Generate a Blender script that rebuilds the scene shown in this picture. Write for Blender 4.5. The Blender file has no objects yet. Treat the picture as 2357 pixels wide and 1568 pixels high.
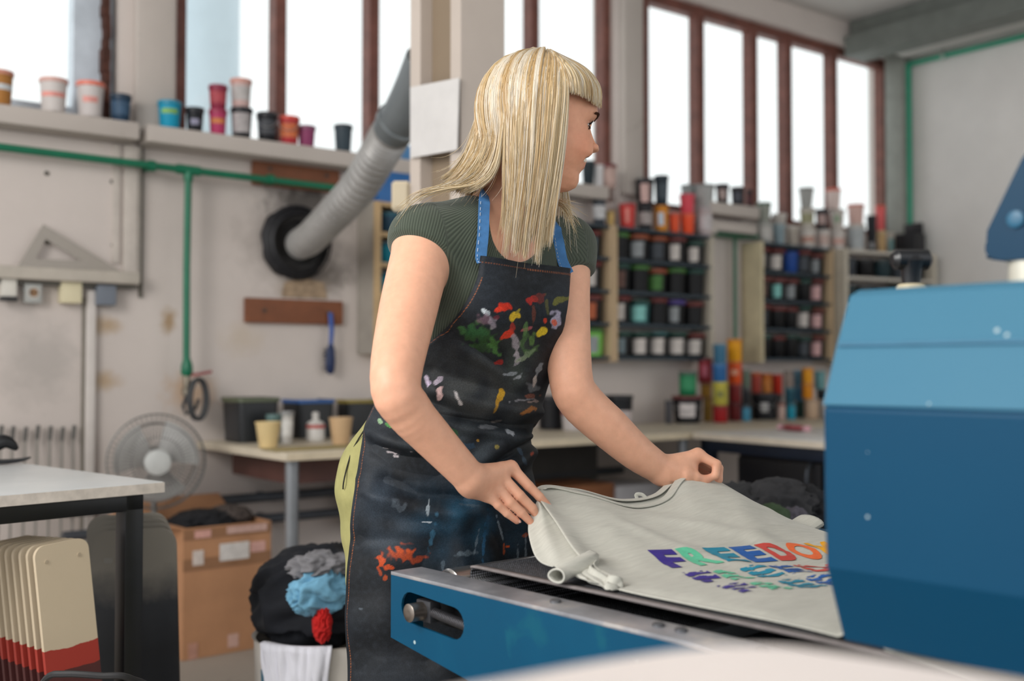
import bpy, bmesh, math, random
import numpy as np
from mathutils import Vector, Matrix

random.seed(11)
RNG = np.random.default_rng(5)
SC = bpy.context.scene
COL = SC.collection

# ------------------------------------------------------------------ camera model
FPX, CX, CY, HZ, CAMH = 2530.0, 1178.5, 784.0, 850.0, 1.08
FWD = np.array([0.6099, 0.7925, 0.0]); FWD /= np.linalg.norm(FWD)
RGT = np.array([FWD[1], -FWD[0], 0.0])
UPV = np.array([0.0, 0.0, 1.0])
PITCH = math.atan((HZ - CY) / FPX)
CF = FWD * math.cos(PITCH) + UPV * math.sin(PITCH)
CU = UPV * math.cos(PITCH) - FWD * math.sin(PITCH)
CAM = np.array([0.0, 0.0, CAMH])

def ray(px, py):
    return CF + RGT * ((px - CX) / FPX) + CU * ((CY - py) / FPX)
def at(px, py, z):
    d = ray(px, py); return CAM + d * (z / float(d @ FWD))
def onY(px, py, Y):
    d = ray(px, py); return CAM + d * (Y / d[1])
def onX(px, py, X):
    d = ray(px, py); return CAM + d * (X / d[0])
def onH(px, py, h):
    d = ray(px, py); return CAM + d * ((h - CAMH) / d[2])
def proj(p):
    v = np.asarray(p, float) - CAM
    z = v @ CF
    return CX + FPX * (v @ RGT) / z, CY - FPX * (v @ CU) / z

# ------------------------------------------------------------------ materials
def lin(c):
    if isinstance(c, str):
        c = c.lstrip('#'); c = [int(c[i:i + 2], 16) / 255 for i in (0, 2, 4)]
    return tuple((x / 12.92 if x <= 0.04045 else ((x + 0.055) / 1.055) ** 2.4) for x in c)
def rgba(c): return (*lin(c), 1.0)

_MC = {}
class NT:
    def __init__(self, name):
        self.m = bpy.data.materials.new(name); self.m.use_nodes = True
        self.t = self.m.node_tree; self.b = self.t.nodes['Principled BSDF']
    def n(self, typ, **kw):
        x = self.t.nodes.new(typ)
        for k, v in kw.items():
            if k.startswith('i_'):
                x.inputs[k[2:].replace('_', ' ')].default_value = v
            else: setattr(x, k, v)
        return x
    def l(self, a, b): self.t.links.new(a, b)
    def noise(self, scale, detail=4, rough=.55, coord=None, dist=0.0):
        x = self.n('ShaderNodeTexNoise'); x.inputs['Scale'].default_value = scale
        x.inputs['Detail'].default_value = detail; x.inputs['Roughness'].default_value = rough
        x.inputs['Distortion'].default_value = dist
        self.l((coord or self.obj()), x.inputs['Vector']); return x.outputs['Fac']
    def obj(self):
        if not hasattr(self, '_tc'): self._tc = self.n('ShaderNodeTexCoord')
        return self._tc.outputs['Object']
    def ramp(self, fac, stops, mode='LINEAR'):
        r = self.n('ShaderNodeValToRGB'); r.color_ramp.interpolation = mode
        e = r.color_ramp.elements
        while len(e) < len(stops): e.new(0.5)
        for el, (p, c) in zip(e, stops):
            el.position = p; el.color = c if len(c) == 4 else (*c, 1)
        self.l(fac, r.inputs['Fac']); return r.outputs['Color']
    def mix(self, fac, a, b):
        x = self.n('ShaderNodeMix', data_type='RGBA')
        for sock, v in ((x.inputs[0], fac), (x.inputs[6], a), (x.inputs[7], b)):
            if isinstance(v, bpy.types.NodeSocket): self.l(v, sock)
            else: sock.default_value = v
        return x.outputs[2]
    def bump(self, fac, strength=.2, dist=.002):
        b = self.n('ShaderNodeBump'); b.inputs['Strength'].default_value = strength
        b.inputs['Distance'].default_value = dist
        self.l(fac, b.inputs['Height']); self.l(b.outputs['Normal'], self.b.inputs['Normal'])

def mat(col, rough=.5, metal=0.0, var=.12, scale=9.0, bump=0.0, bscale=60., coat=0.0, spec=.5, name=None):
    key = (col, rough, metal, var, scale, bump, bscale, coat, spec)
    if key in _MC: return _MC[key]
    t = NT(name or ('paint_' + str(col).strip('#')))
    c = lin(col)
    if var > 0:
        f = t.noise(scale, 5, .6)
        lo = tuple(max(0, x * (1 - var)) for x in c); hi = tuple(min(1, x * (1 + var)) for x in c)
        t.l(t.ramp(f, [(.3, lo), (.7, hi)]), t.b.inputs['Base Color'])
    else: t.b.inputs['Base Color'].default_value = (*c, 1)
    t.b.inputs['Roughness'].default_value = rough
    t.b.inputs['Metallic'].default_value = metal
    t.b.inputs['Coat Weight'].default_value = coat
    t.b.inputs['Specular IOR Level'].default_value = spec
    if bump > 0: t.bump(t.noise(bscale, 3), bump)
    _MC[key] = t.m
    return t.m

# ------------------------------------------------------------------ object helpers
_MW = {}
def tag(o, label=None, cat=None, group=None, kind=None):
    if label: o['label'] = label
    if cat: o['category'] = cat
    if group: o['group'] = group
    if kind: o['kind'] = kind
    return o
def empty(name, loc, label=None, cat=None, group=None, kind=None, rz=0.0):
    o = bpy.data.objects.new(name, None); o.empty_display_size = .05; COL.objects.link(o)
    o.location = [float(v) for v in loc]; o.rotation_euler = (0, 0, rz)
    _MW[o.name] = Matrix.Translation(Vector([float(v) for v in loc])) @ Matrix.Rotation(rz, 4, 'Z')
    return tag(o, label, cat, group, kind)
def obj(name, bm, m, parent=None, smooth=None, world=False, label=None, angle=40):
    """link a bmesh as one mesh object (world=True: its coordinates are world ones)"""
    me = bpy.data.meshes.new(name)
    if parent is not None and world: bm.transform(_MW[parent.name].inverted())
    bmesh.ops.recalc_face_normals(bm, faces=bm.faces)
    if smooth is None: smooth = True
    if smooth:
        for f in bm.faces: f.smooth = True
        ca = math.radians(angle)
        for e in bm.edges:
            if len(e.link_faces) == 2:
                if e.calc_face_angle(0) > ca: e.smooth = False
    bm.to_mesh(me); bm.free()
    for x in (m if isinstance(m, (list, tuple)) else [m]): me.materials.append(x)
    o = bpy.data.objects.new(name, me); COL.objects.link(o)
    if parent is not None:
        o.parent = parent; _MW[o.name] = _MW[parent.name]
    else: _MW[o.name] = Matrix.Identity(4)
    if label: o['label'] = label
    return o
def recenter(o):
    """put a top-level mesh's origin at the middle of its base"""
    me = o.data; n = len(me.vertices); a = np.empty(n * 3); me.vertices.foreach_get('co', a); a = a.reshape(-1, 3)
    c = np.array([(a[:, 0].min() + a[:, 0].max()) / 2, (a[:, 1].min() + a[:, 1].max()) / 2, a[:, 2].min()])
    me.vertices.foreach_set('co', (a - c).ravel()); o.location = c; me.update()
    _MW[o.name] = Matrix.Translation(Vector(c))
    return o
def npmesh(name, V, Fq, m, parent=None, world=False, smooth=True, label=None):
    V = np.asarray(V, np.float32)
    if parent is not None and world:
        M = np.array(_MW[parent.name].inverted()); V = V @ M[:3, :3].T.astype(np.float32) + M[:3, 3].astype(np.float32)
    me = bpy.data.meshes.new(name)
    Fq = np.asarray(Fq, np.int32); k = Fq.shape[1]
    me.vertices.add(len(V)); me.vertices.foreach_set('co', V.ravel())
    me.loops.add(Fq.size); me.loops.foreach_set('vertex_index', Fq.ravel())
    me.polygons.add(len(Fq)); me.polygons.foreach_set('loop_start', np.arange(0, Fq.size, k, dtype=np.int32))
    me.polygons.foreach_set('loop_total', np.full(len(Fq), k, np.int32))
    me.polygons.foreach_set('use_smooth', np.full(len(Fq), smooth))
    me.update(calc_edges=True)
    me.materials.append(m)
    o = bpy.data.objects.new(name, me); COL.objects.link(o)
    if parent is not None:
        o.parent = parent; _MW[o.name] = _MW[parent.name]
    else: _MW[o.name] = Matrix.Identity(4)
    if label: o['label'] = label
    return o
def setcol(o, name, cols):
    a = o.data.color_attributes.new(name, 'FLOAT_COLOR', 'POINT')
    c = np.ones((len(o.data.vertices), 4), np.float32); c[:, :3] = cols
    a.data.foreach_set('color', c.ravel())

def B(): return bmesh.new()
def box(bm, lo, hi, bev=0.0, mi=0):
    lo, hi = [float(x) for x in lo], [float(x) for x in hi]
    c = [(a + b) / 2 for a, b in zip(lo, hi)]; s = [abs(b - a) for a, b in zip(lo, hi)]
    r = bmesh.ops.create_cube(bm, size=1.0, matrix=Matrix.Translation(c) @ Matrix.Diagonal((*s, 1)))
    vs = r['verts']
    if bev > 0:
        es = list({e for v in vs for e in v.link_edges})
        bmesh.ops.bevel(bm, geom=es, offset=min(bev, min(s) * .45), segments=2, affect='EDGES', profile=.6)
    elif mi:
        for f in {f for v in vs for f in v.link_faces}: f.material_index = mi
    return bm
def obox(bm, c, ax, ay, az, bev=0.0):
    """oriented box: centre and three half-axis vectors"""
    M = Matrix.Identity(4)
    for i, a in enumerate((ax, ay, az)):
        for j in range(3): M[j][i] = float(a[j]) * 2
    for j in range(3): M[j][3] = float(c[j])
    r = bmesh.ops.create_cube(bm, size=1.0, matrix=M)
    if bev > 0:
        es = list({e for v in r['verts'] for e in v.link_edges})
        bmesh.ops.bevel(bm, geom=es, offset=bev, segments=2, affect='EDGES')
    return bm
def catmull(P, n):
    P = np.asarray(P, float); k = len(P)
    if k < 3: 
        t = np.linspace(0, 1, n)[:, None]; return P[0] * (1 - t) + P[-1] * t
    Q = np.vstack([2 * P[0] - P[1], P, 2 * P[-1] - P[-2]])
    out = []
    for s in np.linspace(0, k - 1 - 1e-9, n):
        i = int(s); t = s - i; a, b, c, d = Q[i], Q[i + 1], Q[i + 2], Q[i + 3]
        out.append(.5 * ((2 * b) + (-a + c) * t + (2 * a - 5 * b + 4 * c - d) * t * t + (-a + 3 * b - 3 * c + d) * t ** 3))
    return np.array(out)
def tube(bm, pts, rad, seg=12, cap=True, flat=None, up=None):
    """sweep a circle along pts; rad scalar or list; flat=(a,b) scales the section"""
    pts = [np.asarray(p, float) for p in pts]; n = len(pts)
    rad = [rad] * n if np.isscalar(rad) else rad
    rings = []; nrm = None
    for i, p in enumerate(pts):
        t = pts[min(i + 1, n - 1)] - pts[max(i - 1, 0)]; t = t / (np.linalg.norm(t) + 1e-12)
        if nrm is None:
            a = np.array(up, float) if up is not None else (np.array([0, 0, 1.]) if abs(t[2]) < .9 else np.array([1., 0, 0]))
        else: a = nrm
        nrm = a - t * (a @ t); nrm /= np.linalg.norm(nrm) + 1e-12
        bn = np.cross(t, nrm)
        fa, fb = flat if flat else (1, 1)
        rings.append([bm.verts.new(p + rad[i] * (fa * math.cos(q) * nrm + fb * math.sin(q) * bn))
                      for q in [2 * math.pi * j / seg for j in range(seg)]])
    for a, b in zip(rings, rings[1:]):
        for j in range(seg):
            bm.faces.new((a[j], a[(j + 1) % seg], b[(j + 1) % seg], b[j]))
    if cap:
        bm.faces.new(rings[0][::-1]); bm.faces.new(rings[-1])
    return bm
def lathe(bm, prof, seg=24, loc=(0, 0, 0), axis=None, cap0=True, cap1=True):
    """profile [(r, h)] turned about z (or about axis)"""
    if axis is None: e1, e2, e3 = np.eye(3)
    else:
        e3 = np.asarray(axis, float); e3 = e3 / np.linalg.norm(e3)
        e1 = np.cross([0, 0, 1.] if abs(e3[2]) < .9 else [1., 0, 0], e3); e1 /= np.linalg.norm(e1); e2 = np.cross(e3, e1)
    loc = np.asarray(loc, float); rings = []
    for r, h in prof:
        rings.append([bm.verts.new(loc + e3 * h + r * (math.cos(q) * e1 + math.sin(q) * e2))
                      for q in [2 * math.pi * j / seg for j in range(seg)]])
    for a, b in zip(rings, rings[1:]):
        for j in range(seg): bm.faces.new((a[j], a[(j + 1) % seg], b[(j + 1) % seg], b[j]))
    if cap0: bm.faces.new(rings[0][::-1])
    if cap1: bm.faces.new(rings[-1])
    return bm
def prism(bm, outline, o, ex, ey, en, t, holes=()):
    """flat outline (2-D) in the plane o + x*ex + y*ey, given thickness t along en"""
    o, ex, ey, en = (np.asarray(v, float) for v in (o, ex, ey, en))
    if not holes:
        a = [bm.verts.new(o + ex * x + ey * y) for x, y in outline]
        b = [bm.verts.new(o + ex * x + ey * y + en * t) for x, y in outline]
        bm.faces.new(a[::-1]); bm.faces.new(b); n = len(a)
        for i in range(n): bm.faces.new((a[i], a[(i + 1) % n], b[(i + 1) % n], b[i]))
    else:
        lay = []
        for k in (0, 1):
            edges = []; loops = []
            for lp in (outline, *holes):
                vs = [bm.verts.new(o + ex * x + ey * y + en * t * k) for x, y in lp]; loops.append(vs)
                edges += [bm.edges.new((vs[i], vs[(i + 1) % len(vs)])) for i in range(len(vs))]
            bmesh.ops.triangle_fill(bm, edges=edges, use_beauty=True, use_dissolve=False)
            lay.append(loops)
        for la, lb in zip(*lay):
            n = len(la)
            for i in range(n): bm.faces.new((la[i], la[(i + 1) % n], lb[(i + 1) % n], lb[i]))
    return bm
def rrect(w, h, r, n=6, x0=0, y0=0):
    out = []
    for cx, cy, a0 in ((w - r, r, -90), (w - r, h - r, 0), (r, h - r, 90), (r, r, 180)):
        for i in range(n + 1):
            a = math.radians(a0 + 90 * i / n); out.append((x0 + cx + r * math.cos(a), y0 + cy + r * math.sin(a)))
    return out
def gridfaces(nu, nv, wrap=False):
    i, j = np.meshgrid(np.arange(nu - (0 if wrap else 1)), np.arange(nv - 1), indexing='ij')
    a = i * nv + j; b = ((i + 1) % nu) * nv + j
    return np.stack([a, b, b + 1, a + 1], -1).reshape(-1, 4)
def sstep(a, b, x):
    t = np.clip((x - a) / (b - a), 0, 1); return t * t * (3 - 2 * t)

def ordinal(i): return ['first', 'second', 'third', 'fourth', 'fifth', 'sixth', 'seventh', 'eighth', 'ninth', 'tenth', 'eleventh', 'twelfth'][i]
# ------------------------------------------------------------------ the room
YW, XE, HC = 4.60, 7.05, 3.50          # back wall plane, end wall plane, ceiling height
def Xw(px, Y=YW): return float(onY(px, 850, Y)[0])
def Hw(px, py, Y=YW): return float(onY(px, py, Y)[2])

def wall_mat(name, base, stain, dirt=.35, blobs=()):
    t = NT(name); c = lin(base)
    f = t.noise(1.3, 6, .6)
    c1 = t.ramp(f, [(.3, tuple(x * .90 for x in c)), (.7, tuple(min(1, x * 1.06) for x in c))])
    g = t.noise(4.5, 7, .7, dist=.6)
    m = t.ramp(g, [(.64, (0, 0, 0)), (.72, (1, 1, 1))])
    s = t.n('ShaderNodeMath', operation='MULTIPLY'); t.l(m, s.inputs[0]); s.inputs[1].default_value = dirt
    c2 = t.mix(s.outputs[0], c1, rgba(stain))
    for pos, rad, col, amt in blobs:            # smudges and bare patches with a place of their own on the wall
        mp = t.n('ShaderNodeMapping', vector_type='TEXTURE'); mp.inputs['Location'].default_value = pos; mp.inputs['Scale'].default_value = rad; t.l(t.obj(), mp.inputs['Vector'])
        ln = t.n('ShaderNodeVectorMath', operation='LENGTH'); t.l(mp.outputs[0], ln.inputs[0])
        ad = t.n('ShaderNodeMath', operation='MULTIPLY_ADD'); t.l(t.noise(16, 6, .65, dist=.5), ad.inputs[0]); ad.inputs[1].default_value = 1.5; t.l(ln.outputs['Value'], ad.inputs[2])
        m_ = t.ramp(ad.outputs[0], [(.0, (amt,) * 3), (.55, (amt,) * 3), (1.0, (0, 0, 0))]) if False else None
        mr = t.n('ShaderNodeMapRange'); t.l(ad.outputs[0], mr.inputs['Value']); mr.inputs['From Min'].default_value = 1.0; mr.inputs['From Max'].default_value = 1.75; mr.inputs['To Min'].default_value = amt; mr.inputs['To Max'].default_value = 0
        c2 = t.mix(mr.outputs['Result'], c2, rgba(col))
    t.l(c2, t.b.inputs['Base Color']); t.b.inputs['Roughness'].default_value = .8
    t.bump(t.noise(40, 5), .15, .004)
    return t.m
M_WALL = wall_mat('plaster_wall', '#cfc5bf', '#b49a80')
def wb(px, py, w, h, col, amt): q = onY(px, py, YW); z = float(q @ FWD); return ((float(q[0]), YW, float(q[2])), (w / FPX * z * 1.2, .6, h / FPX * z), col, amt)
M_WALLB = wall_mat('back_wall_plaster', '#cfc5bf', '#b49a80', .35, [wb(708, 462, 105, 70, '#2a2624', .9), wb(735, 640, 90, 60, '#5a524b', .8), wb(690, 560, 150, 150, '#7d746d', .4), wb(388, 735, 22, 40, '#a98c6a', .9), wb(240, 750, 45, 30, '#b09676', .8), wb(240, 880, 40, 30, '#b09676', .8), wb(440, 905, 60, 60, '#c3a283', .8), wb(90, 830, 90, 120, '#a9a39e', .6), wb(700, 665, 70, 30, '#a08f7d', .7), wb(1590, 870, 40, 20, '#8f8882', .5), wb(560, 780, 60, 50, '#c3b29c', .5)])
M_WALLR = wall_mat('plaster_end_wall', '#e4e1de', '#b5aca3', .2)
M_CEIL = wall_mat('ceiling_plaster', '#c5c2be', '#a9a29a', .2)
M_CONC = wall_mat('cast_concrete', '#bdb4ad', '#8d857c', .5)
M_FLOOR = wall_mat('concrete_floor', '#a39a90', '#6f675f', .6)
M_FRAME = mat('#6e4339', .55, var=.3, scale=14)
M_GREEN = mat('#086a4c', .4, var=.1)
M_STEELP = mat('#8a8d86', .5, var=.15)

b = B(); box(b, (-3, -3, -.12), (XE + .3, YW + .3, 0)); tag(obj('floor', b, M_FLOOR), kind='structure')
b = B(); box(b, (-2.5, -1.7, HC), (XE + .3, YW + .3, HC + .15)); tag(obj('ceiling', b, M_CEIL), kind='structure')
# back wall: parapet below the windows, piers, lintel
SILL, LINT = 2.03, 3.34
YF = YW + .10
xp = [Xw(249, YF), Xw(400), Xw(1398, YF), Xw(1478), Xw(2036, YF)]
b = B()
box(b, (-2.5, YW, 0), (XE + .3, YW + .22, SILL))
box(b, (-2.5, YW, LINT), (XE + .3, YW + .22, HC))
box(b, (xp[0], YW, SILL), (xp[1], YW + .22, LINT))
box(b, (xp[2], YW, SILL), (xp[3], YW + .22, LINT))
box(b, (xp[4], YW, SILL), (XE + .3, YW + .22, LINT))
tag(obj('wall_back', b, M_WALLB), kind='structure')
b = B(); box(b, (XE, -1.6, 0), (XE + .22, YW, HC)); tag(obj('wall_right', b, M_WALLR), kind='structure')
# concrete piers standing a little proud of the wall
for k, (a, c, d) in enumerate(((Xw(300), Xw(388), .05), (Xw(1398, YF) + .004, Xw(1470), .05))):
    b = B(); box(b, (a, YW - d, SILL + .05), (c, YW, HC), .01); tag(obj('trim_%d' % (k + 1), b, M_CONC), kind='structure')
b = B(); box(b, (XE - .12, YW - .14, 0), (XE - .003, YW, HC), .008); tag(obj('trim_3', b, M_STEELP), kind='structure')
# concrete ledges below the windows
LT, LB, LY = 2.085, 2.012, 4.45
for k, (pa, pb) in enumerate(((-260, 318), (336, 1405), (1636, 1752))):
    xa, xb = Xw(pa, LY), Xw(pb, LY)
    b = B(); box(b, (xa, LY, LB), (xb, YW + .1, LT), .012)
    if k == 2: box(b, (xa + .02, LY + .01, LB - .12), (xb - .02, YW, LB - .04), .01)
    tag(obj('trim_%d' % (4 + k), b, M_CONC), kind='structure')
M_DARK = mat('#2a2a2c', .6)
# wall panel joints: dark vertical slots
b = B()
box(b, (Xw(317), YW - .012, 1.38), (Xw(325), YW + .01, LB), 0)
tag(obj('trim_7', b, mat('#6a655c', .7)), kind='structure')
# windows
def glass_mat():
    t = NT('window_glass'); t.t.nodes.remove(t.b)
    o = [n for n in t.t.nodes if n.type == 'OUTPUT_MATERIAL'][0]
    tr = t.n('ShaderNodeBsdfTransparent'); tr.inputs[0].default_value = (.97, .985, .98, 1)
    gl = t.n('ShaderNodeBsdfGlossy'); gl.inputs['Roughness'].default_value = .03
    mx = t.n('ShaderNodeMixShader'); mx.inputs[0].default_value = .05; t.l(tr.outputs[0], mx.inputs[1]); t.l(gl.outputs[0], mx.inputs[2])
    t.l(mx.outputs[0], o.inputs['Surface']); return t.m
M_GLASS = glass_mat()
def window(n, xa, xb, mull, fm, w=.055):
    e = empty('window_%d' % n, ((xa + xb) / 2, YF, SILL), kind='structure')
    f = B()
    box(f, (xa, YF - .03, LINT - w), (xb, YF + .04, LINT)); box(f, (xa, YF - .03, SILL), (xb, YF + .04, SILL + w * .8))
    xs = [xa] + [m for m in mull] + [xb - w]
    for m in xs: box(f, (m, YF - .034, SILL), (m + w, YF + .044, LINT))
    obj('window_frame', f, fm, e, world=True)
    for a, c in zip(xs, xs[1:]):
        g = B(); box(g, (a + w, YF, SILL + w * .8), (c, YF + .006, LINT - w)); obj('pane', g, M_GLASS, e, world=True)
    return e
e = window(1, Xw(-420, YF), Xw(247, YF), [], mat('#c3ccd6', .35), .16)
# torn brown sealing foam beside the pale frame
b = B()
for k in range(26):
    h = SILL + .05 + k * .047
    box(b, (Xw(228, YF - .06) + random.uniform(-.006, .006), YF - .085, h), (Xw(243, YF - .06) + random.uniform(-.003, .003), YF - .036, h + .05))
obj('sealing_foam', b, mat('#4a2a20', .9, var=.4, scale=30), e, world=True, smooth=False)
window(2, Xw(388, YF), Xw(1398, YF), [Xw(p, YF) - .028 for p in (636, 852, 1052, 1224)], M_FRAME)
window(3, Xw(1470, YF), Xw(2040, YF), [Xw(p, YF) - .028 for p in (1607, 1731, 1811, 1917)], M_FRAME, .06)
# something pale blue and cylindrical outside behind the glass
b = B(); lathe(b, [(.205, 0), (.205, 6.5)], 40, (2.92, 7.2, 0))
tag(recenter(obj('storage_tank', b, mat('#c3d3dc', .5, var=.03))), 'pale blue cylindrical tank outside, seen through the tall window beside the concrete pier', 'tank')

# ceiling beams over the end wall
b = B()
box(b, (XE - .62, -.4, HC - .26), (XE - .40, YW - .02, HC - .12)); box(b, (XE - .56, -.4, HC - .12), (XE - .46, YW - .02, HC - .002))
tag(obj('trim_8', b, mat('#6d726d', .6)), kind='structure')
b = B(); box(b, (XE - .38, -.4, HC - .2), (XE - .003, YW - .15, HC - .002)); tag(obj('trim_9', b, M_CEIL), kind='structure')

# ------------------------------------------------------------------ light + camera
w = bpy.data.worlds.new('overcast'); SC.world = w; w.use_nodes = True
bg = w.node_tree.nodes['Background']; bg.inputs[0].default_value = (.97, .99, 1.0, 1); bg.inputs[1].default_value = 1.36
cam = bpy.data.cameras.new('camera'); co = bpy.data.objects.new('camera', cam); COL.objects.link(co)
cam.sensor_width = 36; cam.lens = FPX / 2357 * 36; cam.clip_start = .05; cam.clip_end = 200
co.matrix_world = Matrix(((RGT[0], CU[0], -CF[0], CAM[0]), (RGT[1], CU[1], -CF[1], CAM[1]), (RGT[2], CU[2], -CF[2], CAM[2]), (0, 0, 0, 1)))
cam.dof.use_dof = True; cam.dof.focus_distance = 1.86; cam.dof.aperture_fstop = 2.5
SC.camera = co
def area(name, loc, to, size, power, col=(1, 1, 1), sy=None):
    l = bpy.data.lights.new(name, 'AREA'); l.energy = power; l.color = col; l.size = size
    if sy: l.shape = 'RECTANGLE'; l.size_y = sy
    o = bpy.data.objects.new(name, l); COL.objects.link(o); o.location = loc
    o.rotation_euler = (Vector(to) - Vector(loc)).to_track_quat('-Z', 'Y').to_euler(); return o
# daylight from the tall windows on the far side of the hall, behind and left of the camera
area('hall_daylight', (-2.2, 1.4, 2.7), (1.1, 1.6, 1.1), 1.6, 110, (1, .97, .93), 1.8)
SC.view_settings.view_transform = 'Standard'; SC.view_settings.look = 'None'
SC.view_settings.exposure = 0.0; SC.view_settings.gamma = 1.0
SC.cycles.max_bounces = 7; SC.cycles.diffuse_bounces = 4; SC.cycles.glossy_bounces = 3; SC.cycles.transparent_max_bounces = 10; SC.cycles.use_adaptive_sampling = True; SC.cycles.adaptive_threshold = .03; SC.cycles.use_denoising = True
SC.cycles.sample_clamp_indirect = 6
# ------------------------------------------------------------------ shared builders
from mathutils import noise as mnoise
CAMV = Vector((0, 0, CAMH))
def tub(kind, label, cat, x, y, h0, r, H, body, lid=None, lab=None, group=None, taper=.84, handle=False, lidh=.018, labh=(.22, .72), labw=75, rough=.5):
    """a round tub / jar / tin standing at (x, y, h0)"""
    e = empty(kind, (x, y, h0 + .0015), label, cat, group)
    b = B(); rb = r * taper; t = .0022
    rim = H - (lidh * .4 if lid else 0)
    lathe(b, [(rb * .93, 0), (rb, .004), (r * .985, rim * .93), (r * 1.03, rim * .935), (r * 1.03, rim), (r * .97, rim)] +
          ([] if lid else [(r * .95, rim * .96), (rb * .93, .008)]), 26)
    obj('body', b, mat(body, rough, var=.06, spec=.3), e)
    if lid:
        b = B(); lathe(b, [(r * 1.04, H - lidh), (r * 1.07, H - lidh * .9), (r * 1.07, H - lidh * .15), (r * 1.02, H), (r * .92, H), (r * .9, H - lidh * .25)], 26)
        obj('lid', b, mat(lid, .4, var=.05), e)
    if lab:
        az = math.atan2(-y, -x); n = 14; b = B(); w = math.radians(labw); rows = []
        for k in range(2):
            f = labh[k]; rr = rb + (r * .985 - rb) * f + .0012
            rows.append([b.verts.new((rr * math.cos(az - w + 2 * w * i / n), rr * math.sin(az - w + 2 * w * i / n), f * H)) for i in range(n + 1)])
        for i in range(n): b.faces.new((rows[0][i], rows[0][i + 1], rows[1][i + 1], rows[1][i]))
        obj('paper_label', b, mat(lab, .6, var=.25, scale=40), e)
    if handle:
        b = B(); pts = [(r * 1.06 * math.cos(a), r * 1.06 * math.sin(a), H * .88 - .55 * H * math.sin(q) * .8)
                        for q, a in [(math.pi * i / 12, math.atan2(-y, -x) - math.pi / 2 + math.pi * i / 12) for i in range(13)]]
        tube(b, pts, .0016, 6); obj('wire_handle', b, mat('#b9bcc0', .3, .8, var=0), e)
    return e
def tub_px(kind, label, cat, px0, px1, py0, py1, Y, body, lid=None, lab=None, group=None, base=None, **kw):
    """tub whose outline spans the given window, standing at wall distance Y"""
    px = (px0 + px1) / 2; p = onY(px, py1, Y); z = float(p @ FWD)
    r = (px1 - px0) / 2 / FPX * z / 1.04; H = (py1 - py0) / FPX * z
    return tub(kind, label, cat, p[0], p[1], p[2] if base is None else base, r, H, body, lid, lab, group, **kw)
def crumple(name, c, rad, col, label, cat, seed, group=None, rough=.9, amp=.22, freq=2.2, sub=5, floor=None, m=None):
    """a crumpled garment: a folded closed surface"""
    b = B(); bmesh.ops.create_icosphere(b, subdivisions=sub, radius=1)
    off = Vector((seed * 7.31, seed * 3.77, seed * 1.13))
    for v in b.verts:
        n = v.co.normalized(); q = n * freq + off
        w = Vector((mnoise.noise(q), mnoise.noise(q + Vector((9, 2, 5))), mnoise.noise(q + Vector((3, 8, 1)))))
        f = abs(mnoise.noise(q * 1.1 + w * 1.6)); g = abs(mnoise.noise(q * 2.3 + w * 2.2 + off))
        s = 1 + amp * (.55 - 1.7 * f) + amp * .22 * (.5 - 1.5 * g)
        v.co = Vector((n.x * rad[0], n.y * rad[1], n.z * rad[2])) * s + Vector([float(x) for x in c])
        if floor is not None and v.co.z < floor: v.co.z = floor + .002 * mnoise.noise(v.co * 60)
    o = obj(name, b, m or mat(col, rough, var=.15, scale=30, bump=.15, bscale=400), angle=180)
    return tag(recenter(o), label, cat, group)

# ------------------------------------------------------------------ left part of the back wall
# framed board with a ledge
e = empty('wall_board', (Xw(40), YW - .03, 1.40), 'large pale framed board on the wall with a set square on its ledge', 'board')
xr, xl, hb = Xw(312, 4.56), Xw(-330, 4.56), Hw(150, 622, 4.54)
b = B(); box(b, (xl, YW - .03, hb), (xr, YW - .002, LB - .002)); obj('panel', b, M_WALL, e, world=True)
b = B(); box(b, (xr - .055, YW - .05, hb), (xr, YW - .03, LB - .004), .004); box(b, (xr - .10, YW - .043, hb + .04), (xr - .07, YW - .03, LB - .004), .003)
box(b, (xr, YW - .03, hb - .03), (xr + .02, YW - .002, LB - .004)); obj('side_frame', b, mat('#c2b9b1', .6), e, world=True)
b = B(); box(b, (xl, YW - .085, hb - .045), (xr, YW - .002, hb + .005), .006); obj('ledge', b, mat('#b7afa4', .6), e, world=True)
b = B(); box(b, (xl, YW - .05, hb - .06), (xr, YW - .004, hb - .046)); obj('ledge_rail', b, mat('#5d5a54', .6), e, world=True)
for px, py in ((107, 399), (258, 418), (108, 558), (260, 565)):
    p = onY(px, py, YW - .031); b = B(); lathe(b, [(.009, 0), (.009, .004), (.005, .006)], 12, p, (0, -1, 0)); obj('screw', b, mat('#55524a', .5, .5), e, world=True)
# set square
def psh(p, Y): q = onY(p[0], p[1], Y); return (float(q[0]), float(q[2]))
o2 = [psh(p, 4.53) for p in ((42, 599), (100, 503), (278, 612))]; ho = [psh(p, 4.53) for p in ((82, 583), (104, 537), (186, 587))]
mn = min(p[1] for p in o2); dz = hb + .006 - mn
b = B(); prism(b, [(x, h + dz) for x, h in o2], (0, 4.535, 0), (1, 0, 0), (0, 0, 1), (0, -1, 0), .005, holes=([(x, h + dz) for x, h in ho],))
t = NT('smoky_plastic'); t.b.inputs['Base Color'].default_value = rgba('#a39b92'); t.b.inputs['Roughness'].default_value = .25
t.b.inputs['Alpha'].default_value = .88
tag(recenter(obj('set_square', b, t.m, smooth=False)), 'smoky grey triangular set square standing on the wall board ledge', 'set square')
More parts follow.
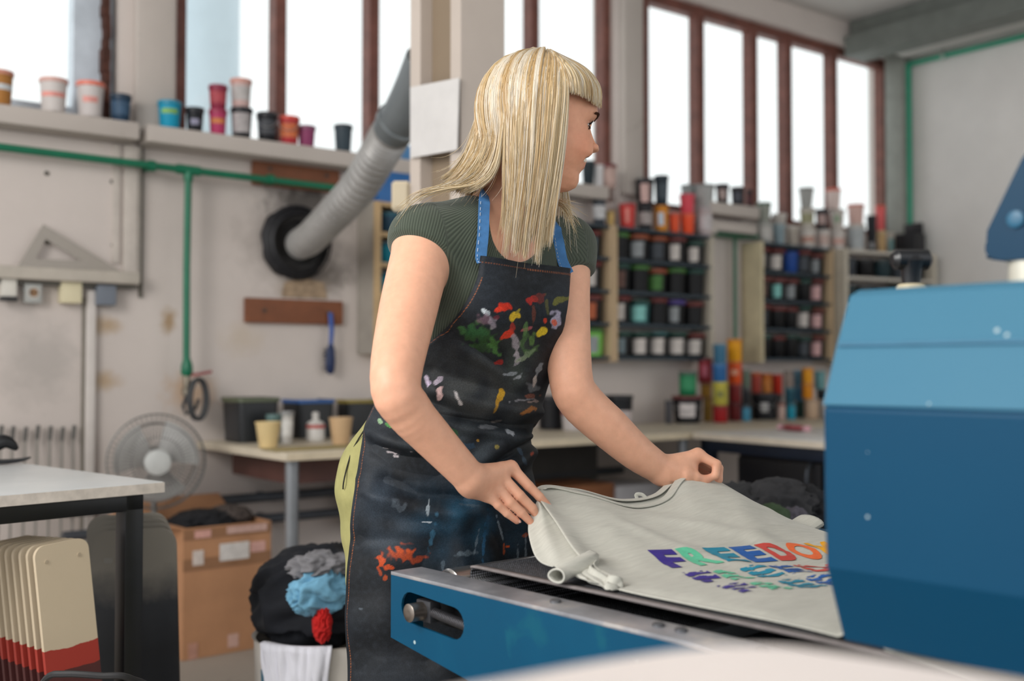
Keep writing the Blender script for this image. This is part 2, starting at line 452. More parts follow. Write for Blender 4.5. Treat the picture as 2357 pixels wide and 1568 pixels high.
# sockets and boxes hanging under the board
def wallbox(name, label, cat, px0, px1, py0, py1, col, d=.045, extra=None, Y=YW - .012):
    p, q = onY(px0, py1, Y - d), onY(px1, py0, Y - d)
    e = empty(name, ((p[0] + q[0]) / 2, Y, p[2]), label, cat)
    b = B(); box(b, (p[0], Y - d, p[2]), (q[0], YW - .002, q[2]), .006); obj('housing', b, mat(col, .45, var=.05), e, world=True)
    b = B(); tube(b, [((p[0] + q[0]) / 2, YW - .012, q[2] - .005), ((p[0] + q[0]) / 2, YW - .012, q[2] + .035)], .007, 8); obj('cable', b, mat('#6b6a66', .6), e, world=True)
    if extra: extra(e, p, q, Y - d)
    return e
def ex_switch(e, p, q, Y):
    b = B(); box(b, (p[0] - .004, Y - .008, p[2] - .018), (q[0] + .002, Y + .03, p[2] - .001), .004); obj('black_base', b, M_DARK, e, world=True)
def ex_socket(e, p, q, Y):
    c = np.array([(p[0] + q[0]) / 2, Y, (p[2] + q[2]) / 2 - .005]); R = (q[0] - p[0]) * .36
    b = B(); lathe(b, [(R, 0), (R, .004), (R * .82, .004), (R * .78, .001), (.001, .0015)], 24, c, (0, -1, 0), cap1=False); obj('socket_ring', b, mat('#c9c6c0', .4), e, world=True)
    b = B(); lathe(b, [(R * .7, 0), (R * .7, .0035)], 20, c, (0, -1, 0)); obj('socket_well', b, mat('#8c6a4b', .6, var=.3, scale=60), e, world=True)
    b = B()
    for s in (-1, 1): lathe(b, [(.004, .0034), (.004, .005)], 10, c + np.array([s * .011, 0, 0]), (0, -1, 0))
    obj('pin_holes', b, M_DARK, e, world=True)
wallbox('light_switch', 'white switch box with black base at the far left end of the socket row', 'switch', 4, 40, 637, 682, '#d5d1c8', .05, ex_switch)
wallbox('power_socket', 'grey power socket with round brown well under the set square', 'socket', 57, 98, 645, 697, '#a8a9a6', .035, ex_socket)
wallbox('junction_box', 'cream square junction box under the wall board', 'junction box', 141, 190, 643, 697, '#d9cfae', .045)
wallbox('junction_box', 'blue grey square junction box at the right end of the socket row', 'junction box', 224, 269, 657, 702, '#6f7681', .05)
# cable trunk
b = B(); x0, x1 = Xw(194), Xw(215); box(b, (x0, YW - .03, .001), (x1, YW - .002, 1.40), .004)
e = tag(recenter(obj('cable_trunk', b, mat('#cfc8c3', .6, var=.06))), 'pale vertical cable trunk running down the wall beside the junction boxes', 'trunking')
b = B(); box(b, (Xw(187), YW - .014, .06), (Xw(193), YW - .002, 1.37)); tag(obj('trim_10', b, mat('#7d776d', .7)), kind='structure')
# green air line
YP = 4.50; hp = float(onY(400, 388, YP)[2]); ru = .0155
e = empty('air_pipe', (Xw(430, YP), YP, hp), 'green compressed air pipe along the wall with a drop to a gate valve', 'pipe')
b = B(); tube(b, [(Xw(-400, YP), YP, hp + .012), (Xw(430, YP), YP, hp), (Xw(865, YP), YP, hp - .006)], ru, 14); obj('main_run', b, M_GREEN, e, world=True)
xd = Xw(430, YP); hd = float(onY(430, 848, YP)[2])
b = B(); tube(b, [(xd, YP, hp), (xd - .004, YP, (hp + hd) / 2), (xd - .002, YP, hd)], .0145, 14); obj('drop_pipe', b, M_GREEN, e, world=True)
b = B(); tube(b, [(xd - .05, YP, hp + .001), (xd + .05, YP, hp - .001)], ru * 1.35, 14); tube(b, [(xd, YP, hp), (xd, YP, hp - .045)], ru * 1.3, 14); obj('tee_joint', b, M_GREEN, e, world=True)
for px in (345, 620):
    x = Xw(px, YP); b = B(); tube(b, [(x - .013, YP, hp), (x + .013, YP, hp)], ru * 1.5, 12); box(b, (x - .01, YP, hp - .012), (x + .01, YW - .002, hp + .012)); obj('pipe_clip', b, M_GREEN, e, world=True)
b = B(); lathe(b, [(.015, .06), (.024, .03), (.025, .0), (.018, -.012)], 16, (xd, YP, hd - .02)); obj('reducer', b, M_GREEN, e, world=True)
b = B(); lathe(b, [(.012, -.01), (.014, -.02), (.014, -.06), (.02, -.065), (.02, -.09), (.01, -.10)], 14, (xd, YP, hd - .02)); obj('valve_body', b, mat('#7d7568', .35, .8), e, world=True)
b = B(); obox(b, (xd + .055, YP - .025, hd - .022), (.045, 0, .008), (0, .002, 0), (-.001, 0, .006)); obj('valve_lever', b, mat('#8e3b3b', .5), e, world=True)
b = B(); c = np.array([xd + .035, YP - .02, hd - .10])
for k in range(3):
    tube(b, [c + np.array([.036 * math.cos(a) + .004 * k, -.008 * k, .085 * math.sin(a) - .03]) for a in np.linspace(1.9, 1.9 + 2 * math.pi * .97, 30)], .0075, 8)
tube(b, [(xd, YP - .004, hd - .11), (xd - .02, YP - .012, hd - .16), (xd - .012, YP - .02, hd - .19), (xd + .03, YP - .02, hd - .17), (xd + .045, YP - .02, hd - .13)], .008, 8)
tag(recenter(obj('hose_coil', b, mat('#3a3b3d', .5))), 'small dark coiled hose hanging from the green pipe valve', 'hose')
# wooden boards with the vent hole between
M_WOODB = mat('#7d4a2e', .6, var=.3, scale=5, bump=.2)
for px0, px1, py0, py1, lb in ((583, 782, 366, 424, 'reddish brown board fixed just under the window ledge, above the black vent'), (566, 789, 690, 742, 'reddish brown board on the wall below the black vent')):
    p, q = onY(px0, py1, YW - .025), onY(px1, (py0 + py1) / 2 - (py1 - py0) * .42, YW - .025)
    e = empty('wall_batten', ((p[0] + q[0]) / 2, YW - .02, p[2]), lb, 'board')
    b = B(); box(b, (p[0], YW - .028, p[2]), (q[0], YW - .001, q[2]), .003); obj('plank', b, M_WOODB, e, world=True)
    for f in (.18, .84):
        b = B(); lathe(b, [(.009, 0), (.009, .003), (.004, .005)], 12, (p[0] + (q[0] - p[0]) * f, YW - .028, (p[2] + q[2]) / 2), (0, -1, 0)); obj('screw', b, mat('#4c4a46', .5, .5), e, world=True)
# blue dish brush
p = onY(762, 720, YW - .05); q = onY(760, 862, YW - .05); L = p[2] - q[2]
e = empty('hand_brush', (p[0], YW - .05, q[2]), 'blue hand brush hanging from the lower brown board', 'brush')
b = B(); tube(b, [(p[0], YW - .045, p[2]), (p[0] + .004, YW - .05, p[2] - L * .3), (p[0], YW - .05, p[2] - L * .52)], [.011, .012, .010], 12, flat=(1, .6)); obj('handle', b, mat('#1d4fa0', .4), e, world=True)
b = B(); tube(b, [(p[0], YW - .05, p[2] - L * .5), (p[0], YW - .05, p[2] - L * .58), (p[0] - .002, YW - .05, p[2] - L * .8), (p[0] - .002, YW - .05, p[2] - L * .96), (p[0] - .002, YW - .05, p[2] - L)], [.010, .02, .025, .02, .006], 14, flat=(1, .5)); obj('brush_head', b, mat('#1a2c55', .5), e, world=True)
b = B()
for i in range(90):
    x = random.uniform(-.02, .02); z = random.uniform(.56, .95); c = np.array([p[0] + x, YW - .042, p[2] - L * z]); tube(b, [c, c + np.array([x * .2, .03, random.uniform(-.004, .004)])], .0012, 4, cap=False)
tag(obj('bristles', b, mat('#20263a', .8), e, world=True), kind='stuff')
# vent and duct
c = onY(688, 558, YW - .05)
e = empty('wall_vent', (c[0], YW, c[2] - .17), 'round black sooty vent collar on the wall that the grey duct comes out of', 'vent')
M_SOOT = mat('#1e1c1c', .75, var=.5, scale=20, bump=.5, bscale=90)
b = B(); R = .168
prof = [(R * .96, 0), (R * 1.02, .012), (R * .98, .03), (R * .86, .045), (R * .8, .04), (R * .74, .05), (R * .6, .04), (R * .56, .01), (.001, .008)]
lathe(b, prof, 40, (c[0], YW - .002, c[2]), (0, -1, 0), cap1=False)
for v in b.verts:
    a = math.atan2(v.co.z - c[2], v.co.x - c[0]); s = 1 + .03 * math.sin(5 * a + 1) + .02 * math.sin(11 * a); v.co.x = c[0] + (v.co.x - c[0]) * s; v.co.z = c[2] + (v.co.z - c[2]) * s
obj('collar', b, M_SOOT, e, world=True)
b = B()
for k in range(3): lathe(b, [(R * (1.0 - .1 * k), .03 + .006 * k), (R * (1.03 - .1 * k), .04 + .006 * k), (R * (.97 - .1 * k), .05 + .006 * k)], 40, (c[0], YW - .002, c[2]), (0, -1, 0), cap0=False, cap1=False)
obj('rubber_rings', b, mat('#26262a', .6, var=.3, scale=40), e, world=True)
# mortar smear under the vent: a relief patch
b = B(); pts = [psh(p, YW) for p in ((655, 650), (700, 640), (745, 652), (752, 688), (648, 684))]
prism(b, pts, (0, YW - .006, 0), (1, 0, 0), (0, 0, 1), (0, 1, 0), .006); obj('mortar_patch', b, mat('#a08a72', .9, var=.35, scale=25, bump=.6), e, world=True)
path = [onY(692, 562, YW - .03), onY(718, 545, YW - .22), at(770, 492, 4.62), at(828, 428, 4.42), at(878, 345, 4.24), at(905, 300, 4.14), at(930, 262, 4.06), at(958, 205, 3.98), at(985, 140, 3.9)]
ctr = catmull(path, 150); rr = []
for i in range(150):
    f = i / 149; base = .066 + .012 * f
    if f < .60: base += .0058 * (1 if i % 3 == 0 else -.5)
    if .66 < f < .70: base += .008
    rr.append(base)
e = empty('flexible_duct', path[3], 'grey corrugated ventilation duct rising from the black vent towards the steel column', 'duct')
k = 92
b = B(); tube(b, ctr[:k + 1], rr[:k + 1], 28); obj('corrugated_hose', b, mat('#a3a19f', .42, .3, var=.15), e, world=True)
b = B(); tube(b, ctr[k:], [r + .004 for r in rr[k:]], 28); obj('duct_elbow', b, mat('#6f7578', .4, .3, var=.1), e, world=True)

# ------------------------------------------------------------------ heating pipes low on the wall
for py, lb in ((1148, 'upper dark heating pipe running along the wall under the worktop'), (1199, 'lower dark heating pipe running along the wall under the worktop')):
    h = float(onY(560, py, 4.46)[2]); b = B(); tube(b, [(Xw(150, 4.46), 4.46, h), (4.2, 4.46, h)], .021, 14)
    e = empty('heating_pipe', (Xw(560, 4.46), 4.46, h), lb, 'pipe'); obj('pipe_run', b, mat('#3d4148', .5), e, world=True)
    for x in (.8, 2.1, 3.4):
        b = B(); box(b, (x, 4.46, h - .01), (x + .02, YW - .002, h + .01)); obj('pipe_bracket', b, mat('#3d4148', .5), e, world=True)
# thin rods leaning on the wall
for i, px in enumerate((2, 29, 58, 86, 115, 143, 169)):
    tp = onY(px + 2, 979 + (i % 3) * 2, YW - .03); e = empty('metal_rod', (tp[0] - .05, YW - .2, 0), 'thin grey metal rod leaning on the wall, %s' % (
        'first of the row at the picture edge' if i == 0 else 'last of the row, nearest the fan' if i == 6 else '%s from the fan end of the row' % ordinal(6 - i)), 'rod', 'thin rods leaning on the wall')
    b = B(); tube(b, [(tp[0] - .055, YW - .2, .004), (tp[0] - .004, YW - .035, tp[2] - .05)], .0045, 8); obj('shaft', b, mat('#6f6c66', .4, .5), e, world=True)
    b = B(); tube(b, [(tp[0] - .005, YW - .035, tp[2] - .055), (tp[0], YW - .032, tp[2])], .0075, 10); obj('tip', b, mat('#4b4a47', .5), e, world=True)

# ------------------------------------------------------------------ standing fan
fc = at(360, 1062, 4.28); ax = np.array([CAM[0] - fc[0], CAM[1] - fc[1], .02]); ax[0] += .35; ax /= np.linalg.norm(ax)
e1 = np.cross([0, 0, 1.], ax); e1 /= np.linalg.norm(e1); e2 = np.cross(ax, e1)
e = empty('standing_fan', (fc[0], fc[1], 0), 'round wire caged standing fan in front of the wall behind the white table', 'fan')
R = .184; M_WIRE = mat('#6e6d6b', .4, .4, var=0)
def circ(r, d, n=48): return [fc + ax * d + r * (math.cos(a) * e1 + math.sin(a) * e2) for a in np.linspace(0, 2 * math.pi, n + 1)]
b = B()
for r, d in ((R, 0), (R * .995, .02), (R * .995, -.02), (R * .8, .048), (R * .8, -.05), (R * .52, .06)): tube(b, circ(r, d), .0024 if r > .1 else .0016, 6)
for i in range(56):
    a = 2 * math.pi * i / 56; dv = math.cos(a) * e1 + math.sin(a) * e2
    for s in (1, -1): tube(b, [fc + dv * R * .3 + ax * .066 * s, fc + dv * R * .7 + ax * .055 * s, fc + dv * R * .93 + ax * .03 * s, fc + dv * R], .0011, 4, cap=False)
obj('wire_cage', b, M_WIRE, e, world=True)
b = B(); lathe(b, [(.001, .078), (.03, .077), (.048, .072), (.05, .062), (.05, .055)], 28, fc, ax, cap0=False); obj('hub_badge', b, mat('#b8bab8', .4), e, world=True)
b = B()
for k in range(3):
    for s in range(9):
        a0 = 2 * math.pi * k / 3 + s * .16; a1 = a0 + .16
        q = [fc + r * (math.cos(a) * e1 + math.sin(a) * e2) + ax * (.025 - .05 * t_) for (r, a, t_) in ((.03, a0, s / 9), (R * .86, a0 - .1, s / 9), (R * .86, a1 - .1, (s + 1) / 9), (.03, a1, (s + 1) / 9))]
        b.faces.new([b.verts.new(x) for x in q])
bmesh.ops.remove_doubles(b, verts=b.verts, dist=1e-4); obj('blades', b, mat('#a9a8a6', .4), e, world=True)
b = B(); lathe(b, [(.045, -.06), (.055, -.08), (.05, -.16), (.03, -.19)], 20, fc, ax); obj('motor_housing', b, mat('#9c9c9a', .4), e, world=True)
b = B(); pb = fc - ax * .1; tube(b, [(pb[0], pb[1], .03), (pb[0], pb[1], fc[2] - .02)], .013, 12); obj('pole', b, mat('#8d8d8b', .4), e, world=True)
b = B(); lathe(b, [(.13, .001), (.13, .015), (.06, .04), (.02, .06)], 30, (pb[0], pb[1], 0)); obj('base', b, mat('#8d8d8b', .5), e, world=True)

# ------------------------------------------------------------------ worktop along the wall
HT = .770; TX0, TY0 = float(onH(658, 1043, HT)[0]), float(onH(658, 1043, HT)[1])
e = empty('worktop', ((TX0 + 6.7) / 2, (TY0 + YW) / 2, 0), 'long pale worktop running along the back wall on steel legs', 'worktop')
M_TOP = mat('#cfc4b0', .45, var=.08, scale=6)
b = B(); box(b, (TX0, TY0, HT - .032), (6.7, YW - .004, HT), .004); obj('top_board', b, M_TOP, e, world=True)
b = B(); box(b, (TX0 + .01, TY0 - .002, HT - .030), (6.69, TY0 + .002, HT - .003)); obj('edge_strip', b, mat('#d8c9ae', .5), e, world=True)
for x in (TX0 + .06, 2.6, 4.0, 5.4):
    b = B(); tube(b, [(x, TY0 + .07, .004), (x, TY0 + .07, HT - .032)], .026, 16); lathe(b, [(.04, 0), (.04, .008)], 16, (x, TY0 + .07, .001)); obj('leg', b, mat('#8e9297', .35, .5), e, world=True)
b = B(); box(b, (TX0 + .12, TY0 + .2, HT - .14), (TX0 + .62, YW - .1, HT - .034)); obj('drawer', b, mat('#5b3a33', .6), e, world=True)
b = B(); box(b, (2.5, YW - .16, .36), (4.0, YW - .12, HT - .034)); obj('shade_panel', b, mat('#4b4845', .7), e, world=True)  # dark sheet standing in for the shade under the worktop

def crate(label, px0, px1, py0, py1, rim, depth=.2, body='#1f2226'):
    """open black tub-shaped crate with a coloured rim"""
    p, q = onH(px0, py1, HT), onH(px1, py1, HT); z = float(p @ FWD); H = (py1 - py0) / FPX * z
    a = np.array([q[0] - p[0], q[1] - p[1]]); L = float(np.linalg.norm(a)); rz = 0.0
    x0, y0 = p[0], p[1]; w = L * .80
    e = empty('plastic_crate', (x0 + w / 2, y0 + .02 + depth / 2, HT + .0015), label, 'crate', 'black crates on the worktop')
    b = B(); outer = rrect(w, depth, .025, 5, -w / 2, -depth / 2); n = len(outer)
    rings = []
    for s, h in ((.90, 0), (.99, H * .96), (.99, H), (.95, H), (.87, .008)):
        rings.append([b.verts.new((x * s, y * s, h)) for x, y in outer])
    for u, v in zip(rings, rings[1:]):
        for j in range(n): b.faces.new((u[j], u[(j + 1) % n], v[(j + 1) % n], v[j]))
    b.faces.new(rings[0][::-1]); b.faces.new(rings[-1]); obj('body', b, mat(body, .4, var=.1), e)
    b = B(); o2 = [[b.verts.new((x * s, y * s, h)) for x, y in outer] for s, h in ((1.0, H * .90), (1.05, H * .91), (1.05, H), (.96, H), (.96, H * .98))]
    for u, v in zip(o2, o2[1:]):
        for j in range(n): b.faces.new((u[j], u[(j + 1) % n], v[(j + 1) % n], v[j]))
    obj('rim', b, mat(rim, .45), e)
    return e, (x0 + w / 2, y0 + .02 + depth / 2, w, H)
_, c1 = crate('open black crate with dull green and yellow rim, left on the worktop', 556, 684, 918, 1022, '#59604a', .2)
_, c2 = crate('open black crate with blue rim in the middle of the worktop crates', 694, 812, 922, 1012, '#27599a', .2)
_, c3 = crate('open black crate with yellow rim half hidden behind the apron', 806, 920, 922, 1005, '#8b7a2e', .2)
def bench(kind, label, cat, px0, px1, py0, py1, *a, **k):
    p = onH((px0 + px1) / 2, py1, HT); z = float(p @ FWD)
    return tub(kind, label, cat, p[0], p[1], HT, (px1 - px0) / 2 / FPX * z / 1.04, (py1 - py0) / FPX * z, *a, **k)
bench('plastic_cup', 'cream plastic cup standing in front of the green rimmed crate', 'cup', 587, 647, 972, 1031, '#d8c08e', taper=.72, group='cream cups on the worktop')
bench('plastic_cup', 'cream plastic cup standing in front of the blue rimmed crate', 'cup', 757, 812, 962, 1024, '#c9a983', taper=.74, group='cream cups on the worktop')
for (px0, px1, py0, py1, bc, lc, lb, tx) in ((612, 646, 955, 1022, '#4d6a6c', '#55706f', '#cfd0cd', 'teal tub with pale label squeezed between cup and green rimmed crate'),
                                    (644, 676, 948, 1021, '#c3c0bc', '#8d8d8d', '#d7d5d1', 'whitish container in front of the green rimmed crate, at its corner')):
    bench('paint_container', tx, 'container', px0, px1, py0, py1, bc, lc, lb)
p = onH(726, 1016, HT); z = float(p @ FWD); s = z / FPX
e = empty('plastic_bottle', (p[0], p[1], HT + .001), 'white bottle with red label in front of the blue rimmed crate', 'bottle')
b = B(); lathe(b, [(19 * s, 0), (21 * s, 2 * s), (21 * s, 38 * s), (17 * s, 44 * s), (7 * s, 49 * s), (7 * s, 54 * s)], 20); obj('body', b, mat('#d4d1cd', .35), e)
b = B(); lathe(b, [(8 * s, 53 * s), (8 * s, 65 * s), (4 * s, 67 * s)], 14); obj('cap', b, mat('#c9c6c2', .4), e)
b = B(); lathe(b, [(21.6 * s, 30 * s), (21.6 * s, 38 * s)], 20, cap0=False, cap1=False); obj('red_band', b, mat('#b8433d', .5), e)
b = B(); p, q = onH(560, 1036, HT), onH(845, 1012, HT); box(b, (p[0] + .05, TY0 + .06, HT + .0015), (q[0], TY0 + .2, HT + .007), .002)
tag(recenter(obj('cutting_mat', b, mat('#a09064', .7))), 'flat ochre board lying along the worktop under the cups', 'board')

# ------------------------------------------------------------------ white table, near left
TZ = 2.38; TH = CAMH - 258 / FPX * TZ; cpt = at(377, 1108, TZ); trz = math.radians(10.0)
e = empty('work_table', (cpt[0], cpt[1], 0), 'white topped table with black square steel frame at the left', 'table', rz=trz)
L_, W_ = 1.3, .80
t = NT('white_laminate'); f = t.noise(7, 5, .6); t.l(t.ramp(f, [(.3, lin('#d2d6d8')), (.7, lin('#dcdfe0'))]), t.b.inputs['Base Color'])
t.b.inputs['Roughness'].default_value = .24; M_LAM = t.m
b = B(); box(b, (-L_, 0, TH - .0235), (0, W_, TH), .002); obj('tabletop', b, M_LAM, e)
b = B(); box(b, (-L_, -.0015, TH - .0228), (.0015, .0015, TH - .0015)); box(b, (-.001, 0, TH - .0228), (.0015, W_, TH - .0015)); obj('edge_band', b, mat('#d5ccc2', .5, var=.18, scale=30), e)
M_BLK = mat('#0e1014', .38, var=.3, scale=18)
x1 = -.042; LW_ = .042
for x, y in ((x1 - LW_, .008), (x1 - LW_, W_ - .05), (-L_ + .05, .008), (-L_ + .05, W_ - .05)):
    b = B(); box(b, (x, y, .002), (x + LW_, y + LW_, TH - .024), .003); obj('leg', b, M_BLK, e)
b = B()
for y in (.008, W_ - .05): box(b, (-L_ + .05, y, TH - .058), (x1, y + .038, TH - .024), .003)
for x in (x1 - .038, -L_ + .05): box(b, (x, .008, TH - .058), (x + .038, W_ - .015, TH - .024), .003)
obj('frame_rail', b, M_BLK, e)
b = B(); box(b, (-L_ + .06, .06, .13), (x1 - .005, W_ - .06, .15)); obj('lower_shelf', b, mat('#55514d', .7), e)
# black tape-gun shaped tool on the table
p = onH(28, 1069, TH)
e = empty('hand_clamp', (p[0], p[1], TH + .001), 'black hand tool lying on the white table at the picture edge', 'tool')
b = B(); tube(b, catmull([p + np.array([-.12, .045, .010]), p + np.array([-.04, .0, .008]), p + np.array([.014, -.008, .010]), p + np.array([.042, -.006, .016])], 16), [.012] * 8 + [.011, .0105, .010, .009, .008, .0075, .006, .004], 10, flat=(.55, 1.5)); obj('lower_jaw', b, M_BLK, e, world=True)
b = B(); tube(b, catmull([p + np.array([-.11, .04, .038]), p + np.array([-.05, .008, .052]), p + np.array([-.015, -.003, .058]), p + np.array([.011, -.006, .038])], 14), [.016, .016, .017, .018, .019, .02, .02, .019, .018, .016, .014, .012, .009, .005], 10, flat=(1, .8)); obj('upper_arm', b, M_BLK, e, world=True)
b = B(); obox(b, p + np.array([-.045, .008, .026]), (.014, 0, 0), (0, .009, 0), (0, 0, .018), .003); obj('pivot_block', b, M_DARK, e, world=True)

# ------------------------------------------------------------------ platens and screens under the table
M_CREAM = NT('platen_cream'); 
def two_tone(name, top, bot, h):
    t = NT(name); sep = t.n('ShaderNodeSeparateXYZ'); t.l(t.obj(), sep.inputs[0])
    ns = t.noise(9, 5, .6); ad = t.n('ShaderNodeMath', operation='MULTIPLY_ADD'); t.l(ns, ad.inputs[0]); ad.inputs[1].default_value = .03; t.l(sep.outputs[2], ad.inputs[2])
    gt = t.n('ShaderNodeMath', operation='GREATER_THAN'); t.l(ad.outputs[0], gt.inputs[0]); gt.inputs[1].default_value = h
    g2 = t.n('ShaderNodeMath', operation='GREATER_THAN'); t.l(ad.outputs[0], g2.inputs[0]); g2.inputs[1].default_value = h - .045
    c0 = t.mix(t.noise(5, 5), rgba(bot[1]), rgba(bot[0])); c1 = t.mix(g2.outputs[0], c0, rgba(bot[2]))
    c2 = t.mix(t.noise(6, 5), rgba(top), tuple(min(1, x * .86) for x in lin(top)) + (1,))
    t.l(t.mix(gt.outputs[0], c1, c2), t.b.inputs['Base Color']); t.b.inputs['Roughness'].default_value = .6; return t.m
M_PLATEN = two_tone('platen_paint', '#d2c1a6', ('#5a2a28', '#47201f', '#a33428'), .398)
def upright(kind, label, cat, group, base, w, h, r, th, rz, lean_x, lean_y, m, edge=None):
    e = bpy.data.objects.new(kind, None); COL.objects.link(e)
    M = Matrix.Translation([float(v) for v in base]) @ Matrix.Rotation(rz, 4, 'Z') @ Matrix.Rotation(lean_x, 4, 'X') @ Matrix.Rotation(lean_y, 4, 'Y')
    e.matrix_world = M; _MW[e.name] = M; tag(e, label, cat, group)
    b = B(); prism(b, rrect(w, h, r, 6, -w / 2, 0), (0, 0, 0), (1, 0, 0), (0, 0, 1), (0, 1, 0), th); obj('board', b, m, e, angle=30)
    return e
view = math.atan2(FWD[1], FWD[0]) - math.pi / 2
rz = view + math.radians(50)
for i in range(8):
    p = at(212, 1640, 2.20) + (-RGT * math.sin(math.radians(50)) + FWD * math.cos(math.radians(50))) * .030 * i; p[2] = .152
    e = upright('printing_platen', 'cream platen with red dipped foot under the white table, %s' % ('frontmost' if i == 0 else '%s behind the front one' % ordinal(i - 1)), 'platen', 'cream platens under the table',
            p, .112, .588 - .002 * i, .022, .009, rz, math.radians(-4), math.radians(-4.5), M_PLATEN)
    for s in (-.034, .034) if i == 0 else ():
        b = B(); lathe(b, [(.004, 0), (.004, .0015)], 10, (s, 0, .556), (0, -1, 0)); obj('bolt', b, mat('#b3a48d', .5), e)
t = NT('pale_topped_dark_board'); sep = t.n('ShaderNodeSeparateXYZ'); t.l(t.obj(), sep.inputs[0]); ad = t.n('ShaderNodeMath', operation='MULTIPLY_ADD'); t.l(t.noise(7, 5, .6), ad.inputs[0]); ad.inputs[1].default_value = .14; t.l(sep.outputs[2], ad.inputs[2])
t.l(t.ramp(ad.outputs[0], [(.50, lin('#15171c')), (.60, lin('#2c2f35')), (.68, lin('#8a857c'))]), t.b.inputs['Base Color']); t.b.inputs['Roughness'].default_value = .5; M_SCREEN = t.m  # board colour goes from near black to pale grey towards the top
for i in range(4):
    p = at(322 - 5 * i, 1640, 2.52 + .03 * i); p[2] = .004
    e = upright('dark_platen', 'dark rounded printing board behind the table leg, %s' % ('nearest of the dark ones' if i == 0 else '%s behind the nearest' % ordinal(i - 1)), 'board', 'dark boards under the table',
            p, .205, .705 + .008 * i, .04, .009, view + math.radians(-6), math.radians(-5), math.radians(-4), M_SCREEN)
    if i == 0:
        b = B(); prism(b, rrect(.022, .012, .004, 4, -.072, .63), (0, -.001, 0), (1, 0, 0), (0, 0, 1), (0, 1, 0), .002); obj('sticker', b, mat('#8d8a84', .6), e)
b = B(); tube(b, catmull([at(60, 1650, 2.1), at(105, 1564, 2.0), at(150, 1552, 1.98), at(230, 1556, 1.98), at(300, 1562, 2.0), at(360, 1620, 2.1), at(380, 1900, 2.15)], 30), .006, 8)
tag(recenter(obj('extension_cable', b, M_DARK)), 'black cable looping in front of the platens under the table', 'cable')

# ------------------------------------------------------------------ cardboard box on the floor
p0, p1 = onH(420, 1523, 0), onH(622, 1487, 0); ang = math.atan2(p1[1] - p0[1], p1[0] - p0[0]); w = float(np.linalg.norm((p1 - p0)[:2]))
zf = float(p0 @ FWD); H = (1523 - 1222) / FPX * zf; D = .36
e = empty('cardboard_box', (p0[0], p0[1], .001), 'tall brown cardboard box with white labels and dark clothes inside', 'box', rz=ang)
M_CARD = mat('#b58561', .8, var=.1, scale=7); M_TAPE = mat('#936a4b', .5, var=.1)
b = B(); tk = .006
box(b, (0, 0, 0), (w, tk, H)); box(b, (0, D - tk, 0), (w, D, H)); box(b, (0, tk, 0), (tk, D - tk, H)); box(b, (w - tk, tk, 0), (w, D - tk, H)); box(b, (tk, tk, 0), (w - tk, D - tk, tk))
obj('body', b, M_CARD, e, smooth=False)
b = B(); obox(b, (-.075, D / 2, H + .02), (.08, 0, -.02), (0, D / 2, 0), (.001, 0, .003)); obj('flap', b, M_CARD, e, smooth=False)
b = B(); obox(b, (w / 2, D + .05, H + .03), (w / 2, 0, 0), (0, .06, .035), (0, -.002, .003)); obj('flap', b, M_CARD, e, smooth=False)
b = B(); box(b, (-.001, -.0015, H - .16), (w + .001, .001, H - .115)); box(b, (-.001, -.0015, H - .045), (w + .001, .001, H - .005)); obj('tape_band', b, M_TAPE, e, smooth=False)
for (x0, x1, z0, z1, c, nm) in ((.40, .74, H - .135, H - .07, '#d5d0cc', 'paper_label'), (.10, .22, H - .14, H - .085, '#d2c6be', 'paper_label'), (.76, .93, H - .115, H - .075, '#d3a49a', 'paper_label'), (.12, .3, H - .04, H - .012, '#d3a095', 'paper_label'), (.48, .95, H - .035, H - .008, '#c9a69b', 'paper_label'), (.50, .62, .02, .07, '#cfa99c', 'paper_label'), (.06, .16, .0, .06, '#b98a78', 'paper_label')):
    b = B(); box(b, (x0 * w, -.003, z0), (x1 * w, -.0016, z1)); obj(nm, b, mat(c, .6, var=.15, scale=50), e, smooth=False)
cc = _MW[e.name] @ Vector((w * .45, D * .5, H - .01)); cc2 = _MW[e.name] @ Vector((w * .72, D * .5, H - .01))
crumple('black_garment', cc, (w * .36, D * .36, .05), '#15161b', 'black garment heaped in the top of the cardboard box', 'clothing', 3)
crumple('brown_garment', cc2 + Vector((.02, .02, .015)), (w * .22, D * .3, .042), '#4b423e', 'brown grey garment bunched at the right of the cardboard box top', 'clothing', 5)

# ------------------------------------------------------------------ laundry bin
bc = at(742, 1460, 2.72); RB = .165; HB = bc[2]
e = empty('laundry_bin', (bc[0], bc[1], .001), 'pale round bin heaped with clothes beside the apron', 'bin')
b = B(); lathe(b, [(RB * .86, 0), (RB * .9, .01), (RB, HB), (RB * 1.03, HB + .004), (RB * .97, HB), (RB * .85, .02)], 40, cap1=True); obj('body', b, mat('#cfc9c2', .5, var=.08), e)
# blue lettering-like print on the bin
az = math.atan2(-bc[1], -bc[0])
b = B()
for (a0, a1, z0, z1) in ((.98, 1.06, .30, .37), (.92, 1.02, .36, .385), (.88, .96, .27, .35), (.80, .87, .22, .33), (.72, .80, .25, .27), (.90, .99, .19, .22), (.74, .78, .17, .28)):
    n = 4; r_ = [[b.verts.new(((RB * (.9 + .1 * z / HB) + .0015) * math.cos(az - a), (RB * (.9 + .1 * z / HB) + .0015) * math.sin(az - a), z)) for a in np.linspace(a0, a1, n)] for z in (z0, z1)]
    for i in range(n - 1): b.faces.new((r_[0][i], r_[0][i + 1], r_[1][i + 1], r_[1][i]))
obj('printed_mark', b, mat('#3f6f86', .5), e)
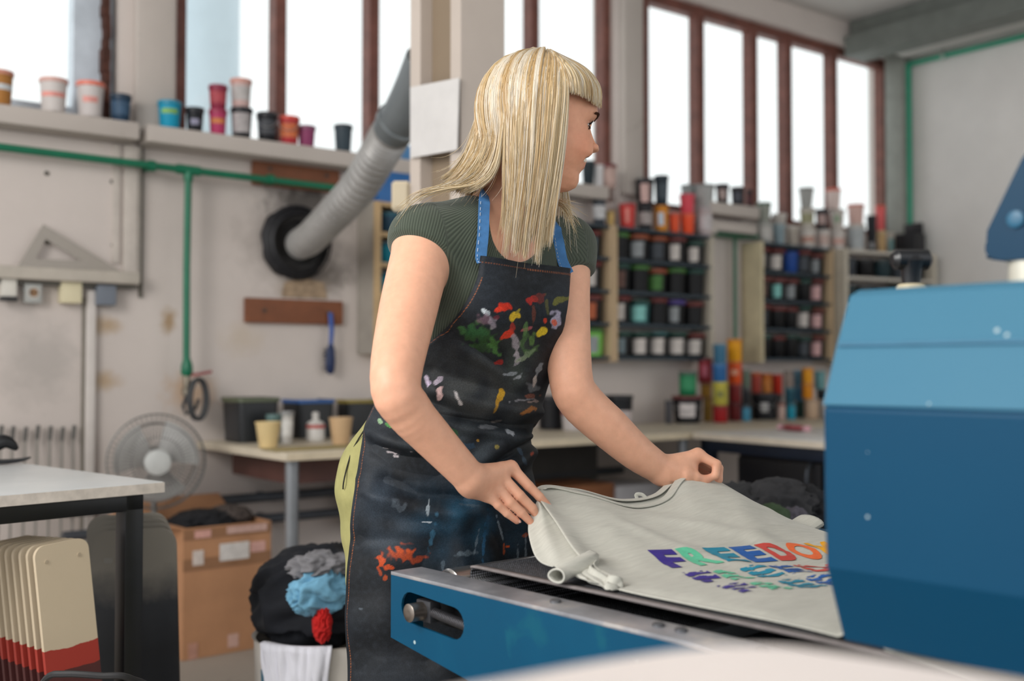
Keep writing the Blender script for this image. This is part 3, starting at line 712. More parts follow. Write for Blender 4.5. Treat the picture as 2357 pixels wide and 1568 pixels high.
# white cloth over the rim
b = B(); nu, nv = 40, 24; V = []
for i in range(nu):
    a_ = i / (nu - 1)
    for j in range(nv):
        f = j / (nv - 1); a = az + (-.98 + .40 * f) + (1.13 - .60 * f) * a_; rr_ = RB + .012 + .016 * mnoise.noise(Vector((i * .30 + 2 * f, f * 2.2, 4))) * (.3 + f) + .008 * mnoise.noise(Vector((i * .7 - 3 * f, f * 5, 9)))
        z = HB + .012 - (f - .12) * (.30 + .05 * math.sin(i * .25)) if f > .12 else HB + .012 - .1 * (.12 - f)
        if f < .12: rr_ = RB - .03 + .045 * f / .12
        V.append((bc[0] + rr_ * math.cos(a), bc[1] + rr_ * math.sin(a), z))
o = npmesh('white_cloth', V, gridfaces(nu, nv), mat('#d3d3dc', .9, var=.05, bump=.2, bscale=300)); md = o.modifiers.new('thickness', 'SOLIDIFY'); md.thickness = .004
tag(recenter(o), 'white cloth hanging over the rim of the pale bin', 'cloth')
G = 'clothes heaped in the bin'
cb = Vector(bc)
crumple('black_clothes', cb + Vector((.012, .03, .085)), (.165, .15, .125), '#10131b', 'black clothes forming the big heap in the pale bin', 'clothing', 8, G, amp=.20, freq=1.1)
q = at(738, 1302, 2.60); crumple('grey_garment', q, (.070, .05, .030), '#77767a', 'grey crumpled garment on top of the black heap', 'clothing', 12, G, amp=.42, freq=1.25)
q = at(738, 1362, 2.57); crumple('light_blue_garment', q, (.070, .036, .048), '#6ea3c0', 'light blue crumpled garment in the front of the black heap', 'clothing', 15, G, amp=.40, freq=1.3)
q = at(742, 1438, 2.555); crumple('red_garment', q, (.018, .022, .036), '#b3120f', 'small bright red garment poking out above the bin rim', 'clothing', 17, G, amp=.5, freq=1.2)
# ------------------------------------------------------------------ tubs on the window ledge, left part
YL = 4.50
GL = 'tubs on the window ledge'
def ledge(kind, label, px0, px1, py0, py1, body, lid=None, lab=None, base=LT, Y=YL, H=None, cat='tub', **k):
    px = (px0 + px1) / 2; p = onY(px, (py0 + py1) / 2, Y); z = float(p @ FWD)
    r = (px1 - px0) / 2 / FPX * z / 1.06; hh = (py1 - py0) / FPX * z if H is None else H
    return tub(kind, label, cat, p[0], p[1], base, r, hh, body, lid, lab, GL, **k), hh
ledge('paint_tub', 'ochre tub with white band and pink lid at the far left of the ledge', -32, 30, 157, 236, '#a9743a', '#c98a77', '#c9ced1', labh=(.42, .58), labw=88)
ledge('paint_tub', 'white tub with pink band and pink rim alone against the bright pane', 91, 155, 174, 252, '#cdc6c3', '#d3a79d', '#dd9288', labh=(.42, .56), labw=60)
ledge('paint_tub', 'white tub with bright coral lid beside the torn window frame', 176, 240, 183, 264, '#c9c2c0', '#e07a66', '#d7938a', labh=(.38, .55), labw=35)
ledge('paint_tub', 'small navy tub at the right end of the left ledge', 254, 302, 210, 272, '#203a52', '#27394b', '#34506b')
ledge('paint_tub', 'turquoise tub with yellow lettering patch on the ledge beside the pier', 363, 418, 228, 290, '#1492b4', '#1d86a3', '#7fae5a', labh=(.5, .68), labw=45)
ledge('paint_tub', 'small black tub next to the turquoise one', 427, 470, 240, 295, '#17191f', '#24262c', '#8c8aa0', labh=(.25, .5), labw=30)
_, h1 = ledge('paint_tub', 'magenta tub carrying a dark red tub on the ledge', 480, 523, 244, 302, '#b23a63', '#9d2f50', '#c8793f', labh=(.42, .62), labw=50)
ledge('paint_tub', 'dark red tub standing on top of the magenta one', 480, 524, 188, 243, '#8a2740', '#8b3049', '#a8404a', base=LT + h1 + .003)
_, h1 = ledge('paint_tub', 'black tub with grey label carrying a pinkish tub on the ledge', 530, 582, 243, 312, '#1c1d22', '#26262b', '#a9a3a3', labh=(.15, .8), labw=55)
ledge('paint_tub', 'pinkish white tub with coral lid stacked on the grey labelled black tub', 529, 580, 177, 242, '#c9aaa5', '#d39a8c', '#b7b2b0', base=LT + h1 + .003)
ledge('paint_tub', 'black tub with wire handle just left of the coral red tub', 590, 640, 256, 322, '#15171c', '#26272c', '#3d3f45', handle=True)
ledge('paint_tub', 'coral red tub with shiny wire handle on the ledge', 640, 690, 264, 328, '#b0323a', '#d8503f', '#c96a3f', handle=True)
ledge('paint_tub', 'small plum tub right of the coral red one', 684, 727, 288, 336, '#8c3f66', '#84506a')
ledge('paint_tub', 'dark slate tub standing alone right of the plum tub', 768, 812, 283, 345, '#37444d', '#2f3a42')
ledge('paint_tub', 'black tub on the ledge just past the woman\'s face', 1338, 1370, 372, 428, '#1d2a30', '#263236', Y=4.5)
ledge('paint_tub', 'clear whitish jar on the ledge between black tub and maroon lidded tub', 1366, 1390, 382, 432, '#d5d3d4', '#d9d6d6', Y=4.5)
ledge('paint_tub', 'pinkish tub with wide maroon lid at the right end of the long ledge', 1384, 1420, 380, 434, '#b79c94', '#713237', '#c2a59c', Y=4.5)

# ------------------------------------------------------------------ wall shelves full of ink tubs
M_SHELF = mat('#2f3d47', .5, var=.15); M_UPR = mat('#c4ab8a', .6, var=.12, scale=6, bump=.1); M_UPW = mat('#c0b8a9', .6, var=.08)
YS = 4.44
LEV = [1.150, 1.335, 1.515, 1.695, 1.872]
def rack(label, xa, xb, ua, ub, back=True, levels=LEV):
    e = empty('ink_shelf', ((xa + xb) / 2, (YS + YW) / 2, levels[0] - .02), label, 'shelf')
    for i, h in enumerate(levels):
        b = B(); box(b, (xa + .02, YS, h - .018), (xb - .02, YW - .004, h), .002); obj('shelf_board', b, M_SHELF, e, world=True)
    for x, m in ((xa, ua), (xb - .024, ub)):
        b = B(); box(b, (x, YS - .004, levels[0] - .03), (x + .024, YW - .004, levels[-1]), .002); obj('side_panel', b, m, e, world=True)
    return e
RACKS = {
 'left': (3.37, 4.12), 'middle': (4.125, 4.93), 'right': (5.36, 6.09)}
rack('wooden sided ink shelf behind the woman\'s shoulder', *RACKS['left'], M_UPR, M_UPR)
rack('wooden sided ink shelf between the shoulder and the green drop pipe', *RACKS['middle'], M_UPR, M_UPW)
rack('beige sided ink shelf right of the green drop pipe', *RACKS['right'], mat('#cbbf9f', .6), M_UPR)
K, W_C, G_, TE, PU = '#0d0e12', '#c6bfba', '#3f7d3d', '#2a5a5c', '#4a3a86'
RED, DG, OR, GN, BL = '#6a2826', '#1a443c', '#93492a', '#3f7030', '#1b4794'
NAMES = {K: 'black', W_C: 'white', G_: 'green', TE: 'dark teal', PU: 'violet', RED: 'dark red', DG: 'dark green', OR: 'orange', GN: 'leaf green', BL: 'bright blue',
         '#8a8f92': 'grey', '#5c3f36': 'brown', '#7fc0ba': 'aqua', '#c9a0a0': 'pinkish', '#79c052': 'lime green', '#3a4048': 'charcoal', '#a8542f': 'rust', '#6b7b82': 'slate'}
ROWN = ['bottom', 'second', 'third', 'top']
TUBS = {
 'left': {3: [(K, RED, None), (K, RED, W_C), (K, RED, None), (K, OR, W_C), (K, RED, '#6b7b82')],
          2: [(K, RED, None), (K, RED, None), (K, RED, W_C), (K, RED, None), (K, RED, W_C)],
          1: [(K, DG, None), (K, RED, None), (K, RED, W_C), (K, RED, None), (K, RED, '#a8542f')],
          0: [(K, DG, None), (K, RED, None), (K, DG, None), ('#79c052', GN, None), ('#79c052', GN, '#8a8f92')]},
 'middle': {3: [(K, GN, None), (K, OR, '#8a8f92'), (K, OR, '#3a4048'), (K, RED, W_C), (K, DG, W_C)],
            2: [(K, DG, '#5c3f36'), (K, GN, None), (K, OR, GN), (K, GN, None), (K, DG, None)],
            1: [(K, RED, W_C), (TE, DG, '#7fc0ba'), (K, RED, None), (K, PU, '#8a8f92'), (K, RED, None)],
            0: [(K, DG, '#6b7b82'), (K, DG, W_C), (K, TE, W_C), (K, DG, W_C), (K, RED, W_C)]},
 'right': {3: [(K, RED, W_C), (K, RED, W_C), (BL, BL, None), (K, RED, '#3a4048'), (K, RED, '#8a8f92')],
           2: [(K, RED, '#5c3f36'), (K, RED, '#7fc0ba'), (K, RED, '#8a8f92'), (K, DG, None), (K, RED, '#c9a0a0')],
           1: [(K, RED, '#3a4048'), (K, RED, None), (K, RED, None), (K, DG, W_C), (K, RED, '#c9a0a0')],
           0: [(K, DG, None), (K, RED, None), (K, DG, None), (K, DG, '#3a4048'), (K, RED, '#c9a0a0')]}}
WHERE = {'left': 'shelf behind her shoulder', 'middle': 'middle ink shelf', 'right': 'right ink shelf'}
for rk, rows in TUBS.items():
    xa, xb = RACKS[rk]; xa += .03; xb -= .03; pit = (xb - xa) / 5
    for lv, row in rows.items():
        for i, (bc_, lc, lb) in enumerate(row):
            if rk == 'left' and i < 2: continue
            seen = ordinal(i) if rk != 'left' else ordinal(i)
            lbl = '%s tub%s, %s lid, %s on %s row, %s' % (NAMES[bc_], ', %s label' % NAMES[lb] if lb else '', NAMES[lc], ordinal(i), ROWN[lv], WHERE[rk])
            tub('ink_tub', lbl, 'tub', xa + pit * (i + .5) + random.uniform(-.006, .006), YS + .075 + random.uniform(-.008, .008), LEV[lv], pit * .44, random.choice((.138, .145, .150)),
                bc_, lc, lb, 'ink tubs on the wall shelves', taper=.88, lidh=.024, labh=(.12, .72), labw=random.choice((28, 36, 42)))
# corner shelf with pale boards, standing at an angle
ca = onY(1946, 850, 4.355); rzc = -math.radians(11)
e = empty('corner_shelf', (ca[0], ca[1], 1.13), 'pale shelf with dark contents in the room corner behind the blue machine', 'shelf', rz=rzc)
CL = [.0, .19, .38, .56, .735]
for h in CL:
    b = B(); box(b, (.03, 0, h - .02), (.80, .17, h), .003); obj('shelf_board', b, mat('#c6c0b6', .5, var=.06), e)
for x in (0, .80):
    b = B(); box(b, (x, -.004, -.03), (x + .03, .175, .74), .003); obj('side_panel', b, M_UPW, e)
Mc = _MW[e.name]
for lv in range(4):
    for i in range(5):
        q = Mc @ Vector((.10 + .155 * i, .085, CL[lv]))
        tub('ink_tub', 'dark %s tub, %s on the %s board of the corner shelf' % (('slate', 'black', 'teal')[(i + lv) % 3], ordinal(i), ROWN[lv]), 'tub', q.x, q.y, q.z, .062, .125,
            ('#3a4048', K, '#1f343a')[(i + lv) % 3], ('#2b3036', '#1a1c20', '#23363a')[(i + lv) % 3], None, 'dark tubs on the corner shelf', lidh=.02)

# tubs standing on top of the shelves
GT = 'tubs on top of the ink shelves'
TOPH = LEV[-1]; YT = 4.50
def top(label, px0, px1, py0, py1, body, lid=None, lab=None, under=None, Y=YT, base=None, kind='paint_tub', **k):
    px = (px0 + px1) / 2; p = onY(px, (py0 + py1) / 2, Y); z = float(p @ FWD)
    H = (py1 - py0) / FPX * z; r = (px1 - px0) / 2 / FPX * z / 1.08
    hb_ = TOPH if base is None else base
    tub(kind, label, 'tub', p[0], p[1], hb_ if under is None else under, r, H, body, lid, lab, GT, **k)
    return (hb_ if under is None else under) + H + .0025
top('slate tub with white label on the left shelf top beside her shoulder', 1362, 1396, 455, 517, '#3a4048', '#2d3238', '#c4c4c6')
top('small yellowish tub on the left shelf top', 1394, 1416, 484, 520, '#c9a96a', '#a98c58')
top('red tub with white diagonal stripe on the middle shelf top', 1424, 1464, 466, 522, '#cf3f3a', '#b8383a', '#e08a80', labh=(.2, .8), labw=16)
u = top('black tub at the foot of the two black ones on the middle shelf top', 1466, 1503, 474, 530, '#1b1a1f', '#26252a', '#a39a98')
top('black tub with pinkish label stacked beside the pier', 1462, 1507, 413, 474, '#17181d', '#202127', '#c9a8a2', under=u, labh=(.1, .8), labw=30)
u = top('amber yellow tub with pale label on the middle shelf top', 1503, 1540, 474, 534, '#d98b1f', '#c98028', '#c9d3e0', labw=25)
top('tall slate black tub stacked on the amber one', 1505, 1540, 405, 474, '#23303a', '#2b3a44', '#3f4b54', under=u)
top('orange red tub between the amber and the pink stack', 1538, 1566, 490, 536, '#ea5a33', '#cf5a44')
u = top('bright orange tub under the pink one', 1565, 1600, 492, 540, '#f0562e', '#e5674a')
top('coral pink tub stacked on the bright orange one', 1563, 1600, 447, 491, '#e0505e', '#d94f60', under=u)
u = top('pale mauve bucket beside the grey concrete stub', 1602, 1642, 478, 545, '#b9adae', '#b3abad', '#c9c3c5')
top('grey bucket stacked on the pale mauve one', 1600, 1646, 425, 477, '#a9aaa9', '#8f9494', under=u)
ws = SILL + .05
top('wide grey tin on the sill behind the pink tub', 1566, 1604, 420, 462, '#a3abab', '#8b9696', Y=4.62, base=LT)
for i, (a, c, lbx) in enumerate(((1646, 1679, '#b9a4a0'), (1681, 1715, '#4b4d57'), (1717, 1733, '#5f3035'))):
    top('%s on the concrete stub above the green pipe' % ('black tub with pinkish label' if i == 0 else 'black tub with grey mark, middle one' if i == 1 else 'narrow dark maroon tub'), a, c, 432 + 2 * i, 478, '#1c1c22' if i < 2 else '#3a1f24', '#30262a', lbx, Y=4.52, base=LT, kind='ink_tub', labw=34)
u = top('dull grey tub above the left end of the right shelf', 1742, 1780, 512, 560, '#a8a7a3', '#a3a39f', '#bdbbb7')
top('grey green tub stacked on the dull grey one', 1740, 1776, 468, 512, '#94988f', '#5f7a68', under=u)
u = top('blue grey tin on the right shelf top', 1778, 1808, 518, 565, '#8b9ea6', '#97a6ac', '#7f929a')
top('flat pale tub stacked on the blue grey tin', 1776, 1812, 494, 517, '#b9b3ad', '#c9c3bd', under=u)
u = top('beige tub right of the blue grey tin', 1810, 1838, 523, 569, '#b3aa9f', '#c9c4bd', '#a39a90')
u2 = top('white tub at the foot of the tin stack', 1840, 1878, 530, 575, '#cfc9c3', '#c3bdb6', '#b98f80', labh=(.25, .55))
u2 = top('pale tub with brownish mark in the middle of the tin stack', 1840, 1876, 485, 530, '#c3bdb3', '#b7b1a6', '#9a9878', under=u2)
top('shiny grey tin on top of the tin stack', 1838, 1874, 438, 484, '#a5a6a3', '#8f908d', under=u2, taper=.72)
u = top('white tub right of the tin stack', 1880, 1910, 535, 580, '#d3cdc8', '#c9c3be', '#c9b0a8')
top('black and pinkish tub stacked beside the tin stack', 1876, 1908, 488, 534, '#23252b', '#2a2a30', '#b39a96', under=u, labw=40)
u = top('white tub with faded pink print near the corner', 1912, 1946, 538, 585, '#d0c9c4', '#cdc6c1', '#cfa79d', labh=(.3, .6))
u = top('pale tub with green mark in the corner stack', 1910, 1944, 490, 537, '#c9c2bb', '#c3bcb5', '#8fa58a', under=u, labh=(.35, .7), labw=24)
top('whitish tub with coral lid on top of the corner stack', 1902, 1936, 442, 489, '#e3cfc9', '#e0705c', under=u)
u = top('large white tub with speckled label beside the dark canister', 1950, 1992, 525, 590, '#cac7c3', '#c3bfba', '#aab0b3', labh=(.15, .85))
u = top('pinkish tub stacked on the speckled white one', 1950, 1990, 478, 524, '#dcb9b0', '#dd8f82', under=u)
top('tall black canister near the corner', 1994, 2018, 500, 590, '#1c1e24', '#26272d', '#9a9a9c', labh=(.15, .3), labw=30)
u = top('yellowish tub right of the black canister', 2018, 2040, 505, 562, '#c9a778', '#d0b890')
top('bright coral pink tub stacked on the yellowish one', 2014, 2038, 447, 504, '#e86a6a', '#e0604f', under=u, taper=.75)
top('pale tub with teal mark in the corner', 2040, 2062, 510, 566, '#c9c4ba', '#bdb6aa', '#6fa3a5', labw=30)
# dark boxes at the corner
b = B(); p = onY(2105, 540, 4.36); box(b, (p[0] - .12, 4.28, 1.868), (XE - .13, 4.44, 2.02), .006); box(b, (p[0] - .02, 4.29, 2.021), (XE - .14, 4.43, 2.10), .006)
tag(recenter(obj('black_case', b, mat('#1a1b20', .5))), 'black stepped case on top of the shelf in the room corner', 'case')
# green drain pipe under the stub
e = empty('drain_pipe', (Xw(1693, 4.54), 4.54, .80), 'thin green pipe dropping between the two ink shelves from a green tray', 'pipe')
hh = float(onY(1690, 541, 4.50)[2])
b = B(); box(b, (Xw(1640, 4.50), 4.46, hh - .012), (Xw(1736, 4.50), YW - .002, hh + .014), .004); obj('tray', b, mat('#2c6b50', .5), e, world=True)
b = B(); tube(b, [(Xw(1693, 4.54), 4.54, HT + .01), (Xw(1693, 4.54), 4.54, hh)], .013, 12); obj('drop_pipe', b, mat('#3d6e58', .5), e, world=True)
# green pipe on the end wall
xe = XE - .05; yv = float(onX(2092, 300, xe)[1]); ht = float(onX(2092, 148, xe)[2]); hb2 = float(onX(2102, 560, xe)[2])
e = empty('air_pipe', (xe, yv, hb2), 'bright green air pipe running up the corner and along the end wall', 'pipe')
M_GR2 = mat('#169a78', .35)
b = B(); tube(b, [(xe, yv, .9), (xe, yv, ht)], .019, 12); obj('riser', b, M_GR2, e, world=True)
b = B(); tube(b, [(xe, yv + .012, ht), (xe, -.3, ht)], .017, 12); obj('cross_run', b, M_GR2, e, world=True)
y2 = float(onX(2172, 110, xe)[1]); b = B(); tube(b, [(xe, y2, ht - .01), (xe, y2, HC - .125)], .008, 8); obj('hanger', b, mat('#8a8d86', .5), e, world=True)
b = B(); tube(b, [(xe, y2 + .012, ht), (xe, y2 - .012, ht)], .026, 12); obj('clamp', b, mat('#9fb5aa', .4), e, world=True)

# ------------------------------------------------------------------ small cabinet left of the column
xa = Xw(821); xb = xa + .72; yf = 4.44
e = empty('ink_cabinet', ((xa + xb) / 2, (yf + YW) / 2, 1.11), 'grey sided wall cabinet with wooden edged shelves behind the column', 'cabinet')
h0, h1 = float(onX(838, 815, xa)[2]), float(onX(838, 468, xa)[2])
b = B(); box(b, (xa, yf, h0), (xa + .02, YW - .003, h1)); obj('side_panel', b, mat('#a39c93', .6), e, world=True)
b = B(); box(b, (xb - .02, yf, h0), (xb, YW - .003, h1)); obj('side_panel', b, mat('#a39c93', .6), e, world=True)
M_W2 = mat('#c2a47a', .6, var=.15)
for i in range(6):
    h = h0 + (h1 - h0) * i / 5; b = B(); box(b, (xa + .02, yf - .006, h - (.02 if i else 0)), (xb - .02, YW - .003, h + (0 if i else .02))); obj('shelf_board', b, M_W2, e, world=True)
b = B(); box(b, (xa - .004, yf - .012, h0), (xa + .03, yf, h1)); obj('front_edge', b, M_W2, e, world=True)
pit = (h1 - h0) / 5
for i in range(5):
    for j in range(2):
        c = (('#1f7d96', '#1a93b8', '#1c98b8', '#1f8aa0', '#4a9ab0')[i]) if (i + j) % 4 else '#2b4a5e'
        tub('ink_tub', '%s tub, %s from the edge, %s shelf of the grey cabinet' % ('slate blue' if c == '#2b4a5e' else 'teal', ordinal(j), ['lowest', 'second', 'middle', 'fourth', 'uppermost'][i]), 'tub', xa + .12 + .165 * j, yf + .08, h0 + pit * i + (.02 if i == 0 else 0), .066, pit * .70, c, '#1d5f72' if j == 0 else '#7d2f2c', None, 'teal tubs in the grey cabinet')
b = B(); box(b, (xa + .03, yf + .01, h1 + .001), (xa + .22, YW - .01, h1 + .15), .006); tag(recenter(obj('blue_box', b, mat('#2667a8', .45))), 'blue box on the left end of the grey cabinet top', 'box')
b = B(); box(b, (xa + .23, yf + .01, h1 + .001), (xa + .50, YW - .01, h1 + .19), .006); tag(recenter(obj('blue_box', b, mat('#2d5f96', .5))), 'taller darker blue box beside the column on the cabinet top', 'box')
b = B(); box(b, (xa + .23, yf + .01, h1 + .1925), (xa + .50, YW - .01, h1 + .30), .006); tag(recenter(obj('blue_box', b, mat('#3a78ab', .5))), 'lighter blue box stacked uppermost beside the column', 'box')

# ------------------------------------------------------------------ freestanding steel column
P = at(1060, 850, 3.3); cx0, cy0 = float(P[0]), float(P[1]); wx, wy = .166, .285
b = B()
box(b, (cx0, cy0, 0), (cx0 + wx, cy0 + .055, HC)); box(b, (cx0, cy0 + wy - .06, 0), (cx0 + wx, cy0 + wy, HC)); box(b, (cx0 + .05, cy0 + .055, 0), (cx0 + .11, cy0 + wy - .06, HC))
tag(obj('column', b, wall_mat('column_paint', '#c4b8ae', '#a08f7c', .35)), kind='structure')
b = B(); box(b, (cx0 + .044, cy0 + .056, 0.5), (cx0 + .0495, cy0 + wy - .061, HC - .01)); tag(obj('trim_11', b, wall_mat('column_recess_shade', '#8b7a66', '#5a4f44', .6)), kind='structure')  # shading inside the column recess, painted as a brown sheet over the web
pts = [at(944, 201, 3.50), at(1056, 179, 3.283), at(1051, 345, 3.283), at(944, 364, 3.50)]
nn = np.cross(pts[1] - pts[0], pts[3] - pts[0]); nn /= np.linalg.norm(nn)
if nn @ (CAM - pts[0]) < 0: nn = -nn
b = B(); a = [b.verts.new(p) for p in pts]; c = [b.verts.new(p - nn * .004) for p in pts]
b.faces.new(a); b.faces.new(c[::-1])
for i in range(4): b.faces.new((a[i], a[(i + 1) % 4], c[(i + 1) % 4], c[i]))
tag(recenter(obj('notice_board', b, mat('#d2cfcd', .5, var=.05, scale=14), smooth=False)), 'blank whitish sheet fixed to the steel column', 'sheet')
p, q = at(901, 484, 3.52), at(943, 416, 3.52)
e = empty('switch_box', ((p[0] + q[0]) / 2, (p[1] + q[1]) / 2, p[2]), 'cream switch box on the left side of the steel column', 'switch box')
b = B(); rr = RGT * float(np.linalg.norm((q - p)[:2])) / 2; obox(b, (p + q) / 2 + FWD * .03, rr, FWD * .03, (0, 0, (q[2] - p[2]) / 2), .006); obj('housing', b, mat('#d3c5aa', .45, var=.05), e, world=True)
b = B(); obox(b, (p + q) / 2 - FWD * .003, rr * .8, FWD * .004, (0, 0, (q[2] - p[2]) / 2 * .82), .003); obj('cover', b, mat('#c9bba0', .45, var=.05), e, world=True)

# ------------------------------------------------------------------ right worktable with dark cupboard
f0, f1 = onH(1462, 986, HT), onH(1892, 1019, HT); f0 = f0 + (f1 - f0) * ((f0[1] - TY0 + .02) / (f0[1] - f1[1])); ang = math.atan2(f1[1] - f0[1], f1[0] - f0[0])
Lf = float(np.linalg.norm((f1 - f0)[:2])) + .25; Dp = 1.1
e = empty('work_table', (f0[0], f0[1], 0), 'white topped table with dark cupboard under it behind the grey t-shirt', 'table', rz=ang)
b = B(); box(b, (-.0, 0, HT + .002 - .03), (Lf, Dp, HT + .003), .003); obj('tabletop', b, mat('#dedcd9', .4, var=.04), e)
b = B(); box(b, (0, -.002, HT - .027), (Lf, .0005, HT + .001)); obj('edge_band', b, mat('#e0d5c4', .5), e)
M_NAVY = mat('#0d1a2c', .45, var=.2)
b = B(); box(b, (.03, .02, HT - .085), (Lf - .02, .07, HT - .029), .003); box(b, (.03, .02, HT - .085), (.08, Dp - .05, HT - .029), .003); obj('frame_rail', b, M_NAVY, e)
for x in (.04, Lf - .08):
    for y in (.03, Dp - .09):
        b = B(); box(b, (x, y, .002), (x + .05, y + .05, HT - .085), .003); obj('leg', b, M_NAVY, e)
b = B(); box(b, (.26, .06, .05), (Lf - .10, Dp - .15, HT - .09), .004); obj('cupboard_body', b, mat('#0c0d12', .5), e)
for i, (x0, x1, hx) in enumerate(((.27, .80, .74), (.81, 1.36, .87))):
    b = B(); box(b, (x0, .042, .07), (x1 - .01, .059, HT - .10), .003); d = obj('door', b, mat('#0e1016', .4), e)
    b = B(); tube(b, catmull([(hx, .042, .52), (hx, .012, .56), (hx, .012, .64), (hx, .042, .68)], 10), .008, 8); obj('handle', b, mat('#4a4e55', .35, .8), d)
p = onH(1827, 993, HT + .003)
e = empty('wrapped_sweet', (p[0], p[1], HT + .0045), 'small pinkish red wrapped packet lying on the right table', 'packet', rz=ang)
b = B(); tube(b, [(-.06, 0, .014), (-.045, 0, .016), (.045, 0, .016), (.06, 0, .014)], [.012, .016, .016, .012], 12, flat=(1, 1.5)); obj('packet', b, mat('#9c4a50', .3), e)
for s in (-1, 1):
    b = B(); tube(b, [(s * .058, 0, .014), (s * .075, 0, .016), (s * .09, 0, .016)], [.009, .013, .019], 10, flat=(.8, 1.4)); obj('twisted_end', b, mat('#d8a3ae', .3), e)

# ------------------------------------------------------------------ tins and buckets at the back of the worktop
GC = 'tins at the back of the worktop'
YB = 4.40
def tin(label, px0, px1, py0, py1, body, lid=None, lab=None, under=None, Y=YB, kind='ink_tin', **k):
    px = (px0 + px1) / 2; p = onY(px, (py0 + py1) / 2, Y); z = float(p @ FWD)
    H = (py1 - py0) / FPX * z; r = (px1 - px0) / 2 / FPX * z / 1.05
    hb_ = HT + .001 if under is None else under; k.setdefault('taper', .97)
    tub(kind, label, 'tin', p[0], p[1], hb_, r, H, body, lid, lab, GC, **k); return hb_ + H + .002
def tinstack(items):
    u = None
    for it in items: u = tin(*it[:-1], under=u, **it[-1])
tinstack([('black bucket with dark red rim and white label, left of the tin stacks', 1546, 1618, 906, 968, '#15161b', '#6b2b2b', '#d3cccb', dict(taper=.85, handle=True, labw=34)),
          ('green tin standing on the black red rimmed bucket', 1562, 1604, 850, 905, '#1f7a50', '#5a6a62', '#2d8a5c', {})])
tin('slate narrow tin at the left end of the tin group', 1530, 1548, 912, 965, '#4a4a4f', '#3a3a3e')
tinstack([('small ochre tin between the bucket and the red based stack', 1618, 1640, 912, 968, '#a3803a', '#8f6a34', None, dict(Y=4.46)),
          ('ochre brown tin second in the dark red stack', 1612, 1638, 880, 911, '#b08538', '#8a5f2e', None, dict(Y=4.46)),
          ('dark red tin behind the blue stack', 1606, 1640, 824, 879, '#8e2530', '#7d2a33', '#b0586a', dict(Y=4.46, labw=26))])
tinstack([('red tin at the foot of the blue stack', 1640, 1676, 932, 970, '#a01f22', '#8c2428', None, dict(Y=4.33)),
          ('yellow green tin with dark mark in the blue stack', 1640, 1676, 878, 931, '#b9b04a', '#c9bd4a', '#7d7f45', dict(Y=4.33, labw=28, labh=(.35, .6))),
          ('blue tin third from the bottom of the blue stack', 1639, 1673, 836, 877, '#2d66a0', '#3d79b3', None, dict(Y=4.33)),
          ('dusty blue tin topping the blue stack', 1641, 1672, 790, 835, '#3f7392', '#4d7f99', None, dict(Y=4.33))])
tinstack([('maroon tin at the foot of the yellow topped stack', 1676, 1706, 926, 968, '#6b1f22', '#5c2024', None, {}),
          ('dark red tin second in the yellow topped stack', 1676, 1706, 884, 925, '#7d2325', '#8c2a28', None, {}),
          ('orange tin with pale lettering patch in the yellow topped stack', 1674, 1708, 832, 883, '#e0541f', '#d96a2a', '#f0a88a', dict(labh=(.4, .65), labw=30)),
          ('golden yellow tin topping the tallest stack', 1673, 1708, 780, 831, '#f0a81f', '#d98c22', None, {})])
tinstack([('light blue tin low beside the tallest stack', 1706, 1728, 932, 968, '#4a93b3', '#3a4a55', None, dict(Y=4.36)),
          ('black bottle-like tin beside the tallest stack', 1708, 1726, 892, 931, '#202329', '#3a3d42', None, dict(Y=4.36)),
          ('dull green tin beside the tallest stack', 1708, 1727, 850, 891, '#5f6f62', '#6f7a70', None, dict(Y=4.36))])
tinstack([('black bucket with round white mark among the tins', 1728, 1792, 908, 968, '#14151b', '#24252c', '#a9a8a8', dict(taper=.86, labw=18, labh=(.3, .65), handle=True))])
tinstack([('dark grey bucket behind the round marked one', 1732, 1800, 908, 962, '#2a2a2e', '#3a3a3e', None, dict(Y=4.52, taper=.9)),
          ('rust red tin on the row above the black bucket', 1728, 1752, 855, 906, '#b34a3d', '#c96a3a', None, dict(Y=4.50)),])
tin('orange tin on the row above the black bucket', 1752, 1777, 852, 906, '#cf7a2f', '#c96f2e', '#d98a3f', Y=4.50, under=HT + .134)
tin('vermilion tin right of the orange one', 1777, 1801, 853, 904, '#d8371f', '#c9402c', Y=4.54, under=HT + .134)
tinstack([('pale label tin low on the right group', 1788, 1808, 930, 968, '#c3a9a0', '#8a5a52', None, dict(Y=4.34)), ])
tinstack([('teal tin low on the right group', 1808, 1832, 932, 968, '#1f93ae', '#2a6a7a', None, dict(Y=4.34)), ('dark teal tin stacked on the teal one', 1806, 1830, 896, 931, '#1d4f60', '#1f5f70', None, dict(Y=4.34)), ('grey brown tin topping the teal stack', 1804, 1826, 856, 895, '#8a7d76', '#7f746e', None, dict(Y=4.34))])
tinstack([('dark green tin at the foot of the slate blue stack', 1832, 1852, 930, 968, '#1f3f3a', '#24463f', None, dict(Y=4.42)), ('slate blue tin in the right group', 1826, 1850, 896, 929, '#3f6f8c', '#4a7a96', None, dict(Y=4.42)), ('dusty slate tin topping the slate blue stack', 1826, 1848, 858, 895, '#52788c', '#5c8296', None, dict(Y=4.42))])
tinstack([('beige tin low beside the blue machine', 1852, 1884, 922, 966, '#c9ad93', '#b39a84', None, dict(Y=4.34)), ('amber tin on the beige one', 1846, 1872, 886, 921, '#d98a1f', '#c98028', None, dict(Y=4.34)), ('orange amber tin topping the amber stack', 1846, 1872, 850, 885, '#e09a24', '#d08a2a', None, dict(Y=4.34))])
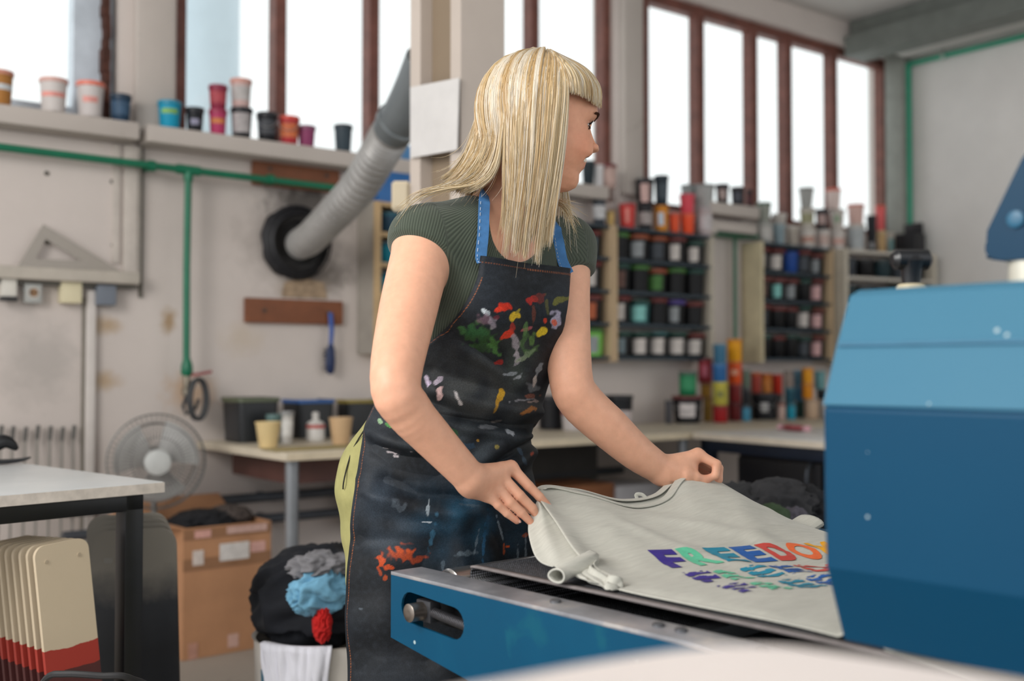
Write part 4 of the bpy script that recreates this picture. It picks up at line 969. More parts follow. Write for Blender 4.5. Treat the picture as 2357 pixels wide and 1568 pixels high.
tinstack([('white tin low beside the machine edge', 1884, 1910, 926, 966, '#c9c0b8', '#b3aaa3', None, dict(Y=4.40)), ('black tin above the white one by the machine', 1880, 1904, 902, 925, '#1f2228', '#2a2d33', None, dict(Y=4.40)), ('aqua tin topping the stack by the machine', 1874, 1900, 860, 901, '#6fa3a8', '#5f9296', None, dict(Y=4.40))])
# containers behind the woman
def be(kind, label, cat, px0, px1, py0, py1, *a, Y=4.35, **k):
    p = onY((px0 + px1) / 2, (py0 + py1) / 2, Y); z = float(p @ FWD)
    tub(kind, label, cat, p[0], p[1], HT + .001, (px1 - px0) / 2 / FPX * z / 1.05, (py1 - py0) / FPX * z, *a, **k)
be('ink_bucket', 'black bucket on the worktop between apron and left arm', 'bucket', 1236, 1302, 918, 995, '#15161b', '#1f2026', None, taper=.9)
be('ink_bucket', 'white bucket with red stripe beside the black one under the forearm', 'bucket', 1290, 1348, 935, 996, '#c9c3c3', '#2a2a2e', '#b34a4a', Y=4.2, labh=(.6, .72), labw=80)
be('ink_bucket', 'black bucket with white and red label right of the forearm', 'bucket', 1392, 1458, 914, 984, '#15161b', '#1c1d23', '#c9bdbc', Y=4.40, labh=(.1, .5), taper=.92)
# things stored under the worktop
b = B(); p, q = onY(1232, 1148, 4.2), onY(1352, 1105, 4.2); box(b, (p[0], 4.0, .281), (min(q[0], onY(1455, 1110, 4.2)[0] - .31), 4.3, .52), .004)
e = tag(recenter(obj('carton', b, mat('#8c5a3a', .8, var=.1))), 'brown carton on the white crate under the worktop', 'carton')
b = B(); p, q = onY(1255, 1200, 4.2), onY(1455, 1110, 4.2); box(b, (p[0] - .1, 3.98, .001), (q[0], 4.34, .279), .008); box(b, (q[0] - .30, 4.0, .2795), (q[0], 4.33, .50), .006)
tag(recenter(obj('storage_bin', b, mat('#b5b3b6', .5))), 'whitish stepped storage bin under the worktop behind the t-shirt', 'bin')
# ------------------------------------------------------------------ conveyor machine
BX = RGT * .750 + FWD * .661; AY = -RGT * .661 + FWD * .750
MO = onH(900, 1315, .77); MRZ = math.atan2(BX[1], BX[0])
def L2W(x, y, z): return np.array([MO[0], MO[1], 0]) + BX * x + AY * y + np.array([0, 0, z])
def onL(px, py, x):
    """pixel -> local (y, z) on the machine plane local-x = x"""
    d = ray(px, py); o = np.array([MO[0], MO[1], 0]) + BX * x
    t = ((o - CAM) @ BX) / (d @ BX); p = CAM + d * t - o
    return float(p @ AY), float(p[2])
mach = empty('conveyor_dryer', (MO[0], MO[1], 0), 'worn blue conveyor dryer with mesh belt and blue hood, in front of the woman', 'machine', rz=MRZ)
def worn_blue(name, base, dark, chip, lo=.66, sc=3.0, rough=.42, chipc=.079):
    t = NT(name); f = t.noise(sc, 6, .6); g = t.noise(sc * 2.3, 4, .5, dist=1.0)
    c1 = t.mix(f, rgba(base), rgba(dark)); 
    v = t.n('ShaderNodeTexVoronoi'); v.inputs['Scale'].default_value = 30; t.l(t.obj(), v.inputs['Vector'])
    nz = t.noise(7, 3, .5); sub = t.n('ShaderNodeMath', operation='MULTIPLY'); t.l(nz, sub.inputs[0]); sub.inputs[1].default_value = .26
    lt = t.n('ShaderNodeMath', operation='LESS_THAN'); t.l(v.outputs['Distance'], lt.inputs[0])
    s2 = t.n('ShaderNodeMath', operation='SUBTRACT'); t.l(sub.outputs[0], s2.inputs[0]); s2.inputs[1].default_value = chipc; t.l(s2.outputs[0], lt.inputs[1])
    c2 = t.mix(t.ramp(g, [(lo, (0, 0, 0)), (lo + .08, (1, 1, 1))]), c1, rgba('#0c5168'))
    t.l(t.mix(lt.outputs[0], c2, rgba(chip)), t.b.inputs['Base Color'])
    t.b.inputs['Roughness'].default_value = rough; t.b.inputs['Specular IOR Level'].default_value = .18; t.bump(t.noise(30, 3), .05, .003)
    return t.m
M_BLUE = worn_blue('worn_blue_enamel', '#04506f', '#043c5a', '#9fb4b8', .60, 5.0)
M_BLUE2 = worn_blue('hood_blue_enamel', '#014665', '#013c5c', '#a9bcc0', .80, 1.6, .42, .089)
M_TOPB = worn_blue('skylit_blue_enamel', '#47788f', '#38708d', '#aebfc2', .80, 2.0, .45, .089)  # hood slope: skylight painted in as a paler blue than the sides
t = NT('rubbed_metal'); f = t.noise(14, 6, .65); t.l(t.ramp(f, [(.35, lin('#8b8d93')), (.55, lin('#a9aab0')), (.7, lin('#c9c4c0'))]), t.b.inputs['Base Color']); t.b.inputs['Metallic'].default_value = .45; t.b.inputs['Roughness'].default_value = .38; M_RUB = t.m
# near side rail with the tensioner slot
LR = -1.55
sl0, sl1 = onL(924, 1395, 0), onL(1068, 1440, 0); sw = .023
def slot(y0, z0, y1, z1, r, n=8):
    d = math.atan2(z1 - z0, y1 - y0); out = []
    y0 += math.cos(d) * r; z0 += math.sin(d) * r; y1 -= math.cos(d) * r; z1 -= math.sin(d) * r
    for i in range(n + 1): a = d + math.pi / 2 + math.pi * i / n; out.append((y0 + r * math.cos(a), z0 + r * math.sin(a)))
    for i in range(n + 1): a = d - math.pi / 2 + math.pi * i / n; out.append((y1 + r * math.cos(a), z1 + r * math.sin(a)))
    return out
zt = .7685
sy0, sy1 = sl0[0], sl1[0]; sz = (sl0[1] + sl1[1]) / 2
b = B(); outl = [(0, .669), (0, zt), (LR, zt), (LR, .45), (-.75, .565)]
prism(b, outl, (0, 0, 0), (0, 1, 0), (0, 0, 1), (1, 0, 0), .004, holes=(slot(sy0, sz + .004, sy1, sz - .004, sw),))
obj('side_rail', b, M_BLUE, mach, smooth=False)
b = B(); box(b, (-.0005, LR, zt - .004), (.058, 0, zt + .0015), .0012); obj('rail_top', b, M_RUB, mach)
for y in (-.33, -.51, -.545, -.66):
    b = B(); lathe(b, [(.008, 0), (.008, .003), (.005, .005)], 12, (.034, y, zt + .001)); obj('rail_screw', b, mat('#6d6e72', .4, .6), mach)
b = B(); box(b, (.004, -.005, .669), (.058, -.0005, zt - .005)); obj('rail_end', b, M_BLUE, mach)
b = B(); box(b, (.054, LR, .69), (.058, -.006, zt - .005)); obj('rail_inner', b, mat('#15171b', .5), mach)
# tensioner
yb = onL(951, 1410, -.012)[0]; zb = onL(951, 1410, -.012)[1]
b = B(); lathe(b, [(.0135, -.03), (.0135, .02), (.011, .0215), (.004, .0215)], 24, (.0, yb, zb), (-1, 0, 0)); obj('tension_bolt', b, mat('#857c74', .3, .85, var=.15), mach)
b = B(); tube(b, [(.012, yb, zb), (.012, sy1 + .004, sz - .006)], .0065, 12)
for i in range(26):
    y = yb - .012 + (sy1 - yb + .012) * i / 26; tube(b, [(.012, y, zb + (sz - .006 - zb) * i / 26), (.012, y - .0012, zb + (sz - .006 - zb) * i / 26)], .0078, 12)
obj('threaded_rod', b, mat('#77767a', .35, .8), mach)
b = B(); box(b, (.004, yb - .02, zb - .016), (.024, yb + .015, zb + .016), .003); obj('slider_block', b, mat('#3a3b3f', .5, .5), mach)
# roller, belt
BH = .777; bx0, bx1 = .088, .80; ry = -.088; RR = .026; RB_ = .011
b = B(); lathe(b, [(.004, 0), (RR * .86, 0), (RR * .9, .002), (RR, .004), (RR, .76), (.004, .762)], 36, (.066, -.056, BH - RR - .004), (1, 0, 0)); obj('end_roller', b, mat('#b9b7b6', .25, .9, var=.06), mach)
def mesh_mat():
    t = NT('black_mesh_belt'); sep = t.n('ShaderNodeSeparateXYZ'); t.l(t.obj(), sep.inputs[0])
    ck = t.n('ShaderNodeTexVoronoi'); ck.inputs['Scale'].default_value = 230; ck.inputs['Randomness'].default_value = .12; t.l(t.obj(), ck.inputs['Vector'])
    c = t.ramp(ck.outputs['Distance'], [(.32, lin('#55565c')), (.52, lin('#0c0d10'))]); t.l(c, t.b.inputs['Base Color'])
    t.b.inputs['Roughness'].default_value = .5; t.bump(ck.outputs['Distance'], .6, .0015); return t.m
M_MESH = mesh_mat()
b = B(); rows = []
pth = [(LR, BH), (-1.0, BH), (-.6, BH), (ry - .02, BH)] + [(ry - .01 + RB_ * math.sin(a), BH - RB_ + RB_ * math.cos(a)) for a in np.linspace(.2, math.pi * .75, 8)] + [(ry - .03, BH - .026), (ry - .05, BH - 2 * RR - .01), (LR, BH - 2 * RR - .012)]
for y, z in pth: rows.append([b.verts.new((x, y, z)) for x in (bx0, bx1)])
for u, v in zip(rows, rows[1:]): b.faces.new((u[0], u[1], v[1], v[0]))
o = obj('mesh_belt', b, M_MESH, mach); md = o.modifiers.new('thickness', 'SOLIDIFY'); md.thickness = .003; md.offset = 1
b = B(); rows = []
for y, z in pth[:6]: rows.append([b.verts.new((x, y, z + .0012 if y < ry else z)) for x in (bx0 - .006, bx0 + .007)])
for u, v in zip(rows, rows[1:]): b.faces.new((u[0], u[1], v[1], v[0]))
o = obj('belt_edge', b, mat('#77706f', .6, var=.2, scale=40), mach); md = o.modifiers.new('thickness', 'SOLIDIFY'); md.thickness = .0035; md.offset = 1
# perforated guard strip beside the belt, and the frame underneath
b = B(); box(b, (.062, LR, BH - .045), (.086, -.50, BH - .022), .002); obj('mesh_guard', b, M_MESH, mach)
b = B(); box(b, (.062, -.47, .70), (.30, -.44, .735), .002); obj('cross_bar', b, mat('#a9acb0', .35, .6), mach)
b = B(); box(b, (.06, LR, .52), (.80, -.22, .66), .004); obj('bed_frame', b, mat('#111317', .6), mach)
b = B(); box(b, (.84, LR, .60), (.90, 0, zt), .003); obj('side_rail', b, M_BLUE, mach)
for x, y in ((.03, -.30), (.84, -.30), (.03, -1.4), (.84, -1.4)):
    b = B(); box(b, (x, y, .002), (x + .05, y + .05, .60), .003); obj('leg', b, mat('#0d4a75', .45), mach)
# hood
hy = -.765; HX = -.012
_, z0 = onL(1926, 1498, HX); _, z1 = onL(1900, 1305, HX); _, z2 = onL(1893, 932, HX)
yl = onL(1893, 932, HX)[0]
dx3 = .052; _, z3 = onL(1956, 668, HX + dx3)
END = -2.25
def facet(name, pts, m, y0s, th=.02, ys=END):
    """folded sheet running along the belt; pts = (x, z), y0s = where each point's near end starts"""
    b = B(); q = [[b.verts.new((x, y, z)) for (x, z), y in zip(pts, y0s)], [b.verts.new((x, ys, z)) for x, z in pts]]
    for i in range(len(pts) - 1): b.faces.new((q[0][i], q[0][i + 1], q[1][i + 1], q[1][i]))
    o = obj(name, b, m, mach, smooth=False); md = o.modifiers.new('thickness', 'SOLIDIFY'); md.thickness = th; md.offset = -1
    bv = o.modifiers.new('edge', 'BEVEL'); bv.width = .005; bv.segments = 3; bv.limit_method = 'ANGLE'
    return o
y0 = onL(1922, 1490, HX + .02)[0]; y1 = onL(1899, 1305, HX)[0]; y3 = onL(1956, 668, HX + dx3)[0]
zm = onL(1915, 795, HX + dx3 * .5)[1]
xm = HX + dx3 * (zm - z2) / (z3 - z2); ym = yl + (y3 - yl) * (zm - z2) / (z3 - z2)
ysc = onL(1895, 1180, HX)[0]
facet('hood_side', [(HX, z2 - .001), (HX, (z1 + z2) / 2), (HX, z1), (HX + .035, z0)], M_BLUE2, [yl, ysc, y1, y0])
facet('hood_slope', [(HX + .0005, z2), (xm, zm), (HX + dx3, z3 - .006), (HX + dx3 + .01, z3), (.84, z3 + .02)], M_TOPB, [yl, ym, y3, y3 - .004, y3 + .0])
b = B(); tube(b, [(xm - .0015, ym - .004, zm), (xm - .0015, END, zm)], .0022, 8); obj('hood_seam', b, mat('#3b6f8c', .5), mach)
# far side and the inlet lintel of the hood
b = B(); box(b, (.84, END, zt + .0), (.87, yl - .02, z3 + .02)); obj('hood_side', b, M_BLUE2, mach)
b = B(); box(b, (.04, yl - .06, z2 - .06), (.84, yl - .035, z3 - .01)); obj('inlet_lintel', b, M_BLUE2, mach)
# hanging heat curtain strip inside
b = B(); box(b, (.04, yl - .12, BH + .06), (.84, yl - .115, z2 - .055)); obj('heat_curtain', b, mat('#17181b', .8), mach)
# knob on the hood top
def hoodtop(px, py, x): yy, zz = onL(px, py, x); return np.array([x, yy, zz])
kc = hoodtop(2098, 648, .26)
zt3 = z3 + .02 * (.26 - HX) / .85
b = B(); lathe(b, [(.018, zt3 - .02), (.018, zt3 + .010), (.015, zt3 + .014), (.008, zt3 + .014)], 24, (kc[0], kc[1], 0)); obj('knob_collar', b, mat('#c9bd9f', .35, var=.05), mach)
hk = hoodtop(2098, 590, .26)[2]
b = B(); lathe(b, [(.011, zt3 + .012), (.012, hk - .018), (.016, hk - .006), (.012, hk)], 20, (kc[0], kc[1], 0))
tube(b, [(kc[0] - .020, kc[1] + .014, hk - .004), (kc[0] - .016, kc[1] + .011, hk - .004), (kc[0] + .016, kc[1] - .011, hk - .004), (kc[0] + .020, kc[1] - .014, hk - .004)], [.007, .0125, .0125, .007], 16); obj('clamp_knob', b, mat('#17191e', .3), mach)
# lifting arm at the picture edge
ax_ = .16; pl = [onL(px, py, ax_) for px, py in ((2400, 285), (2352, 366), (2272, 532), (2264, 556), (2264, 588), (2270, 597), (2300, 599), (2560, 600), (2560, 285))]
b = B(); prism(b, pl, (ax_, 0, 0), (0, 1, 0), (0, 0, 1), (1, 0, 0), .05); bmesh.ops.bevel(b, geom=[e for e in b.edges], offset=.004, segments=2, affect='EDGES'); obj('lift_arm', b, worn_blue('arm_blue', '#023a56', '#02304a', '#8fa6a8', .75, 2, .4), mach, smooth=False)
yb2, zb2 = onL(2312, 470, ax_ - .002); b = B(); lathe(b, [(.009, 0), (.009, .002), (.006, .003), (.002, .003)], 20, (ax_ - .001, onL(2340, 505, ax_)[0], onL(2340, 505, ax_)[1]), (-1, 0, 0)); obj('arm_bolt', b, mat('#1a5a78', .4), mach)
pp = onL(2378, 620, ax_ + .03); b = B(); lathe(b, [(.022, zt3 - .02), (.022, onL(2352, 590, ax_ + .03)[1] + .01)], 24, (ax_ + .025, pp[0], 0)); obj('arm_post', b, mat('#cfcabb', .3, .2, var=.05), mach)

# ------------------------------------------------------------------ pale platen in the very foreground
hp_ = .925
oz = [onH(px, py, hp_) for px, py in ((700, 1650), (1120, 1572), (1330, 1532), (1500, 1505), (1600, 1493), (1690, 1487), (1790, 1488), (1900, 1500), (2100, 1528), (2400, 1580), (2700, 1660))]
ctrp = catmull(oz, 60); far_c = ctrp.mean(0)
back = [np.array([p[0], p[1], hp_]) for p in (ctrp[-1] + (CAM - ctrp[-1]) * .35 * np.array([1, 1, 0]), ctrp[0] + (CAM - ctrp[0]) * .35 * np.array([1, 1, 0]))]
pol = [(float(p[0]), float(p[1])) for p in list(ctrp) + back]
e = empty('printing_platen', (far_c[0], far_c[1], 0), 'pale rounded platen out of focus at the bottom of the picture', 'platen')
b = B(); prism(b, pol, (0, 0, hp_ - .022), (1, 0, 0), (0, 1, 0), (0, 0, 1), .022); obj('board', b, mat('#e4dad5', .6, var=.03), e, world=True)
pc = far_c * .9; pc[2] = 0
b = B(); box(b, (pc[0] - .03, pc[1] - .03, .001), (pc[0] + .03, pc[1] + .03, hp_ - .05)); box(b, (pc[0] - .15, pc[1] - .15, .0), (pc[0] + .15, pc[1] + .15, .02)); obj('stand', b, mat('#55585c', .5), e, world=True)
b = B(); obox(b, (far_c + pc) / 2 * np.array([1, 1, 0]) + np.array([0, 0, hp_ - .036]), FWD * .12, RGT * .03, (0, 0, .0135)); obj('bracket', b, mat('#55585c', .5), e, world=True)

# ------------------------------------------------------------------ grey t-shirt on the belt
SX0, SZ0 = (1450 - CX) / FPX * 1.87, 1.87
def SHW(U, V, h):
    U, V, h = np.broadcast_arrays(np.asarray(U, float), V, h)
    x = SX0 + .917 * U + .397 * V; z = SZ0 + .397 * U - .918 * V
    P_ = RGT * x[..., None] + FWD * z[..., None]; P_ = P_.copy(); P_[..., 2] = h; return P_
def interp(x, xs, ys): 
    xs = np.asarray(xs, float); ys = np.asarray(ys, float); x = np.asarray(x, float)
    # monotone-ish smooth interpolation
    m = np.gradient(ys, xs); i = np.clip(np.searchsorted(xs, x) - 1, 0, len(xs) - 2); h = xs[i + 1] - xs[i]; t = np.clip((x - xs[i]) / h, 0, 1)
    return (2 * t**3 - 3 * t**2 + 1) * ys[i] + (t**3 - 2 * t**2 + t) * h * m[i] + (-2 * t**3 + 3 * t**2) * ys[i + 1] + (t**3 - t**2) * h * m[i + 1]
def vnoise(P_, sc, seed=0):
    P_ = np.asarray(P_); sh = P_.shape[:-1]; out = np.array([mnoise.noise(Vector((p[0] * sc + seed, p[1] * sc, p[2] * sc if len(p) > 2 else seed))) for p in P_.reshape(-1, P_.shape[-1])])
    return out.reshape(sh)
BT = BH + .0065                       # belt surface under the cloth
def V0(U): return interp(U, [-.30, -.195, -.163, -.10, 0, .06, .113, .187, .25, .32, .40], [.10, .036, -.004, .012, .022, .010, -.022, -.030, -.002, .03, .06])
def LIFT(U): return interp(U, [-.30, -.20, -.163, -.10, 0, .06, .113, .187, .25, .32, .40], [.03, .090, .101, .090, .064, .074, .104, .098, .058, .022, .008])
def UN(V): return interp(V, [-.05, .03, .10, .2, .33, .45, .605, .8, 1.1], [-.185, -.19, -.192, -.205, -.206, -.170, -.118, -.10, -.10])
def UF(V): return interp(V, [-.05, .03, .10, .2, .35, .6, 1.1], [.285, .30, .32, .33, .325, .32, .32])
def HS(U, V):
    f = np.clip(1 - (V - V0(U)) / (.30 - .0 * U), 0, 1) ** 1.55
    h = BT + .004 + LIFT(U) * f
    # soft folds fanning out from the two hands, and slub ripples
    h = h + .006 * np.exp(-((U + .05 - 1.2 * (V - .02)) / .035) ** 2) * sstep(.02, .1, V) * sstep(.42, .2, V)
    h = h + .005 * np.exp(-((U - .20 + .35 * V) / .03) ** 2) * sstep(.0, .08, V) * sstep(.34, .18, V)
    h = h + .004 * np.exp(-((U + .12 - .55 * V) / .022) ** 2) * sstep(.05, .12, V) * sstep(.5, .3, V)
    h = h + .035 * np.exp(-((V - .69 - .0 * U) / .022) ** 2) * sstep(.14, .0, U - UN(V))
    return h
NU, NV = 150, 220
uu = np.linspace(0, 1, NU)[:, None]; vv = np.linspace(0, 1, NV)[None, :]
U = np.zeros((NU, NV)); V = np.zeros((NU, NV))
Ut = -.192 + (.30 + .192) * uu
V = V0(Ut) + (.96 - V0(Ut)) * vv
U = UN(V) + (UF(V) - UN(V)) * uu
H = HS(U, V)
edge = np.minimum(U - UN(V), UF(V) - U)
H = np.maximum(BT + .0015, H - .006 * np.exp(-(edge / .012)) * sstep(.2, .35, V))
nz = vnoise(np.stack([U * 1.0, V * 2.2, U * 0], -1), 9, 3.1); nz2 = vnoise(np.stack([U, V * 3, U * 0], -1), 26, 8.7)
H = H + (.0035 * nz + .0012 * nz2) * sstep(0, .03, edge)
H = np.maximum(H, BT + .0012)
t = NT('sage_grey_jersey'); c = lin('#c3c2b8')
mp = t.n('ShaderNodeMapping'); mp.inputs['Rotation'].default_value = (0, 0, .6); mp.inputs['Scale'].default_value = (30, 240, 60); t.l(t.obj(), mp.inputs['Vector'])
f = t.noise(1.0, 4, .6, coord=mp.outputs[0])
t.l(t.ramp(f, [(.25, tuple(x * .88 for x in c)), (.75, tuple(x * 1.06 for x in c))]), t.b.inputs['Base Color']); t.b.inputs['Roughness'].default_value = .95; t.b.inputs['Specular IOR Level'].default_value = .15
t.b.inputs['Sheen Weight'].default_value = .15; t.bump(f, .25, .0015); M_TEE = t.m
tee = empty('tshirt', SHW(.05, .3, BT), 'sage grey t-shirt with a rainbow lettering print lying on the mesh belt', 't-shirt')
o = npmesh('front', SHW(U, V, H).reshape(-1, 3), gridfaces(NU, NV)[:, ::-1], M_TEE, tee, world=True)
md = o.modifiers.new('thickness', 'SOLIDIFY'); md.thickness = .0018; md.offset = -1
# inside of the back, seen through the neck opening
Ub = np.linspace(-.168, .118, 40)[:, None] * np.ones((1, 14)); w_ = np.linspace(0, 1, 14)[None, :]
vb = V0(Ub) - .036 * np.sin(np.clip((Ub + .168) / .286, 0, 1) * math.pi) ** .7 - .004
Vb = vb + .09 * w_; hb_ = BT + LIFT(Ub) * (1.0 - .72 * w_) - .004 + .010 * np.sin(np.clip((Ub + .168) / .286, 0, 1) * math.pi) * (1 - w_)
o = npmesh('back', SHW(Ub, Vb, hb_).reshape(-1, 3), gridfaces(40, 14), M_TEE, tee, world=True); md = o.modifiers.new('thickness', 'SOLIDIFY'); md.thickness = .0016
# collar bands
def band(name, Us, Vs, hs, w, th):
    b = B(); tube(b, list(SHW(Us, Vs, hs)), 1.0, 10, flat=(th, w), up=(0, 0, 1)); obj(name, b, M_TEE, tee, world=True)
us = np.linspace(-.166, .116, 40); band('neck_band', us, V0(us) + .006, HS(us, V0(us) + .006) + .0008, .0075, .0022)
band('neck_band', us, V0(us) - .036 * np.sin((us + .166) / .282 * math.pi) ** .7 - .002, BT + LIFT(us) + .010 * np.sin((us + .166) / .282 * math.pi) - .001, .0075, .002)
q = SHW(.028, float(V0(.028)) - .036, BT + float(LIFT(.028)) + .012)
b = B(); tube(b, catmull([q + RGT * .012 - np.array([0, 0, .004]), q + RGT * .004 + np.array([0, 0, .003]), q - RGT * .006 + np.array([0, 0, .003]), q - RGT * .004 - np.array([0, 0, .005])], 12), 1.0, 8, flat=(.0008, .003), up=FWD); obj('neck_label', b, M_TEE, tee, world=True)
# near sleeve: cloth hanging from the held corner, ending in a rolled cuff
Lp = catmull([at(1236, 1152, 1.755), at(1216, 1205, 1.735), at(1222, 1255, 1.68), at(1240, 1290, 1.63), at(1278, 1306, 1.585), at(1330, 1318, 1.55)], 50)
Rp = catmull([at(1244, 1156, 1.752), at(1290, 1208, 1.722), at(1330, 1252, 1.655), at(1362, 1292, 1.585), at(1395, 1330, 1.52), at(1420, 1356, 1.492)], 50)
G_ = np.zeros((50, 26, 3))
toward = -FWD
for i in range(50):
    for j in range(26):
        f = j / 25; p = Lp[i] * (1 - f) + Rp[i] * f; k = i / 49
        p = p + toward * (.030 * math.sin(math.pi * f) * (.25 + k * .6) + .007 * math.sin(2.2 * math.pi * f * 2 + 5 * k) * k + .005 * math.sin(9 * f - 7 * k) * k * math.sin(math.pi * f))
        p[2] = max(p[2], BT + .001); G_[i, j] = p
o = npmesh('sleeve', G_.reshape(-1, 3), gridfaces(50, 26), M_TEE, tee, world=True); md = o.modifiers.new('thickness', 'SOLIDIFY'); md.thickness = .0018
cp = catmull([at(1279, 1326, 1.522), at(1298, 1320, 1.536), at(1322, 1309, 1.558), at(1346, 1294, 1.582), at(1364, 1276, 1.606)], 40)
for p in cp: p[2] = max(p[2], BT + .0105)
b = B(); rows = []
for i, p in enumerate(cp):
    tg = cp[min(i + 1, 39)] - cp[max(i - 1, 0)]; tg /= np.linalg.norm(tg); e1_ = np.cross(tg, UPV); e1_ /= np.linalg.norm(e1_); e2_ = np.cross(e1_, tg); k = i / 39
    ring = []
    for q in np.linspace(0, 2 * math.pi, 40, endpoint=False):
        r = (.0122 + .004 * k) * (1 + .07 * math.sin(2 * q + 1) + (.05 + .05 * k) * math.sin(3 * q + 2 + 1.5 * k) + .05 * k * math.sin(6 * q + 3 * k)) * (1.08 if i < 2 else 1 if i > 7 else 1.03) * (1 - .45 * sstep(.8, 1, k))
        ring.append(b.verts.new(p + r * (1.08 * math.cos(q) * e1_ + (.74 + .12 * math.sin(2.3 * k + 1)) * math.sin(q) * e2_) + UPV * (.0016 * math.sin(9 * k + 2 * q))))
    rows.append(ring)
for u_, v_ in zip(rows, rows[1:]):
    for j in range(40): b.faces.new((u_[j], u_[(j + 1) % 40], v_[(j + 1) % 40], v_[j]))
o = obj('cuff', b, M_TEE, tee, world=True, angle=180); md = o.modifiers.new('thickness', 'SOLIDIFY'); md.thickness = .0026; md.offset = -1
# the rest of the hem ruffled up on the belt
base_ = catmull([at(1338, 1300, 1.572), at(1352, 1316, 1.545), at(1372, 1334, 1.512), at(1394, 1344, 1.488), at(1408, 1346, 1.478)], 90)
for ly, (off, top_) in enumerate(((0.0, .021), (.010, .026))):
    V_ = np.zeros((90, 8, 3))
    for i in range(90):
        k = i / 89; tg = base_[min(i + 1, 89)] - base_[max(i - 1, 0)]; tg[2] = 0; tg /= np.linalg.norm(tg); sd_ = np.cross(tg, UPV)
        if sd_ @ FWD < 0: sd_ = -sd_
        for j in range(8):
            f = j / 7; lat = .0055 * math.sin(13 * k + ly * 1.7 + .8 * f) * (.5 + .5 * f) + off + .010 * f * f
            V_[i, j] = base_[i] + sd_ * lat; V_[i, j, 2] = BT + .001 + top_ * f * (.75 + .25 * math.sin(7 * k + ly * 2)) * math.sin(math.pi * min(1, .12 + .88 * k + .02) ** .6) ** .5
    o = npmesh('cuff_fold', V_.reshape(-1, 3), gridfaces(90, 8), M_TEE, tee, world=True); md = o.modifiers.new('thickness', 'SOLIDIFY'); md.thickness = .0022; md.offset = 0
# far sleeve sticking out past the body
cp = catmull([at(1735, 1196, 1.95), at(1790, 1216, 1.955), at(1835, 1216, 1.97), at(1866, 1200, 1.99)], 24); b = B()
tube(b, cp, [.018, .022, .022, .022, .022, .022, .022, .021, .021, .021, .02, .02, .02, .019, .019, .019, .018, .018, .018, .018, .018, .018, .018, .018], 18, cap=False, flat=(.62, 1.6)); o = obj('sleeve', b, M_TEE, tee, world=True); md = o.modifiers.new('thickness', 'SOLIDIFY'); md.thickness = .002; md.offset = 0
# lettering: the word in three rows, every letter in its own colour
def letters(word, cols, row, V_top, V_bot, Ua, Ub_, cut):
    cw = (Ub_ - Ua) / len(word)
    for i, ch in enumerate(word):
        cu = bpy.data.curves.new('glyph', 'FONT'); cu.body = ch; cu.size = 1; cu.offset = .05; cu.resolution_u = 4
        to = bpy.data.objects.new('glyph', cu); COL.objects.link(to)
        me = bpy.data.meshes.new_from_object(to.evaluated_get(bpy.context.evaluated_depsgraph_get())); bpy.data.objects.remove(to); bpy.data.curves.remove(cu)
        bm = bmesh.new(); bm.from_mesh(me); bpy.data.meshes.remove(me)
        xs = [v.co.x for v in bm.verts]; ys = [v.co.y for v in bm.verts]; x0, x1, y0, y1 = min(xs), max(xs), min(ys), max(ys)
        for k in range(1, 24):
            bmesh.ops.bisect_plane(bm, geom=bm.verts[:] + bm.edges[:] + bm.faces[:], plane_co=(x0 + (x1 - x0) * k / 24, 0, 0), plane_no=(1, 0, 0))
            bmesh.ops.bisect_plane(bm, geom=bm.verts[:] + bm.edges[:] + bm.faces[:], plane_co=(0, y0 + (y1 - y0) * k / 24, 0), plane_no=(0, 1, 0))
        kill = []
        for f in bm.faces:
            c_ = f.calc_center_median(); fx, fy = (c_.x - x0) / (x1 - x0), (c_.y - y0) / (y1 - y0)
            if cut and math.sin(fy * 20 + row + .9 * math.sin(fx * 9 + i + row)) > cut: kill.append(f)
        bmesh.ops.delete(bm, geom=kill, context='FACES')
        for v in bm.verts:
            fx, fy = (v.co.x - x0) / (x1 - x0), (v.co.y - y0) / (y1 - y0)
            Uq = Ua + cw * (i + .05 + .88 * fx); Vq = V_bot + (V_top - V_bot) * fy
            vt = (Vq - float(V0(Uq))) / (.96 - float(V0(Uq)))
            un, uf_ = float(UN(Vq)), float(UF(Vq)); gu = (Uq - un) / (uf_ - un) * (NU - 1); 
            Ug = -.192 + .492 * gu / (NU - 1); vt = (Vq - float(V0(Ug))) / (.96 - float(V0(Ug))) * (NV - 1)
            a, c_ = int(gu), int(vt); s, r_ = gu - a, vt - c_
            hh_ = H[a, c_] * (1 - s) * (1 - r_) + H[a + 1, c_] * s * (1 - r_) + H[a, c_ + 1] * (1 - s) * r_ + H[a + 1, c_ + 1] * s * r_
            v.co = Vector(SHW(Uq, Vq, hh_ + .0011))
        if bm.faces: obj('printed_letter', bm, mat(cols[i], .55, var=.1, scale=120), tee, world=True, label='%s letter %s of the print' % (['purple', 'mint green', 'teal', 'blue', 'red', 'orange', 'golden yellow'][i], ch))
CO = ['#3a2b8e', '#63c9a2', '#1a8aa8', '#1a5cab', '#d2483f', '#f0703a', '#fbb01a']
letters('FREEDOM', CO, 0, .198, .268, -.086, .250, None)
letters('FREEDOM', CO, 1, .292, .356, -.086, .250, .62)
letters('FREEDOM', CO, 2, .380, .440, -.086, .250, .5)

